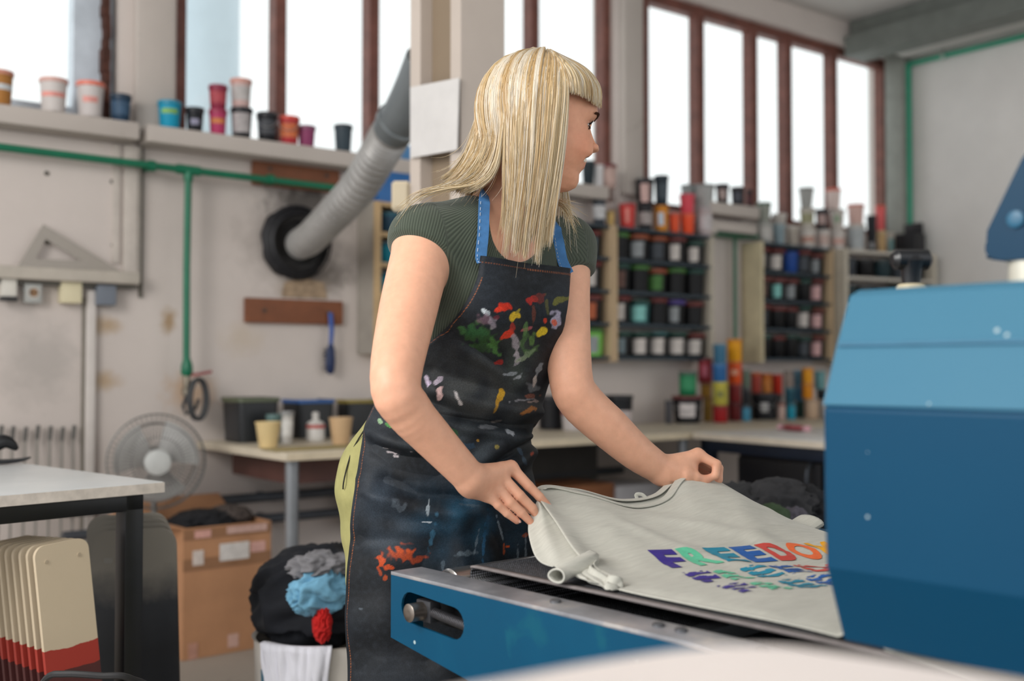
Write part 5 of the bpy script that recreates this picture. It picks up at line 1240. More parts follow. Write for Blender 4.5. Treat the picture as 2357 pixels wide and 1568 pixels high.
# ------------------------------------------------------------------ dark laundry beyond the belt
e = empty('storage_crate', (*at(1800, 1250, 2.72)[:2], .001), 'low dark crate carrying dark laundry beyond the conveyor', 'crate', rz=MRZ)
b = B(); lo_, hi_ = (-.30, -.16, 0), (.42, .22, .62)
box(b, lo_, (hi_[0], lo_[1] + .015, hi_[2])); box(b, (lo_[0], hi_[1] - .015, 0), hi_); box(b, lo_, (lo_[0] + .015, hi_[1], hi_[2])); box(b, (hi_[0] - .015, lo_[1], 0), hi_); box(b, (lo_[0], lo_[1], .56), (hi_[0], hi_[1], .585))
obj('body', b, mat('#131418', .5), e)
b = B(); box(b, (lo_[0] - .012, lo_[1] - .012, .60), (hi_[0] + .012, lo_[1], .625)); box(b, (lo_[0] - .012, lo_[1], .60), (lo_[0], hi_[1], .625)); obj('rim', b, mat('#22242a', .45), e)
GD = 'dark laundry beyond the conveyor'
for (px, py, z, r, c_, lb, sd) in ((1705, 1168, 2.66, (.085, .10, .055), '#2a2b2e', 'charcoal garment at the left of the laundry beyond the conveyor', 21), (1790, 1165, 2.62, (.09, .09, .06), '#333336', 'dark grey garment in the middle of the laundry beyond the conveyor', 22),
                               (1775, 1198, 2.46, (.05, .03, .035), '#3f5238', 'dark green garment in the laundry beyond the conveyor', 23), (1826, 1200, 2.50, (.04, .03, .03), '#5a5660', 'grey mauve garment in the laundry beyond the conveyor', 24), (1860, 1180, 2.62, (.06, .06, .06), '#1b1c20', 'black garment beside the blue hood', 25)):
    crumple('laundry_garment', at(px, py, z), r, c_, lb, 'clothing', sd, GD, amp=.3, sub=4)
# ------------------------------------------------------------------ the woman: a body grown from a smooth distance field
class Field:
    def __init__(self, lo, hi, res):
        self.lo = np.array(lo, float); self.res = res
        self.n = np.ceil((np.array(hi) - self.lo) / res).astype(int) + 1
        self.D = np.full(self.n, 1.0, np.float32)
    def sub(self, lo, hi):
        a = np.clip(np.floor((np.asarray(lo) - self.lo) / self.res).astype(int), 0, self.n)
        b = np.clip(np.ceil((np.asarray(hi) - self.lo) / self.res).astype(int) + 1, 0, self.n)
        sl = tuple(slice(i, j) for i, j in zip(a, b))
        ax = [(self.lo[k] + self.res * np.arange(a[k], b[k])).astype(np.float32) for k in range(3)]
        return sl, (ax[0][:, None, None], ax[1][None, :, None], ax[2][None, None, :])
    def put(self, lo, hi, fn, k=.01, pad=.03, mode='add'):
        sl, P = self.sub(np.asarray(lo) - pad, np.asarray(hi) + pad)
        d = fn(*P).astype(np.float32); D = self.D[sl]
        if mode == 'add':
            h = np.clip(.5 + .5 * (D - d) / k, 0, 1); self.D[sl] = D * (1 - h) + d * h - k * h * (1 - h)
        else:
            h = np.clip(.5 - .5 * (D + d) / k, 0, 1); self.D[sl] = D * (1 - h) - d * h + k * h * (1 - h)
    def cone(self, a, b, r1, r2, k=.01, flat=None, mode='add', cut=None):
        a, b = np.asarray(a, float), np.asarray(b, float); ba = b - a; L2 = float(ba @ ba) + 1e-12
        R = max(r1, r2) * (1.0 if flat is None else max(1, flat[1]))
        def fn(x, y, z):
            px, py, pz = x - a[0], y - a[1], z - a[2]
            t = np.clip((px * ba[0] + py * ba[1] + pz * ba[2]) / L2, 0, 1)
            qx, qy, qz = px - ba[0] * t, py - ba[1] * t, pz - ba[2] * t
            if flat is not None:
                nn_, s = flat[0], 1 / flat[1] - 1; c = qx * nn_[0] + qy * nn_[1] + qz * nn_[2]
                qx, qy, qz = qx + nn_[0] * c * s, qy + nn_[1] * c * s, qz + nn_[2] * c * s
            d = np.sqrt(qx * qx + qy * qy + qz * qz) - (r1 + (r2 - r1) * t)
            if cut is not None: d = np.maximum(d, (x - cut[0][0]) * cut[1][0] + (y - cut[0][1]) * cut[1][1] + (z - cut[0][2]) * cut[1][2])
            return d
        self.put(np.minimum(a, b) - R, np.maximum(a, b) + R, fn, k, mode=mode)
    def chain(self, pts, rad, k=.01, mode='add', kin=.003):
        """one limb: its segments meet without swelling, the limb blends into the rest by k"""
        P = [np.asarray(p, float) for p in pts]; R = max(rad)
        def fn(x, y, z):
            o = None
            for i in range(len(P) - 1):
                a, ba = P[i], P[i + 1] - P[i]; L2 = float(ba @ ba) + 1e-12
                px, py, pz = x - a[0], y - a[1], z - a[2]
                t = np.clip((px * ba[0] + py * ba[1] + pz * ba[2]) / L2, 0, 1); qx, qy, qz = px - ba[0] * t, py - ba[1] * t, pz - ba[2] * t
                d = np.sqrt(qx * qx + qy * qy + qz * qz) - (rad[i] + (rad[i + 1] - rad[i]) * t)
                if o is None: o = d
                else:
                    h = np.clip(.5 + .5 * (o - d) / kin, 0, 1); o = o * (1 - h) + d * h - kin * h * (1 - h)
            return o
        self.put(np.min(P, 0) - R, np.max(P, 0) + R, fn, k, mode=mode)
    def limb(self, pts, rad, k=.01, n=14):
        """a limb along a smooth curve through its joints"""
        c = catmull(pts, n); r = np.interp(np.linspace(0, 1, n), np.linspace(0, 1, len(rad)), rad); self.chain(c, list(r), k, kin=1e-4)
    def ell(self, c, r, M=None, k=.02, mode='add'):
        c = np.asarray(c, float); r = np.asarray(r, float); M = np.eye(3) if M is None else np.asarray(M)
        R = float(r.max())
        def fn(x, y, z):
            d = [x - c[0], y - c[1], z - c[2]]
            q = [sum(M[i][j] * d[j] for j in range(3)) for i in range(3)]
            k0 = np.sqrt(sum((q[i] / r[i]) ** 2 for i in range(3))); k1 = np.sqrt(sum((q[i] / r[i] ** 2) ** 2 for i in range(3))) + 1e-6
            return k0 * (k0 - 1) / k1
        self.put(c - R, c + R, fn, k, mode=mode)
    def at(self, P):
        q = np.clip(np.rint((np.asarray(P) - self.lo) / self.res).astype(int), 0, self.n - 1)
        return self.D[q[..., 0], q[..., 1], q[..., 2]]
    def mesh(self):
        """surface nets"""
        D = self.D; S = D < 0; n = self.n
        cnt = np.zeros(n - 1, np.uint8)
        for i in (0, 1):
            for j in (0, 1):
                for k in (0, 1): cnt += S[i:n[0] - 1 + i, j:n[1] - 1 + j, k:n[2] - 1 + k]
        cell = np.flatnonzero((cnt > 0) & (cnt < 8)); ci = np.stack(np.unravel_index(cell, n - 1), -1)
        acc = np.zeros((len(cell), 3)); num = np.zeros(len(cell))
        corner = [(i, j, k) for i in (0, 1) for j in (0, 1) for k in (0, 1)]
        val = {c: D[ci[:, 0] + c[0], ci[:, 1] + c[1], ci[:, 2] + c[2]] for c in corner}
        for c in corner:
            for ax in range(3):
                if c[ax] == 0:
                    c2 = list(c); c2[ax] = 1; c2 = tuple(c2); a, b_ = val[c], val[c2]; m = (a < 0) != (b_ < 0)
                    t = np.where(m, a / np.where(m, a - b_, 1), 0); q = np.tile(np.array(c, float), (len(cell), 1)); q[:, ax] += t
                    acc[m] += q[m]; num[m] += 1
        Vx = self.lo + self.res * (ci + acc / num[:, None])
        F_ = []
        for ax in range(3):
            o1, o2_ = [a for a in range(3) if a != ax]
            sl0 = [slice(None)] * 3; sl1 = [slice(None)] * 3; sl0[ax] = slice(0, -1); sl1[ax] = slice(1, None)
            e = S[tuple(sl0)] != S[tuple(sl1)]; idx = np.argwhere(e)
            idx = idx[(idx[:, o1] > 0) & (idx[:, o2_] > 0) & (idx[:, o1] < n[o1] - 1) & (idx[:, o2_] < n[o2_] - 1)]
            ins = S[idx[:, 0], idx[:, 1], idx[:, 2]]
            q = []
            for d1, d2 in ((-1, -1), (0, -1), (0, 0), (-1, 0)):
                c = idx.copy(); c[:, o1] += d1; c[:, o2_] += d2; q.append(np.searchsorted(cell, np.ravel_multi_index(c.T, n - 1)))
            q = np.stack(q, -1); fl = ins if ax != 1 else ~ins
            q[~fl] = q[~fl][:, ::-1]; F_.append(q)
        return Vx, np.concatenate(F_)
def smoothmesh(V, F_, it=2, lam=.5):
    V = V.copy(); e = np.concatenate([F_[:, [0, 1]], F_[:, [1, 2]], F_[:, [2, 3]], F_[:, [3, 0]]])
    for _ in range(it):
        s = np.zeros_like(V); c = np.zeros(len(V)); 
        for a, b_ in ((0, 1), (1, 0)):
            for d in range(3): s[:, d] += np.bincount(e[:, a], V[e[:, b_], d], len(V))
            c += np.bincount(e[:, a], minlength=len(V))
        V += lam * (s / c[:, None] - V)
    return V

# joints (world)
J = {k: at(*v) for k, v in dict(
    hips=(1006, 1085, 2.0), waist=(1037, 950, 1.965), ribs=(1099, 730, 1.915), chest=(1140, 600, 1.89), neck0=(1158, 505, 1.885), neck1=(1212, 385, 1.868),
    RS=(978, 556, 1.80), RA=(938, 720, 1.715), RE=(910, 880, 1.632), RF1=(940, 945, 1.640), RF=(990, 1002, 1.662), RW=(1082, 1101, 1.700),
    LS=(1298, 572, 1.965), LA=(1304, 720, 1.92), LE=(1314, 872, 1.885), LF1=(1338, 925, 1.89), LF=(1398, 982, 1.905), LF2=(1466, 1043, 1.925), LW=(1524, 1083, 1.945)).items()}
SCL = 1367.0
# head frame: face forward, up, and her right side (towards the camera)
fh = RGT * .906 + FWD * .4226; pt = math.radians(7)
HF = fh * math.cos(pt) - UPV * math.sin(pt); HU = UPV * math.cos(pt) + fh * math.sin(pt); HS_ = np.cross(HF, HU)
HO = at(1245, 262, 1.85)
A2 = np.array([[HF @ RGT, HU @ RGT], [HF[2], HU[2]]])
def hfu(px, py, s=0.0):
    """head midline coordinates (forward, up) of a pixel"""
    o = HO + HS_ * s; d = ray(px, py); p = CAM + d * (((o - CAM) @ HS_) / (d @ HS_)) - o
    return np.array([p @ HF, p @ HU])
def hp(f, u, s): return HO + HF * f + HU * u + HS_ * s
# face mask (without nose): forward reach at each height
mask = np.array([hfu(*p) for p in ((1262, 122), (1310, 133), (1335, 152), (1350, 185), (1358, 220), (1363, 250), (1364, 269), (1357, 285), (1349, 301), (1346, 323), (1346, 344), (1348, 356), (1349.5, 366), (1343, 378), (1337, 391), (1328, 404), (1328, 420), (1323, 433), (1308, 441), (1270, 447))])
o_ = np.argsort(mask[:, 1]); MU, MF = mask[o_, 1], mask[o_, 0]
nose = np.array([[*hfu(px, py), w] for px, py, w in ((1362, 285, .009), (1358.5, 297, .0085), (1362, 309, .0085), (1366.5, 322, .009), (1373, 335, .0105), (1379, 344, .0125), (1376.5, 350, .0125), (1356, 355, .010), (1352, 359, .008))])
on = np.argsort(nose[:, 1]); NU_, NF_, NW_ = nose[on, 1], nose[on, 0], nose[on, 2]
UTOP, UBOT = .0945, float(MU[0]) - .001
def headfn(x, y, z):
    dx, dy, dz = x - HO[0], y - HO[1], z - HO[2]
    f = dx * HF[0] + dy * HF[1] + dz * HF[2]; s = dx * HS_[0] + dy * HS_[1] + dz * HS_[2]; u = dx * HU[0] + dy * HU[1] + dz * HU[2]
    sa = np.abs(s)
    f0 = -.012                                   # axis of the sections
    Rf = np.interp(u, MU, MF) - f0
    top = np.sqrt(np.clip(1 - ((u - .005) / (UTOP - .005)) ** 2, 1e-4, 1))
    Rs = np.where(u > .005, .0735 * top, np.interp(u, [-.13, -.122, -.105, -.08, -.055, -.02, .005], [.012, .026, .040, .053, .062, .0705, .0735]))
    Rb = np.where(u > .005, .094 * top, np.interp(u, [-.13, -.10, -.07, -.03, .005], [.02, .045, .070, .088, .094]))
    g = f - f0; Ra = np.where(g > 0, Rf, Rb); n = np.where(g > 0, np.interp(u, [-.13, -.09, -.03, .03], [2.0, 2.15, 2.35, 2.25]), 2.0)
    rho = np.sqrt(g * g + s * s) + 1e-5; cg, sg = np.abs(g) / rho, sa / rho
    R = ((cg / np.maximum(Ra, .004)) ** n + (sg / np.maximum(Rs, .004)) ** n) ** (-1 / n)
    fr = sstep(.45, .85, np.where(g > 0, cg, 0))
    # features pushed in or out along the face
    def bump(s0, u0, ws, wu, a): return a * np.exp(-((sa - s0) / ws) ** 2 - ((u - u0) / wu) ** 2)
    R = R + fr * (bump(.031, EU, .016, .012, -.0075) + bump(.030, EU + .020, .019, .006, .0018) + bump(.037, EU - .030, .018, .016, .0055)
                  + bump(.040, LUM + .012, .014, .016, .0050) + bump(.0, LUM + .0085, .019, .0036, .0022) + bump(.0, LUM - .0085, .017, .0040, .0028)
                  + bump(.029, LUM, .006, .012, -.0030) + bump(.0, CHU, .014, .012, .0010) + bump(.021, LUM + .020, .005, .012, -.0018))
    R = R - np.where(g > 0, 1, 0) * bump(.066, -.03, .02, .05, .004)
    d = rho - R
    # nose ridge
    Fn = np.interp(u, NU_, NF_, left=-1, right=-1); Wn = np.interp(u, NU_, NW_)
    dn = (f - Fn) * .55 + (sa / Wn) ** 2 * .0095
    dn = np.maximum(dn, .055 - f); dn = np.maximum(dn, np.maximum(NU_[0] - u, u - NU_[-1]))
    wing = np.sqrt(((f - (NF_[3] - .0155)) / 1.25) ** 2 + (sa - .0105) ** 2 + ((u - NU_[3] + .001) / 1.0) ** 2) - .0066
    k = .006
    for e in (dn, wing):
        h = np.clip(.5 + .5 * (d - e) / k, 0, 1); d = d * (1 - h) + e * h - k * h * (1 - h)
    d = np.maximum(d, np.maximum(u - UTOP, UBOT - u))
    return d * .85
EU = float(hfu(1353, 290, .0305)[1]); LUM = float(hfu(1340, 378)[1]); CHU = float(hfu(1328, 422)[1])

RES = .0020
FB = Field((.76, 1.15, .74), (1.66, 1.96, 1.60), RES)
FT = Field((.80, 1.30, .80), (1.52, 1.96, 1.46), .003)     # t-shirt
tl = (J['chest'] - J['hips']); tl /= np.linalg.norm(tl)
TX = np.array([1., 0, 0]); TY = np.cross(tl, TX); TM = np.array([TX, TY, tl])
def torso(F_, g):
    F_.ell(J['hips'] + np.array([0, .012, -.02]), np.array([.168, .125, .135]) + g, None, .03)
    F_.ell(J['waist'], np.array([.128, .094, .13]) + g, TM, .05)
    F_.ell(J['ribs'], np.array([.133, .098, .145]) + g, TM, .05)
    F_.ell(J['chest'], np.array([.145, .085, .085]) + g, TM, .05)
    for s in (-1, 1): F_.ell(J['ribs'] + TX * .054 * s - TY * (-.064 if TY[1] < 0 else .064) + tl * .035, np.array([.056, .052, .060]) + g, TM, .03)
    F_.cone(J['RS'], J['chest'] - TX * .05 + tl * .03, .046 + g, .056 + g, .035); F_.cone(J['LS'], J['chest'] + TX * .05 + tl * .03, .046 + g, .056 + g, .035)
    F_.cone(J['neck0'], J['RS'] + np.array([.03, 0, .012]), .046 + g, .032 + g, .03); F_.cone(J['neck0'], J['LS'] + np.array([-.03, 0, .012]), .046 + g, .032 + g, .03)
torso(FB, 0.0)
FB.chain([J['neck0'], J['neck1'], hp(-.02, -.06, 0)], [.056, .052, .054], .03)
FB.limb([J['RS'], J['RA'], J['RE'], J['RF1'], J['RF'], J['RW']], [.050, .0455, .0375, .0355, .0315, .0255], .02, 22)
FB.limb([J['LS'], J['LA'], J['LE'], J['LF1'], J['LF'], J['LF2'], J['LW']], [.048, .0410, .0375, .0385, .0370, .0315, .0262], .02, 24)
sl, P_ = FB.sub(HO - .17, HO + .17); d = headfn(*P_).astype(np.float32); D = FB.D[sl]; k = .014
h = np.clip(.5 + .5 * (D - d) / k, 0, 1); FB.D[sl] = D * (1 - h) + d * h - k * h * (1 - h)
# ear
FB.ell(hp(-.012, -.022, .071), (.018, .030, .008), np.array([HF, HU, HS_]), .008)
# open smile: a thin wedge
mc = hfu(1340, 378.5); FB.ell(hp(mc[0] - .034, mc[1], 0), (.0475, .0060, .040), np.array([HF * .98 + HU * .2, HU * .98 - HF * .2, HS_]), .003, mode='sub')

# right hand
def fingers(F_, chains, r0=.0094, k=.0012):
    for ch in chains:
        sc = ch[-1]; pts = [np.asarray(p) for p in ch[0]]
        F_.chain(pts, [r * sc for r in (r0, .0081, .0072, .0058)], k, kin=.002)
RH = [([at(1176, 1076, 1.752), at(1217, 1119, 1.748), at(1241, 1143, 1.752), at(1259, 1161, 1.758)], 1.0),
      ([at(1152, 1096, 1.738), at(1196, 1141, 1.730), at(1225, 1170, 1.738), at(1241, 1197, 1.748)], 1.04),
      ([at(1136, 1111, 1.730), at(1174, 1156, 1.722), at(1200, 1180, 1.728), at(1223, 1204, 1.735)], 1.0),
      ([at(1119, 1129, 1.726), at(1147, 1163, 1.718), at(1167, 1182, 1.722), at(1190, 1200, 1.728)], .88)]
fingers(FB, RH)
RWp = J['RW']
for (pts, sc), r in zip(RH, (.0155, .016, .0155, .0145)): FB.cone(RWp, pts[0], .0205, r * .66, .009)
FB.cone(RH[0][0][0] * .8 + RWp * .2, RH[3][0][0] * .8 + RWp * .2, .0095, .009, .008)
FB.cone(at(1088, 1120, 1.712), RH[3][0][0] + np.array([0, 0, -.006]), .019, .011, .014)
FB.chain([at(1110, 1112, 1.73), at(1160, 1130, 1.772), at(1205, 1160, 1.788), at(1236, 1178, 1.782)], [.018, .012, .0105, .0085], .010)
# left hand
LH = [([at(1606, 1046, 1.962), at(1650, 1069, 1.955), at(1647, 1094, 1.950), at(1625, 1105, 1.950)], 1.0),
      ([at(1606, 1048, 1.985), at(1654, 1078, 1.980), at(1654, 1104, 1.972), at(1640, 1122, 1.965)], 1.04),
      ([at(1602, 1056, 2.004), at(1646, 1084, 2.002), at(1648, 1110, 1.994), at(1634, 1124, 1.985)], 1.0),
      ([at(1594, 1066, 2.020), at(1628, 1090, 2.020), at(1630, 1110, 2.012), at(1618, 1122, 2.004)], .88)]
fingers(FB, LH)
LWp = J['LW']
for (pts, sc), r in zip(LH, (.0145, .0150, .0145, .0135)): FB.cone(LWp, pts[0], .0215, r * .70, .010)
FB.chain([at(1544, 1092, 1.945), at(1576, 1093, 1.940), at(1600, 1099, 1.942), at(1618, 1106, 1.947)], [.0225, .0155, .0100, .0080], .012)
FB.cone(at(1550, 1085, 1.95), at(1590, 1078, 1.958), .018, .012, .014)

# t-shirt: the torso a little larger, cap sleeves cut off square, scooped neck
torso(FT, .0075)
aR = J['RA'] - J['RS']; aR /= np.linalg.norm(aR); aL = J['LA'] - J['LS']; aL /= np.linalg.norm(aL)
hR = (at(903, 548, 1.79) + at(1030, 628, 1.80)) / 2; hL = (at(1368, 602, 1.955) + at(1306, 640, 1.94)) / 2
nR = aR * .80 + RGT * -.42 * .4 ; nR /= np.linalg.norm(nR)
FT.cone(J['RS'], J['RA'], .0535, .0530, .03, cut=(hR, nR)); FT.cone(J['LS'], J['LA'], .0520, .0480, .03, cut=(hL, aL))
FT.chain([J['neck1'] + HU * .08, J['neck1'], J['neck0'] + np.array([0, 0, .008])], [.085, .075, .070], .006, mode='sub')
FT.cone(J['neck0'], at(1205, 540, 1.785), .060, .048, .006, mode='sub')
FT.put((.7, 1.2, .7), (1.6, 2.0, .965), lambda x, y, z: (z - .965) + 0 * x + 0 * y, .004, mode='sub')

woman = empty('person', (J['hips'][0], J['hips'][1], .001), 'blonde woman in a paint stained dark apron leaning to lay out a grey t-shirt', 'person')
def skin_mat():
    t = NT('skin'); a = t.n('ShaderNodeVertexColor', layer_name='tint'); f = t.noise(60, 4, .6); g = t.noise(9, 3, .5)
    c = t.mix(t.ramp(f, [(.3, (.0,) * 3), (.7, (1,) * 3)]), (.93, .90, .89, 1), (1.04, 1.03, 1.03, 1))
    m = t.n('ShaderNodeMix', data_type='RGBA', blend_type='MULTIPLY'); m.inputs[0].default_value = 1
    t.l(a.outputs[0], m.inputs[6]); t.l(c, m.inputs[7]); t.l(m.outputs[2], t.b.inputs['Base Color'])
    t.b.inputs['Roughness'].default_value = .48; t.b.inputs['Specular IOR Level'].default_value = .4
    t.b.inputs['Subsurface Weight'].default_value = .18; t.b.inputs['Subsurface Radius'].default_value = (1.0, .35, .2); t.b.inputs['Subsurface Scale'].default_value = .006
    t.bump(f, .06, .0006); return t.m
Vb_, Fb_ = FB.mesh(); Vb_ = smoothmesh(Vb_, Fb_, 1, .4)
body = npmesh('body', Vb_, Fb_, skin_mat(), woman, world=True)
base = np.array(lin('#e6b093')); tint = np.tile(base, (len(Vb_), 1))
def dab(c, r, col, a):
    global tint
    w_ = a * np.exp(-((Vb_ - np.asarray(c)) ** 2).sum(1) / r ** 2)[:, None]; tint = tint * (1 - w_) + np.array(lin(col)) * w_
dq = (Vb_ - HO); vf, vu, vs = dq @ HF, dq @ HU, dq @ HS_
hw = (sstep(-.14, -.12, vu) * sstep(.2, .17, np.abs(vf)))[:, None] * (np.linalg.norm(dq, axis=1) < .17)[:, None]
tint = tint * (1 - .55 * hw) + np.array(lin('#dd9b78')) * .55 * hw
dab(hp(.062, -.048, .045), .028, '#d98a68', .5)
lipw = (np.exp(-((vs) / .0235) ** 6) * np.exp(-((vu - LUM) / .0115) ** 4) * (vf > .055) * (np.linalg.norm(dq, axis=1) < .17))[:, None]
tint = tint * (1 - .7 * lipw) + np.array(lin('#9a514e')) * .7 * lipw
near_m = (np.abs(vu - LUM) < .012) & (np.abs(vs) < .045) & (vf > .0) & (np.linalg.norm(dq, axis=1) < .17); inner = (near_m & (headfn(Vb_[:, 0], Vb_[:, 1], Vb_[:, 2]) < -.0022))[:, None] * 1.0
tint = tint * (1 - inner) + np.array(lin('#4a1f1c')) * inner
for ch in RH + LH:
    dab(ch[0][0], .010, '#cf8a6c', .45); dab(ch[0][1], .009, '#cf8a6c', .4); dab(ch[0][3], .012, '#d68a72', .5)
dab(J['RE'], .03, '#d69a7c', .4); dab(J['LE'] + np.array([0, 0, -.02]), .04, '#d69a7c', .3)
setcol(body, 'tint', tint)
# nails
def nail(tip, prev, w_, dorsal):
    ax = tip - prev; ax /= np.linalg.norm(ax); dn = np.asarray(dorsal, float); dn = dn - ax * (dn @ ax); dn /= np.linalg.norm(dn); sd = np.cross(ax, dn)
    b = B(); bmesh.ops.create_uvsphere(b, u_segments=16, v_segments=10, radius=1)
    c = tip + dn * .0040 * w_ + ax * .0012
    for v in b.verts:
        q = v.co.copy(); q.x = math.copysign(abs(q.x) ** .8, q.x); v.co = Vector(c + ax * q.x * .0052 * w_ + sd * q.y * .0040 * w_ + dn * (q.z * .0016 - q.y * q.y * .0010) * w_)
    obj('fingernail', b, mat('#e3b5a6', .2, var=.03, coat=.4), woman, world=True)
up_cam = np.array([0, 0, .75]) - FWD * .6
for ch in RH: nail(ch[0][3], ch[0][2], ch[1], up_cam + RGT * .2)
nail(LH[0][0][3], LH[0][0][2], 1.0, np.array([0, 0, -.5]) - FWD * .7 + RGT * .3)
# eyes, brows, lashes, teeth
M_EYEW = mat('#e6e0da', .15, var=0, coat=.6)
for s in (1, -1):
    c = hp(float(hfu(1353, 290, .0305)[0]) - .0112, EU, .0305 * s)
    b = B(); bmesh.ops.create_uvsphere(b, u_segments=24, v_segments=16, radius=.0118); bmesh.ops.translate(b, verts=b.verts, vec=Vector(c)); ey = obj('eye', b, M_EYEW, woman, world=True)
    g = HF * .97 + HU * -.05 + HS_ * (.08 if s > 0 else .08); g /= np.linalg.norm(g)
    b = B(); lathe(b, [(.0055, .0104), (.0052, .0112), (.003, .0121), (.0005, .0123)], 20, c, g, cap0=False); obj('iris', b, mat('#3a4a52', .1, var=.2, scale=300, coat=.8), ey, world=True)
    b = B(); lathe(b, [(.0026, .0122), (.002, .01245), (.0004, .0126)], 14, c, g, cap0=False); obj('pupil', b, mat('#060608', .1, var=0, coat=.8), ey, world=True)
    # lids: two thin skin caps over the ball
    for up_, a0, a1 in ((1, .24, 1.15), (-1, .34, 1.15)):
        V_, n1, n2 = [], 26, 8
        for i in range(n1):
            th = -1.5 + 3.0 * i / (n1 - 1)
            for j in range(n2):
                op = a0 * max(0, 1 - (th / 1.2) ** 2) ** .6; ph = (op + (a1 - op) * j / (n2 - 1)) * up_
                d_ = HF * math.cos(th) * math.cos(ph) + HS_ * math.sin(th) * math.cos(ph) + HU * math.sin(ph); V_.append(c + d_ * .0127)
        o = npmesh('eyelid', V_, gridfaces(n1, n2), mat('#cf9a80', .5, var=.05), woman, world=True); md = o.modifiers.new('t', 'SOLIDIFY'); md.thickness = .0012
        b = B()
        for i in range(34 if up_ > 0 else 20):
            th = -1.0 + 2.0 * i / (33 if up_ > 0 else 19); ph = a0 * max(0, 1 - (th / 1.2) ** 2) ** .6 * up_
            d_ = HF * math.cos(th) * math.cos(ph) + HS_ * math.sin(th) * math.cos(ph) + HU * math.sin(ph); r_ = c + d_ * .0131
            L_e = (.0068 if up_ > 0 else .0036) * random.uniform(.8, 1.15); ti = HF * .8 * math.cos(th) + HS_ * (.8 * math.sin(th) + .15 * s)
            tube(b, [r_, r_ + (ti + HU * .15 * up_) * L_e * .5, r_ + (ti + HU * (.65 if up_ > 0 else -.5)) * L_e], [.00055, .0004, .00012], 4)
        obj('eyelashes', b, mat('#15100f', .5, var=0), woman, world=True)
    b = B(); by = EU + .0168
    for i in range(120):
        q = random.random(); sx = .012 + .036 * q; uy = by + .006 * math.sin(q * 2.4) - .003 * q + random.uniform(-.0026, .0026) * (1.1 - .7 * q); fx = float(np.interp(uy, MU, MF)) - .012 - .0095 * (sx / .03) ** 2 * .55
        # drop the hair onto the skin
        for _ in range(30):
            if FB.at(hp(fx, uy, sx * s)) < .0004: fx += .0012
            else: break
        for _ in range(30):
            if FB.at(hp(fx, uy, sx * s)) > .0012: fx -= .0012
            else: break
        r_ = hp(fx, uy, sx * s); tube(b, [r_, r_ + HS_ * s * .003 + HU * .0012 + HF * .0004, r_ + HS_ * s * .0065 + HU * .0008], [.00045, .0004, .00015], 4)
    obj('eyebrow', b, mat('#4a3226', .6, var=.1), woman, world=True)
tc = hfu(1345.5, 377)
b = B()
for i in range(10):
    a = (-4.5 + i) * .0064; f_ = tc[0] - .0038 - (a / .030) ** 2 * .0135; hgt = .0092 if abs(i - 4.5) < 1 else .0084
    c = hp(f_, LUM + .0012, a); obox(b, c, HS_ * .0031 - HF * .0029 * (2 * a / .030 ** 2 * .014), HF * .0022, HU * hgt / 2, .0009)
teeth = obj('teeth', b, mat('#e9dfcd', .2, var=.02, coat=.5), woman, world=True)

# t-shirt
t = NT('ribbed_green_jersey'); at_ = t.n('ShaderNodeAttribute', attribute_name='rib'); sn = t.n('ShaderNodeMath', operation='SINE'); t.l(at_.outputs['Fac'], sn.inputs[0])
m2 = t.n('ShaderNodeMath', operation='MULTIPLY_ADD'); t.l(sn.outputs[0], m2.inputs[0]); m2.inputs[1].default_value = .5; m2.inputs[2].default_value = .5
nzc = t.noise(14, 4, .6); m3 = t.n('ShaderNodeMath', operation='MULTIPLY_ADD'); t.l(nzc, m3.inputs[0]); m3.inputs[1].default_value = .7; t.l(m2.outputs[0], m3.inputs[2])
t.l(t.ramp(m3.outputs[0], [(.2, lin('#343b33')), (1.0, lin('#4c5448'))]), t.b.inputs['Base Color']); t.b.inputs['Roughness'].default_value = .9; t.b.inputs['Sheen Weight'].default_value = .2; t.b.inputs['Specular IOR Level'].default_value = .2
t.bump(m2.outputs[0], .5, .0012); M_SHIRT = t.m
Vt, Ft = FT.mesh(); Vt = smoothmesh(Vt, Ft, 3, .5)
# soft wrinkles at the armpits and waist
wn = np.array([mnoise.noise(Vector((p[0] * 10 + p[2] * 6, p[1] * 10, p[2] * 16))) for p in Vt])
nrm_c = Vt - (J['waist'] + np.clip(((Vt - J['waist']) @ tl), -.2, .3)[:, None] * tl); nrm_c /= np.linalg.norm(nrm_c, axis=1)[:, None] + 1e-9
wgt = np.exp(-((Vt - (J['RS'] + np.array([.05, -.02, -.09]))) ** 2).sum(1) / .11 ** 2) + .5 * np.exp(-((Vt - (J['LS'] + np.array([-.05, -.02, -.09]))) ** 2).sum(1) / .1 ** 2) + .4
Vt = Vt + nrm_c * (wn * .0045 * wgt)[:, None]
shirt = npmesh('tshirt', Vt, Ft, M_SHIRT, woman, world=True, label='dark green ribbed short sleeved top')
def aang(V_, o, ax, ref):
    e1_ = ref - ax * (ref @ ax); e1_ /= np.linalg.norm(e1_); e2_ = np.cross(ax, e1_); q = V_ - o; return np.arctan2(q @ e2_, q @ e1_)
ang_t = aang(Vt, J['waist'], tl, np.array([0, 1., 0])) * .13
for S_, A_n, sx in ((J['RS'], aR, -1), (J['LS'], aL, 1)):
    wq = sstep(-.005, .03, (Vt[:, 0] - S_[0]) * sx + .012)
    ang_t = np.where(wq > .5, aang(Vt, S_, A_n, np.array([sx * 1., 1., 0])) * .055, ang_t)
ra = shirt.data.attributes.new('rib', 'FLOAT', 'POINT'); ra.data.foreach_set('value', (ang_t * 2 * math.pi / .0042).astype(np.float32))

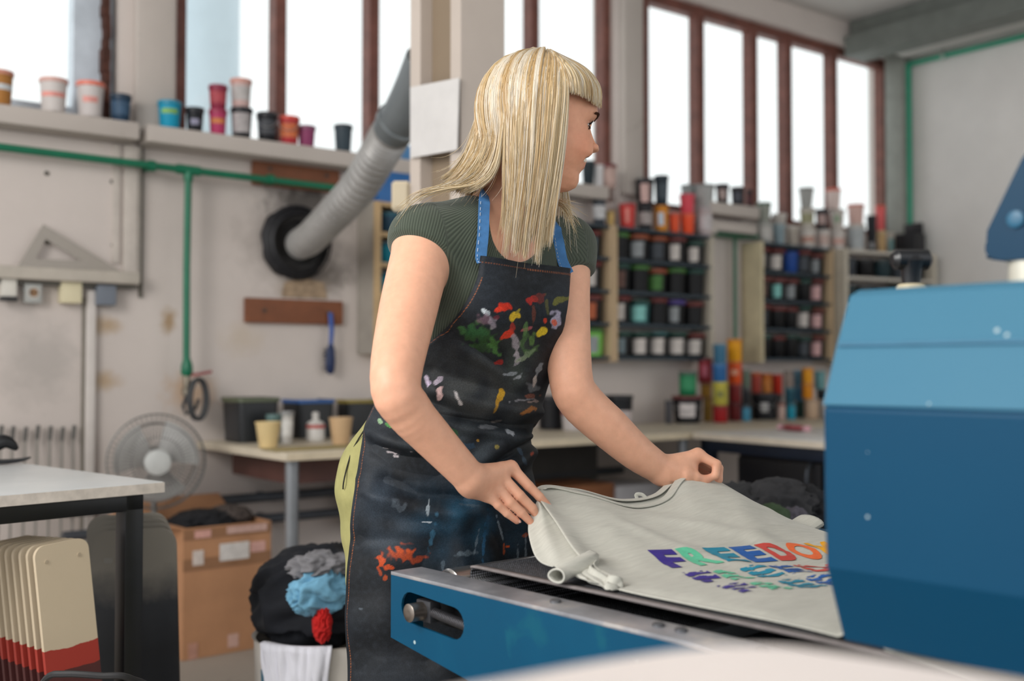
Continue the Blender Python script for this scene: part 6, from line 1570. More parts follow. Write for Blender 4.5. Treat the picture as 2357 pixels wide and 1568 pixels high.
# trousers
FP = Field((.86, 1.46, .06), (1.44, 1.94, 1.06), .005)
FP.ell(J['hips'] + np.array([0, .014, -.015]), (.180, .136, .15), None, .03); FP.ell(J['waist'] + np.array([0, .004, -.05]), (.140, .107, .11), TM, .05)
rl = [np.array(p) for p in ((1.030, 1.685, .86), (1.036, 1.672, .66), (1.040, 1.662, .46), (1.040, 1.70, .26), (1.040, 1.725, .09))]
ll = [np.array(p) for p in ((1.190, 1.69, .86), (1.205, 1.675, .66), (1.212, 1.665, .46), (1.212, 1.70, .26), (1.212, 1.725, .09))]
for L in (rl, ll): FP.chain(L, [.098, .085, .070, .068, .066], .02)
FP.put((.8, 1.4, 1.0), (1.5, 2.0, 1.1), lambda x, y, z: (1.015 - z) * -1 + 0 * x + 0 * y if False else (z - 1.015) * -1 + 0 * x + 0 * y, .004, mode='sub')
Vp, Fp = FP.mesh(); Vp = smoothmesh(Vp, Fp, 3, .5)
wn = np.array([mnoise.noise(Vector((p[0] * 9, p[1] * 9, p[2] * 22))) for p in Vp]); cxy = Vp[:, :2] - np.array([1.11, 1.69]); cxy /= np.linalg.norm(cxy, axis=1)[:, None]
Vp[:, :2] += cxy * (wn * .006)[:, None]
t = NT('olive_cotton'); f = t.noise(25, 5, .6); t.l(t.ramp(f, [(.3, lin('#8f8c58')), (.7, lin('#a5a068'))]), t.b.inputs['Base Color']); t.b.inputs['Roughness'].default_value = .85; t.bump(t.noise(300, 2), .1, .001)
M_OLIVE = t.m
tro = npmesh('trousers', Vp, Fp, M_OLIVE, woman, world=True, label='olive yellow cotton trousers')
# pocket edge: a dark piped line down the hip
line = []
for px, py in ((842, 985), (826, 1010), (812, 1036), (803, 1062), (796, 1088), (791, 1112), (790, 1126)):
    z = 1.7
    for _ in range(260):
        p = at(px, py, z)
        if FP.at(p) < .001: break
        z += .002
    line.append(p - FWD * .0022)
b = B(); tube(b, catmull(line, 40), .0013, 6); obj('pocket_piping', b, mat('#2b2a20', .8), tro, world=True)
for L, in ((rl,), (ll,)):
    c = L[-1]; b = B()
    sh = [(-.075, .03, .036, .038), (-.05, .04, .043, .045), (0, .045, .040, .05), (.05, .04, .040, .045), (.10, .032, .046, .034), (.15, .026, .044, .026), (.178, .018, .026, .018)]
    rows = [[b.verts.new((c[0] + w_ * math.cos(q), c[1] - d_, max(.004, hh_ + ht_ * math.sin(q)))) for q in np.linspace(0, 2 * math.pi, 20, endpoint=False)] for d_, hh_, w_, ht_ in sh]
    for u_, v_ in zip(rows, rows[1:]):
        for j in range(20): b.faces.new((u_[j], u_[(j + 1) % 20], v_[(j + 1) % 20], v_[j]))
    b.faces.new(rows[0][::-1]); b.faces.new(rows[-1]); obj('shoe', b, mat('#26272b', .6), woman, world=True)
# ------------------------------------------------------------------ the apron, wrapped round her front
NH, NA = 430, 300
h_top, h_bot = 1.262, .528
hs_ = np.linspace(h_top, h_bot, NH)
# axis of the wrap and a taut radius for every height and bearing (0 = straight ahead of her, + towards her left)
tha = np.linspace(math.radians(-135), math.radians(85), 331)
ax_h = np.array([J['chest'][2], J['ribs'][2], J['waist'][2], J['hips'][2], .5]); oax = np.argsort(ax_h)
axx = np.array([J['chest'][0], J['ribs'][0], J['waist'][0], 1.105, 1.115]); axy = np.array([J['chest'][1] + .02, J['ribs'][1] + .02, J['waist'][1] + .015, 1.69, 1.68])
Rw = np.zeros((NH, len(tha)))
rs_ = np.arange(.05, .26, .0015)
for i, h in enumerate(hs_):
    cx, cy = np.interp(h, ax_h[oax], axx[oax]), np.interp(h, ax_h[oax], axy[oax])
    P_ = np.stack([cx + np.sin(tha)[:, None] * rs_, cy - np.cos(tha)[:, None] * rs_, np.full((len(tha), len(rs_)), h)], -1)
    ins = np.zeros((len(tha), len(rs_)), bool)
    if h > FT.lo[2] + .02: ins |= FT.at(P_) < 0
    if h < 1.05: ins |= FP.at(P_) < 0
    # keep to the trunk: stop at the first gap outside it (arms)
    out = ~ins; first = np.where(out.any(1), np.argmax(out & (np.arange(len(rs_)) > 10), 1), len(rs_) - 1); Rw[i] = rs_[first]
def gsm(A, s, axis):
    n = int(s * 3); kx = np.exp(-.5 * (np.arange(-n, n + 1) / s) ** 2); kx /= kx.sum()
    Ap = np.pad(A, [(n, n) if a == axis else (0, 0) for a in range(2)], mode='edge')
    return np.apply_along_axis(lambda v: np.convolve(v, kx, 'valid'), axis, Ap)
hip_i = int(np.argmin(abs(hs_ - .90)))
for i in range(hip_i, NH):                      # the skirt hangs straight from the hips
    Rw[i] = np.maximum(Rw[i], Rw[i - 1] * .9997 + .00003)
Rw = np.minimum(Rw, .205)
Rw = gsm(gsm(Rw, 9, 0), 7, 1) + .008
AXC = np.stack([np.interp(hs_, ax_h[oax], axx[oax]), np.interp(hs_, ax_h[oax], axy[oax])], -1)
def projv(P_):
    v = P_ - CAM; z = v @ CF; return CX + FPX * (v @ RGT) / z, CY - FPX * (v @ CU) / z
Wp = np.stack([AXC[:, None, 0] + np.sin(tha) * Rw, AXC[:, None, 1] - np.cos(tha) * Rw, np.broadcast_to(hs_[:, None], Rw.shape)], -1)
PXa, PYa = projv(Wp)
LE_ = ([560, 635, 650, 680, 725, 765, 795, 850, 900, 950, 1000, 1050, 1100, 1200, 1300, 1400, 1500, 1560, 1700], [1108, 1103, 1097, 1084, 1058, 1022, 980, 930, 885, 856, 843, 834, 826, 812, 805, 801, 803, 805, 808])
RE_ = ([560, 645, 700, 760, 850, 920, 975, 1010], [1310, 1306, 1299, 1290, 1268, 1246, 1226, 1218])
for i in range(NH):                             # the bib is pulled straight down her left side
    mx = int(np.argmax(PXa[i])); yy = PYa[i][mx]
    if 700 < yy < 1010:
        axp = projv(np.array([[AXC[i, 0], AXC[i, 1], hs_[i]]]))[0][0]; g = (np.interp(yy, *RE_) + 1 - axp) / (PXa[i][mx] - axp)
        if g > 1: Rw[i] *= 1 + (g - 1) * sstep(math.radians(-25), math.radians(35), tha)
Rw = gsm(Rw, 6, 0)
Wp = np.stack([AXC[:, None, 0] + np.sin(tha) * Rw, AXC[:, None, 1] - np.cos(tha) * Rw, np.broadcast_to(hs_[:, None], Rw.shape)], -1)
PXa, PYa = projv(Wp)
TL = np.zeros(NH); TR = np.zeros(NH)
ic = int(np.argmin(abs(tha - math.radians(-35))))
for i in range(NH):
    dl = PXa[i] - np.interp(PYa[i], *LE_); j = ic
    while j > 0 and dl[j] > 0: j -= 1
    TL[i] = tha[j]
    mx = int(np.argmax(PXa[i])); dr = PXa[i] - np.interp(PYa[i], *RE_); j = ic
    while j < mx and dr[j] < 0: j += 1
    TR[i] = tha[j]
    if PYa[i][ic] > 985: TR[i] = tha[mx] + math.radians(9)
TL = gsm(TL[:, None], 6, 0)[:, 0]; TR = gsm(TR[:, None], 6, 0)[:, 0]
TH_ = TL[:, None] + (TR - TL)[:, None] * np.linspace(0, 1, NA)[None]
RA_ = np.stack([np.interp(TH_[i], tha, Rw[i]) for i in range(NH)])
P0_ = np.stack([AXC[:, None, 0] + np.sin(TH_) * RA_, AXC[:, None, 1] - np.cos(TH_) * RA_, np.broadcast_to(hs_[:, None], RA_.shape)], -1)
px_, py_ = projv(P0_)
# folds: ridge / valley lines laid across the cloth
def segd(pts):
    d = np.full(px_.shape, 1e9); 
    for (x0, y0), (x1, y1) in zip(pts, pts[1:]):
        L2 = (x1 - x0) ** 2 + (y1 - y0) ** 2; t_ = np.clip(((px_ - x0) * (x1 - x0) + (py_ - y0) * (y1 - y0)) / L2, 0, 1)
        d = np.minimum(d, np.hypot(px_ - x0 - t_ * (x1 - x0), py_ - y0 - t_ * (y1 - y0)))
    return d
disp = np.zeros_like(px_)
for pts, w_, a in (([(990, 925), (1060, 952), (1150, 972), (1228, 985)], 17, -.011), ([(985, 960), (1060, 985), (1140, 1000), (1200, 1008)], 14, .007), ([(1010, 900), (1120, 935), (1225, 950)], 16, .006),
                   ([(1110, 1085), (1160, 1045), (1222, 1008)], 13, -.011), ([(1120, 1105), (1175, 1070), (1228, 1035)], 14, .007), ([(1090, 1065), (1140, 1025), (1200, 1000)], 14, .006),
                   ([(870, 1030), (920, 1060), (1000, 1075)], 22, -.008), ([(850, 985), (930, 1020), (1010, 1030)], 20, .006), ([(890, 1110), (960, 1140), (1060, 1150)], 20, -.009), ([(880, 1150), (980, 1175), (1090, 1180)], 22, .008),
                   ([(815, 1240), (960, 1245), (1180, 1225)], 20, -.005), ([(1120, 800), (1150, 840), (1170, 870)], 18, -.006), ([(1060, 800), (1120, 840), (1190, 880)], 16, .004), ([(1040, 770), (1090, 800), (1140, 815)], 16, -.006), ([(1000, 850), (1080, 880), (1180, 905)], 14, -.004),
                   ([(1130, 1180), (1150, 1250), (1160, 1330)], 20, -.007), ([(1050, 1180), (1060, 1260), (1065, 1340)], 24, .006), ([(1195, 1180), (1200, 1250), (1205, 1320)], 15, .006), ([(900, 1300), (890, 1400), (885, 1520)], 30, .004), ([(985, 1280), (980, 1400), (985, 1520)], 34, -.005)):
    disp += a * np.exp(-(segd(pts) / w_) ** 2)
nz = vnoise(np.stack([P0_[..., 0] * 1.0, P0_[..., 1], P0_[..., 2] * 1.4], -1)[::3, ::3], 10, 2.2)
nz = np.repeat(np.repeat(nz, 3, 0), 3, 1)[:NH, :NA]; nz = gsm(gsm(nz, 5, 0), 4, 1)
low = sstep(1.0, .8, hs_)[:, None]
disp += nz * (.003 + .007 * low)
edge_f = np.minimum(np.linspace(0, 1, NA), np.linspace(1, 0, NA))[None] * np.ones((NH, 1))
disp *= sstep(0, .05, edge_f) * .75 + .25
def sag(pts, up_w, dn_w, a):
    # cloth slumping over a pinched line: swells above it, drops away sharply below
    xs = [p[0] for p in pts]; ys = [p[1] for p in pts]; dy = py_ - np.interp(px_, xs, ys); inx = sstep(xs[0] - 30, xs[0] + 20, px_) * (.25 + .75 * sstep(xs[-1] - 2, xs[-1] - 75, px_))
    return a * inx * np.where(dy < 0, np.exp(-(dy / up_w) ** 2), np.exp(-(dy / dn_w) ** 2))
disp += sag([(940, 930), (1040, 948), (1130, 962), (1235, 978)], 42, 9, .010) + sag([(1090, 1085), (1150, 1052), (1232, 1010)], 30, 8, .007) + sag([(880, 1012), (960, 1030), (1040, 1035)], 34, 12, .006) + sag([(1060, 815), (1110, 840), (1160, 872)], 30, 9, .004)
disp += sag([(850, 1130), (940, 1148), (1040, 1150)], 40, 14, .006) + sag([(830, 1252), (1000, 1240), (1200, 1225)], 50, 18, .004)
disp = np.maximum(disp * 1.5, -.0065) + .0035 * sstep(0, .05, edge_f)
RA2 = RA_ + disp + .003
P1 = np.stack([AXC[:, None, 0] + np.sin(TH_) * RA2, AXC[:, None, 1] - np.cos(TH_) * RA2, np.broadcast_to(hs_[:, None], RA2.shape)], -1)
# top and bottom edges are not quite level
bot_slope = .022 * (np.linspace(0, 1, NA))[None] ** 1.2
P1[..., 2] += bot_slope * sstep(.75, .53, hs_)[:, None]
top_dip = .010 * np.linspace(0, 1, NA)[None]
P1[..., 2] -= (top_dip + .004 * np.sin(np.linspace(0, math.pi, NA))[None]) * sstep(1.18, h_top, hs_)[:, None]
pxf, pyf = projv(P1)
ap_n = gridfaces(NH, NA)
# colours: dark denim, worn lighter, and the dried paint on it
shp = P1.reshape(-1, 3)
def nmap(sc, seed, st=1):
    A = vnoise(np.stack([pxf / 100, pyf / 100 * st, 0 * pxf], -1)[::2, ::2], sc, seed); A = np.repeat(np.repeat(A, 2, 0), 2, 1)[:NH, :NA]
    return (A + np.roll(A, 1, 0) + np.roll(A, 1, 1) + np.roll(np.roll(A, 1, 0), 1, 1)) / 4
fine = vnoise(np.stack([pxf / 100, pyf / 100, 0 * pxf], -1), 9, 1.7); fine2 = vnoise(np.stack([pxf / 100, pyf / 100 * .35, 0 * pxf], -1), 16, 5.1); med = nmap(2.2, 3.3); big = nmap(.8, 7.7)
colr = np.zeros((NH, NA, 3)) + np.array(lin('#16191d'))
def lay(mask_, c, a=1.0):
    global colr
    m = np.clip(mask_ * a, 0, 1)[..., None]; colr = colr * (1 - m) + np.array(lin(c)) * m
lay(np.clip(big * 1.2 + .35, 0, 1), '#20262e', .8)
lay(np.clip(med + .1, 0, 1) * sstep(800, 900, pyf) * sstep(1010, 940, pyf), '#3f4143', .9)
lay(np.exp(-((pxf - 1090) / 110) ** 2 - ((pyf - 900) / 90) ** 2) * np.clip(.6 + med, 0, 1), '#4b4d4c', .9)
lay(np.exp(-((pxf - 1080) / 130) ** 2 - ((pyf - 1015) / 40) ** 2) * np.clip(.6 + med, 0, 1), '#434c52', .8)
lay(np.exp(-((pxf - 1080) / 120) ** 2 - ((pyf - 1200) / 80) ** 2) * np.clip(.55 + med, 0, 1), '#22485f', 1.0)
lay(np.exp(-((pxf - 880) / 50) ** 2 - ((pyf - 1190) / 90) ** 2) * np.clip(.55 + med, 0, 1), '#3d4854', .8)
lay(np.exp(-((pxf - 1190) / 30) ** 2 - ((pyf - 820) / 60) ** 2) * np.clip(.6 + med, 0, 1), '#3f4a42', .7)
lay(np.clip(fine * .5 + .08, 0, 1), '#424a54', .3)
def splash(cx, cy, rx, ry, ang, c, a=.95, rough=.55, lo=.15, streak=False):
    q = math.radians(ang); dx, dy = pxf - cx, pyf - cy; u_ = (dx * math.cos(q) + dy * math.sin(q)) / rx; v_ = (-dx * math.sin(q) + dy * math.cos(q)) / ry
    d = np.sqrt(u_ * u_ + v_ * v_) + rough * (fine2 if streak else fine) + .25 * med
    lay(sstep(1.0, 1.0 - lo - .1, d), c, a)
for args in ((1158, 706, 20, 12, -8, '#c8301a'), (1148, 712, 12, 8, 0, '#d83a22'), (1222, 690, 18, 10, -10, '#a82a22', .85), (1240, 686, 16, 12, 0, '#6d2a24', .6), (1165, 768, 22, 10, -25, '#cf3a24'), (1178, 752, 7, 10, 0, '#9d3028', .8), (1146, 834, 12, 7, -20, '#8e2722', .9),
             (1183, 727, 16, 10, -30, '#c9a72a'), (1190, 716, 8, 5, -40, '#9a8a2c', .8), (1246, 763, 15, 9, -35, '#cdb12c'), (1287, 692, 24, 8, -20, '#6b6a2c', .8), (1257, 704, 5, 24, -5, '#57562f', .6), (1227, 725, 5, 22, 0, '#6b3a2c', .6),
             (1105, 772, 48, 27, 15, '#34562f', .85, .9, .4), (1090, 762, 34, 14, 10, '#2e5a35', .8, .9, .4), (1135, 795, 14, 26, -10, '#4d7a3f', .85, .9, .3), (1065, 758, 10, 12, 0, '#3f6a3c', .8), (1110, 800, 30, 10, 15, '#2f4a2a', .7, .9, .4),
             (1113, 716, 9, 6, 40, '#c3cbd0'), (1122, 721, 7, 6, 0, '#a5adb3', .8), (1118, 735, 20, 13, 30, '#7a5f6c', .6, .8, .4), (1132, 742, 10, 18, -10, '#9a8f9a', .6, .9, .4), (1140, 730, 10, 5, 0, '#6b2a35', .7),
             (1277, 735, 14, 24, 10, '#a9a3b8', .8, .8, .3), (1275, 742, 7, 9, 0, '#c85a3c', .9), (1253, 738, 5, 6, 0, '#b93a24', .9), (1210, 757, 14, 5, -20, '#a5545a', .7),
             (1185, 790, 9, 26, -12, '#9d959b', .75, .9, .3), (1190, 820, 8, 18, 0, '#a8a0a6', .7, .9, .3), (1186, 838, 14, 5, -25, '#8f8a90', .7, .9), (1180, 860, 18, 5, -5, '#9aa0a6', .6, .9), (1190, 868, 8, 8, 0, '#a9adb2', .6, .9),
             (1206, 780, 10, 34, 12, '#4a6a3c', .6, .9, .4), (1225, 785, 8, 26, 8, '#5a7a40', .65, .9, .4), (1208, 755, 6, 16, 10, '#567a48', .6), (1210, 818, 24, 7, -35, '#8f9a80', .6, .9), (1240, 845, 6, 18, 25, '#8a9096', .6, .9), (1220, 810, 26, 12, -30, '#4d6b3f', .5, .9, .4),
             (1152, 908, 10, 15, 15, '#c89a2a'), (1145, 925, 6, 14, 25, '#b98a28', .85), (1140, 940, 3, 8, 25, '#a87f2a', .7), (1012, 905, 7, 13, 5, '#c9aaa8', .85, .8), (1010, 878, 10, 12, 30, '#b5a9b8', .7, .9), (982, 870, 4, 15, -12, '#c3b5c9', .8, .9), (988, 882, 6, 5, 0, '#b9a9c3', .7), (1053, 915, 4, 22, -32, '#c9c3c3', .85, .7),
             (1225, 890, 14, 14, 0, '#767b80', .6, .9, .4), (1228, 878, 4, 14, 10, '#b3aaa5', .8), (1222, 925, 20, 4, -8, '#a5948f', .7, .9), (1200, 922, 26, 3, -10, '#8f9096', .6, .9), (1215, 945, 16, 6, -20, '#b5763a', .7, .9), (1222, 910, 18, 6, -10, '#8f5a4a', .6, .9),
             (905, 1042, 16, 2.5, 8, '#a9a0a3', .8, .7), (912, 1050, 8, 3, 10, '#b5adb0', .8), (888, 1030, 8, 1.6, 0, '#a39da0', .8), (946, 1038, 7, 1.6, 0, '#a39da0', .7), (878, 972, 8, 5, 25, '#8fb08a', .8, .9), (896, 980, 16, 5, 25, '#4f8a4a', .8, .9), (1045, 995, 10, 12, 40, '#3a6a3f', .6, .9),
             (1120, 985, 24, 6, 3, '#8a8d92', .5, 1.0, .4), (1175, 998, 14, 5, 30, '#b5bcc3', .75, .9), (1140, 968, 12, 3, -10, '#6f6a66', .6), (1099, 1013, 3, 3, 0, '#b58a3a', .8), (1142, 1030, 5, 5, 0, '#8a7d3f', .8), (1075, 1028, 18, 8, 0, '#30465a', .6, .9),
             (1195, 1040, 5, 16, -30, '#4a5f73', .7), (1205, 1060, 5, 12, -25, '#52677a', .6), (1222, 1045, 6, 3, -40, '#b5482c', .8), (1229, 1068, 4, 11, 0, '#c9562a', .9),
             (922, 1275, 40, 16, 3, '#a8431c', .8, 1.1, .5), (925, 1265, 30, 10, 0, '#b84c20', .75, 1.1, .5), (880, 1290, 8, 16, -12, '#c04a1c', .8, .9), (890, 1305, 14, 6, 15, '#b5451c', .85, .9), (960, 1288, 26, 9, -15, '#9d4020', .7, 1.1, .4), (876, 1318, 5, 12, -20, '#a8431c', .7), (888, 1330, 6, 7, 30, '#b04a22', .7),
             (985, 1201, 17, 2.4, 3, '#c3ccd3', .85, .5), (984, 1175, 4, 12, 0, '#9aa6ae', .6, .9), (987, 1155, 2.5, 10, 8, '#a9b3ba', .6, .9), (915, 1165, 22, 10, 20, '#59636d', .5, 1.1, .4), (995, 1225, 6, 40, 12, '#3f6f8c', .55, .8, .4), (1112, 1250, 4, 50, 4, '#2a5a7d', .7, .6), (1120, 1200, 5, 30, 0, '#27506e', .6),
             (1068, 1275, 24, 7, -5, '#6b7a85', .5, 1.1, .4), (1095, 1250, 3, 34, 12, '#6f7d88', .55, .8), (1150, 1220, 2.2, 30, -14, '#8a98a3', .6, .8), (1158, 1262, 3, 14, 0, '#a5502c', .8), (1167, 1258, 6, 3, 0, '#c0501f', .9), (1205, 1233, 9, 4, -20, '#a85230', .7, .9), (1190, 1270, 3, 20, 0, '#6d7a85', .6, .8), (1208, 1265, 2.5, 26, 0, '#7d8a95', .55, .8), (1020, 1300, 6, 14, 0, '#5a6874', .5, .9), (833, 1402, 6, 3, 20, '#59626b', .6, .9), (1080, 1165, 30, 3, 4, '#46545f', .6, .9)):
    splash(*args)
# orange stitching a little inside the hem
arc = np.concatenate([np.zeros((NH, 1)), np.cumsum(np.linalg.norm(np.diff(P1, axis=1), axis=2), axis=1)], 1)
dl_, dr_ = arc, arc[:, -1:] - arc
dv_top = np.abs(P1[..., 2] - P1[0:1, :, 2]) ; dv_bot = np.abs(P1[..., 2] - P1[-1:, :, 2])
dash = (np.sin(P1[..., 2] * 1400) > -.4); dash2 = (np.sin(arc * 1400) > -.4)
lay((np.abs(dl_ - .0085) < .0009) * dash * 1.0 * (pyf > 640), '#9a5a34', .8); lay((np.abs(dr_ - .0085) < .0009) * dash * 1.0 * (pyf < 985), '#8a5234', .7)
lay((np.abs(dv_bot - .012) < .0010) * dash2 * 1.0, '#7d4c30', .7); lay((np.abs(dv_top - .0105) < .0010) * dash2 * 1.0, '#8a5030', .6)
t = NT('apron_denim'); a = t.n('ShaderNodeVertexColor', layer_name='stain'); f = t.noise(420, 2, .6)
m = t.n('ShaderNodeMix', data_type='RGBA', blend_type='MULTIPLY'); m.inputs[0].default_value = 1; t.l(a.outputs[0], m.inputs[6]); t.l(t.ramp(f, [(.3, (.75,) * 3), (.7, (1.25,) * 3)]), m.inputs[7])
t.l(m.outputs[2], t.b.inputs['Base Color']); t.b.inputs['Roughness'].default_value = .6; t.b.inputs['Specular IOR Level'].default_value = .25; t.bump(f, .2, .0008); M_APR = t.m
apron = npmesh('apron', P1.reshape(-1, 3), ap_n[:, ::-1], M_APR, woman, world=True, label='dark denim apron smeared with dried paint')
setcol(apron, 'stain', colr.reshape(-1, 3))
md = apron.modifiers.new('thickness', 'SOLIDIFY'); md.thickness = .0022; md.offset = -1
# blue straps
M_STRAP = mat('#3f73a8', .8, var=.15, scale=60, bump=.15, bscale=500)
def onbody(px, py, z0=1.6, off=.006, Fd=None):
    z = z0
    for _ in range(300):
        p = at(px, py, z)
        if min(FB.at(p), FT.at(p) if FT.lo[2] < p[2] < 1.455 else 9) < .0012: break
        z += .002
    return p - FWD * off
def strap(pts, w_=.0095, c=M_STRAP):
    cs = catmull(pts, 40); b = B(); rows = []
    for i in range(40):
        tg = cs[min(i + 1, 39)] - cs[max(i - 1, 0)]; tg /= np.linalg.norm(tg); sd = np.cross(tg, -FWD + .35 * RGT); sd /= np.linalg.norm(sd); nn_ = np.cross(sd, tg)
        rows.append([b.verts.new(cs[i] + sd * w_ * x + nn_ * y) for x, y in ((-1, -.0008), (-1, .0008), (1, .0008), (1, -.0008))])
    for u_, v_ in zip(rows, rows[1:]):
        for j in range(4): b.faces.new((u_[j], u_[(j + 1) % 4], v_[(j + 1) % 4], v_[j]))
    b.faces.new(rows[0][::-1]); b.faces.new(rows[-1])
    o = obj('neck_strap', b, c, apron, world=True, label='faded blue neck strap')
    b = B()
    for s in (-.7,):
        for i in range(0, 38, 2):
            tg = cs[i + 1] - cs[i]; tg /= np.linalg.norm(tg); sd = np.cross(tg, -FWD + .35 * RGT); sd /= np.linalg.norm(sd); nn_ = np.cross(sd, tg); sg = 1 if nn_ @ (CAM - cs[i]) > 0 else -1
            tube(b, [cs[i] + sd * w_ * s + nn_ * .0013 * sg, cs[i + 1] + sd * w_ * s + nn_ * .0013 * sg], .0006, 4)
    obj('stitching', b, mat('#b9c3cf', .7), o, world=True)
tlc, trc = P1[6, 8], P1[6, -11]
strap([tlc, tlc + (onbody(1107, 590) - tlc) * .9 - FWD * .003, onbody(1112, 540), onbody(1114, 490), onbody(1116, 445), onbody(1118, 405, off=.008), onbody(1126, 385, off=.012)])
strap([trc, onbody(1294, 600), onbody(1286, 560), onbody(1275, 510), onbody(1262, 470)])
# ------------------------------------------------------------------ hair
KH = 22
def guides(*gs): return [np.array([at(*p) for p in catmull(np.array(g, float), KH)]) for g in gs]
def strands(gs, n, rad, jit, depth, cut=(.84, 1.0), cl=24, wild=0.0, lock=.5):
    """strands spread across a family of guide curves, gathered loosely into locks"""
    G3 = np.array(gs); m = len(gs); out = []; q = np.linspace(0, 1, KH)
    locks = RNG.random(cl); lj = RNG.normal(0, 1, (cl, 3)); lc = RNG.uniform(cut[0], cut[1], cl)
    for _ in range(n):
        t = RNG.random(); kx = int(np.argmin(abs(locks - t))); t2 = t + (locks[kx] - t) * q ** 1.5 * lock
        s = np.clip(t2 * (m - 1), 0, m - 1.0001); i = s.astype(int); fr = (s - i)[:, None]; idx = np.arange(KH)
        c = G3[i, idx] * (1 - fr) + G3[i + 1, idx] * fr
        j = RNG.normal(0, 1, 3) * jit + lj[kx] * jit * .8; dep = RNG.random() * depth
        c = c + j * (q ** 1.3)[:, None] + FWD * dep * np.minimum(1, q * 4)[:, None]
        c = c + (RNG.normal(0, 1, 3) * wild)[None] * (q ** 2.2)[:, None] + np.sin(q * 6 + RNG.random() * 6)[:, None] * RNG.normal(0, .0008, 3)
        e = lc[kx] * RNG.uniform(.95, 1.0); qq = q * e; c = np.stack([np.interp(qq, q, c[:, d]) for d in range(3)], -1)
        out.append((c, rad * RNG.uniform(.7, 1.25), (kx * .37) % 1.0, RNG.random()))
    return out
def hairmesh(name, st, parent, label=None):
    N = len(st); K = KH; V = np.zeros((N, K, 3, 3), np.float32); Cc = np.zeros((N, K, 3, 3), np.float32)
    pal = np.array([lin(c) for c in ('#d8c39c', '#dfcfb0', '#cfb487', '#e3d8c6', '#c5a677')])
    CC = lift(np.array([c for c, *_ in st]), (.0030 + .0065 * np.array([q[3] for q in st]))[:, None] * np.ones((1, KH)))
    for s, (c, r, lk, rn) in enumerate(st):
        c = CC[s]
        tg = np.gradient(c, axis=0); tg /= np.linalg.norm(tg, axis=1)[:, None] + 1e-9
        a = np.cross(tg, CF); a /= np.linalg.norm(a, axis=1)[:, None] + 1e-9; b_ = np.cross(tg, a)
        w_ = r * np.interp(np.linspace(0, 1, K), [0, .08, .75, 1], [.7, 1, 1, .35])[:, None]
        for k in range(3):
            an = 2 * math.pi * k / 3; V[s, :, k] = c + w_ * (math.cos(an) * a + math.sin(an) * b_)
        col = pal[int((lk * 2.3 + rn * 2.9) % 5)]; Cc[s] = col
    i = (np.arange(N)[:, None, None] * K + np.arange(K - 1)[None, :, None]) * 3; k = np.arange(3)[None, None]; k2 = (k + 1) % 3
    F_ = np.stack([i + k, i + k2, i + 3 + k2, i + 3 + k], -1).reshape(-1, 4)
    o = npmesh(name, V.reshape(-1, 3), F_, M_HAIR, parent, world=True, label=label); setcol(o, 'shade', Cc.reshape(-1, 3)); return o
t = NT('blonde_hair'); a = t.n('ShaderNodeVertexColor', layer_name='shade'); t.l(a.outputs[0], t.b.inputs['Base Color']); t.b.inputs['Roughness'].default_value = .42; t.b.inputs['Specular IOR Level'].default_value = .45; t.b.inputs['Sheen Weight'].default_value = .1
M_HAIR = t.m
A_ = guides([(1296, 138, 1.80), (1309, 190, 1.772), (1307, 260, 1.762), (1297, 350, 1.758), (1285, 430, 1.757), (1272, 510, 1.758), (1264, 590, 1.76)],
            [(1282, 128, 1.815), (1288, 185, 1.766), (1283, 260, 1.754), (1274, 350, 1.751), (1262, 440, 1.751), (1248, 530, 1.756), (1240, 620, 1.76)],
            [(1262, 119, 1.83), (1258, 180, 1.764), (1251, 260, 1.75), (1244, 350, 1.746), (1233, 440, 1.748), (1220, 530, 1.755), (1210, 610, 1.758)],
            [(1248, 114, 1.838), (1232, 175, 1.768), (1222, 260, 1.750), (1217, 350, 1.747), (1209, 440, 1.75), (1197, 530, 1.758), (1190, 612, 1.762)],
            [(1238, 112, 1.845), (1208, 170, 1.778), (1194, 260, 1.756), (1190, 350, 1.752), (1186, 440, 1.756), (1178, 520, 1.764), (1172, 590, 1.768)],
            [(1232, 112, 1.85), (1184, 170, 1.79), (1166, 260, 1.766), (1162, 350, 1.760), (1163, 440, 1.763), (1161, 520, 1.772), (1150, 640, 1.775)])
B_ = guides([(1231, 112, 1.85), (1182, 170, 1.79), (1164, 250, 1.768), (1157, 320, 1.764), (1148, 380, 1.768), (1122, 418, 1.772), (1085, 436, 1.772)], [(1230, 111, 1.852), (1172, 165, 1.80), (1148, 250, 1.782), (1141, 320, 1.780), (1125, 375, 1.785), (1100, 412, 1.785), (1066, 436, 1.78)],
            [(1228, 111, 1.862), (1155, 165, 1.82), (1126, 250, 1.803), (1116, 320, 1.80), (1095, 375, 1.80), (1068, 410, 1.792), (1042, 432, 1.782)],
            [(1226, 111, 1.88), (1142, 168, 1.85), (1108, 250, 1.84), (1092, 320, 1.834), (1072, 370, 1.826), (1048, 408, 1.812), (1022, 428, 1.795)],
            [(1226, 112, 1.90), (1140, 175, 1.89), (1105, 250, 1.885), (1088, 320, 1.88), (1070, 370, 1.868), (1046, 404, 1.85), (1020, 422, 1.83)],
            [(1228, 113, 1.915), (1152, 185, 1.925), (1120, 260, 1.93), (1108, 340, 1.92), (1098, 400, 1.905), (1092, 450, 1.895), (1088, 500, 1.89)])
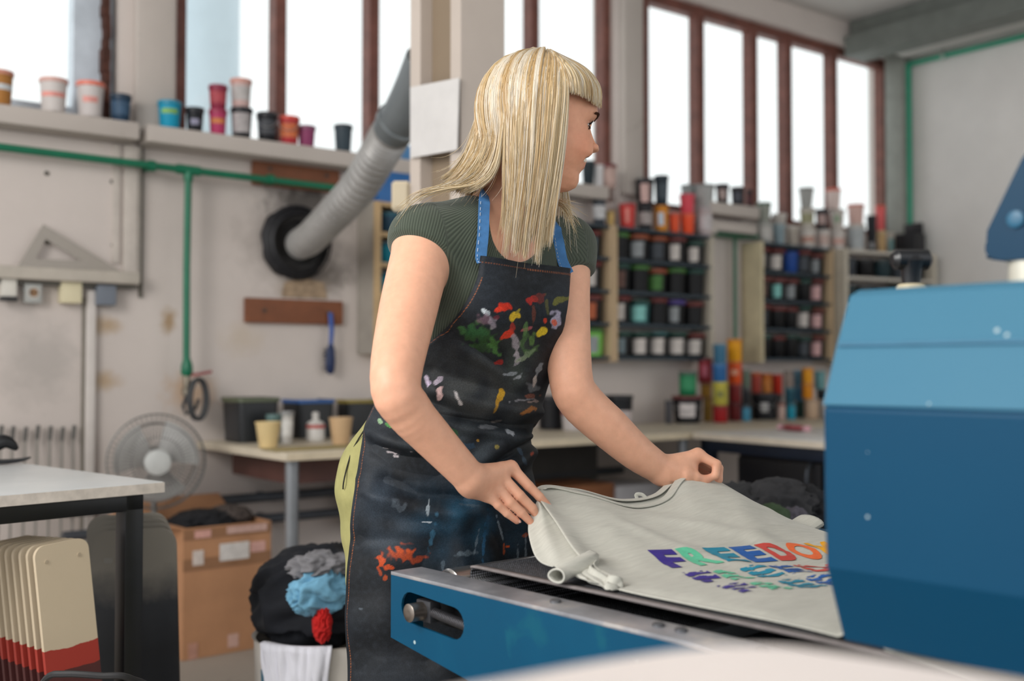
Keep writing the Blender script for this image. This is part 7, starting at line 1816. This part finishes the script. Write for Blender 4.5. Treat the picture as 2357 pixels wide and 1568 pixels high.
C_ = guides([(1278, 124, 1.815), (1296, 150, 1.790), (1308, 180, 1.776), (1311, 214, 1.772)], [(1272, 121, 1.825), (1308, 146, 1.795), (1328, 180, 1.780), (1331, 219, 1.774)],
            [(1268, 118, 1.835), (1322, 148, 1.808), (1350, 185, 1.793), (1352, 229, 1.787)], [(1264, 116, 1.85), (1336, 150, 1.83), (1368, 192, 1.818), (1370, 242, 1.810)],
            [(1262, 115, 1.865), (1342, 152, 1.858), (1380, 198, 1.848), (1382, 247, 1.838)], [(1260, 115, 1.88), (1338, 154, 1.89), (1376, 198, 1.885), (1377, 240, 1.875)],
            [(1258, 115, 1.90), (1322, 156, 1.925), (1345, 195, 1.925), (1346, 232, 1.915)])
D_ = guides([(1250, 116, 1.89), (1290, 200, 1.945), (1292, 320, 1.955), (1286, 420, 1.935), (1278, 480, 1.91), (1272, 540, 1.885), (1276, 600, 1.865)],
            [(1246, 116, 1.90), (1288, 200, 1.955), (1292, 320, 1.96), (1292, 420, 1.95), (1292, 480, 1.925), (1292, 540, 1.90), (1292, 590, 1.885)],
            [(1242, 116, 1.905), (1284, 200, 1.96), (1290, 320, 1.965), (1296, 420, 1.955), (1304, 470, 1.94), (1310, 530, 1.915), (1312, 600, 1.895)])
# a closed cap and curtains under the strands so no scalp shows through
FH = Field(tuple(HO - .17), tuple(HO + .17), .004)
def capfn(x, y, z):
    d = headfn(x, y, z) - .0030
    dx, dy, dz = x - HO[0], y - HO[1], z - HO[2]
    f = dx * HF[0] + dy * HF[1] + dz * HF[2]; s = dx * HS_[0] + dy * HS_[1] + dz * HS_[2]; u = dx * HU[0] + dy * HU[1] + dz * HU[2]
    return np.maximum(d, .040 + 1.4 * np.maximum(f - .030, -.075) - u)
FH.put(HO - .13, HO + .13, capfn, .004)
Vh, Fh_ = FH.mesh(); Vh = smoothmesh(Vh, Fh_, 3, .5)
hair = npmesh('hair', Vh, Fh_, M_HAIR, woman, world=True, label='long straight blonde hair with a short blunt fringe'); setcol(hair, 'shade', np.tile(np.array(lin('#c4a67a')), (len(Vh), 1)))
def curtain(name, gs, e, push):
    G3 = np.array(gs); m = len(gs); n1, n2 = 40, 24; P_ = np.zeros((n1, n2, 3))
    for i in range(n1):
        s = i / (n1 - 1) * (m - 1) * .9999; k = int(s); c = G3[k] * (1 - s + k) + G3[k + 1] * (s - k)
        for d in range(3): P_[i, :, d] = np.interp(np.linspace(.02, e * (.93 + .07 * math.sin(i * 1.9)), n2), np.linspace(0, 1, KH), c[:, d])
    P_ += FWD * push * np.minimum(1, np.linspace(0, 1, n2) * 6)[None, :, None]
    P_ = lift(P_, .0012)
    o = npmesh(name, P_.reshape(-1, 3), gridfaces(n1, n2), M_HAIR, hair, world=True); setcol(o, 'shade', np.tile(np.array(lin('#b08f62')), (n1 * n2, 1)))
    md = o.modifiers.new('t', 'SOLIDIFY'); md.thickness = .003; return o
def lift(P_, lo_):
    """push points out of the scalp"""
    for _ in range(4):
        dd = capfn(P_[..., 0], P_[..., 1], P_[..., 2]); m_ = np.clip(lo_ - dd, 0, .05); v_ = P_ - HO; v_ = v_ / (np.linalg.norm(v_, axis=-1)[..., None] + 1e-9); P_ = P_ + v_ * m_[..., None]
    for _ in range(3): P_[..., 1:-1, :] = .5 * P_[..., 1:-1, :] + .25 * (P_[..., :-2, :] + P_[..., 2:, :])
    return P_
curtain('side_hair', A_, .82, .012); curtain('back_hair', B_, .80, .012); curtain('fringe', C_, .97, .006)
hairmesh('side_hair_strands', strands(A_, 3000, .00062, .0030, .013, (.74, .98), 46), hair)
hairmesh('back_hair_strands', strands(B_, 2300, .00062, .0035, .012, (.86, 1.0), 30), hair)
hairmesh('fringe_strands', strands(C_, 1300, .00058, .0010, .006, (.985, 1.0), 60, lock=.15), hair)
hairmesh('far_hair_strands', strands(D_, 1000, .0006, .006, .012, (.84, 1.0), 18), hair)
fly = strands(A_, 60, .00035, .004, .004, (.9, 1.0), 60, wild=.012, lock=0) + strands(B_, 90, .00035, .006, .004, (.95, 1.0), 60, wild=.018, lock=0)
shoulder = guides([(1075, 372, 1.80), (1050, 410, 1.785), (1000, 432, 1.772), (950, 452, 1.765), (912, 500, 1.765)], [(1110, 410, 1.785), (1060, 428, 1.772), (1000, 440, 1.766), (950, 462, 1.766), (905, 515, 1.768)], [(1130, 420, 1.78), (1090, 428, 1.770), (1040, 434, 1.765), (980, 446, 1.764), (930, 470, 1.766)])
fly += strands(shoulder, 45, .0005, .003, .004, (.6, 1.0), 12, wild=.008)
fr_ = guides([(1262, 470, 1.87), (1290, 460, 1.85), (1315, 468, 1.845), (1338, 472, 1.845)], [(1262, 470, 1.87), (1295, 475, 1.85), (1318, 510, 1.85), (1328, 555, 1.86)])
fly += strands(fr_, 60, .00045, .006, .004, (.7, 1.0), 10, wild=.012)
hairmesh('loose_strands', fly, hair)
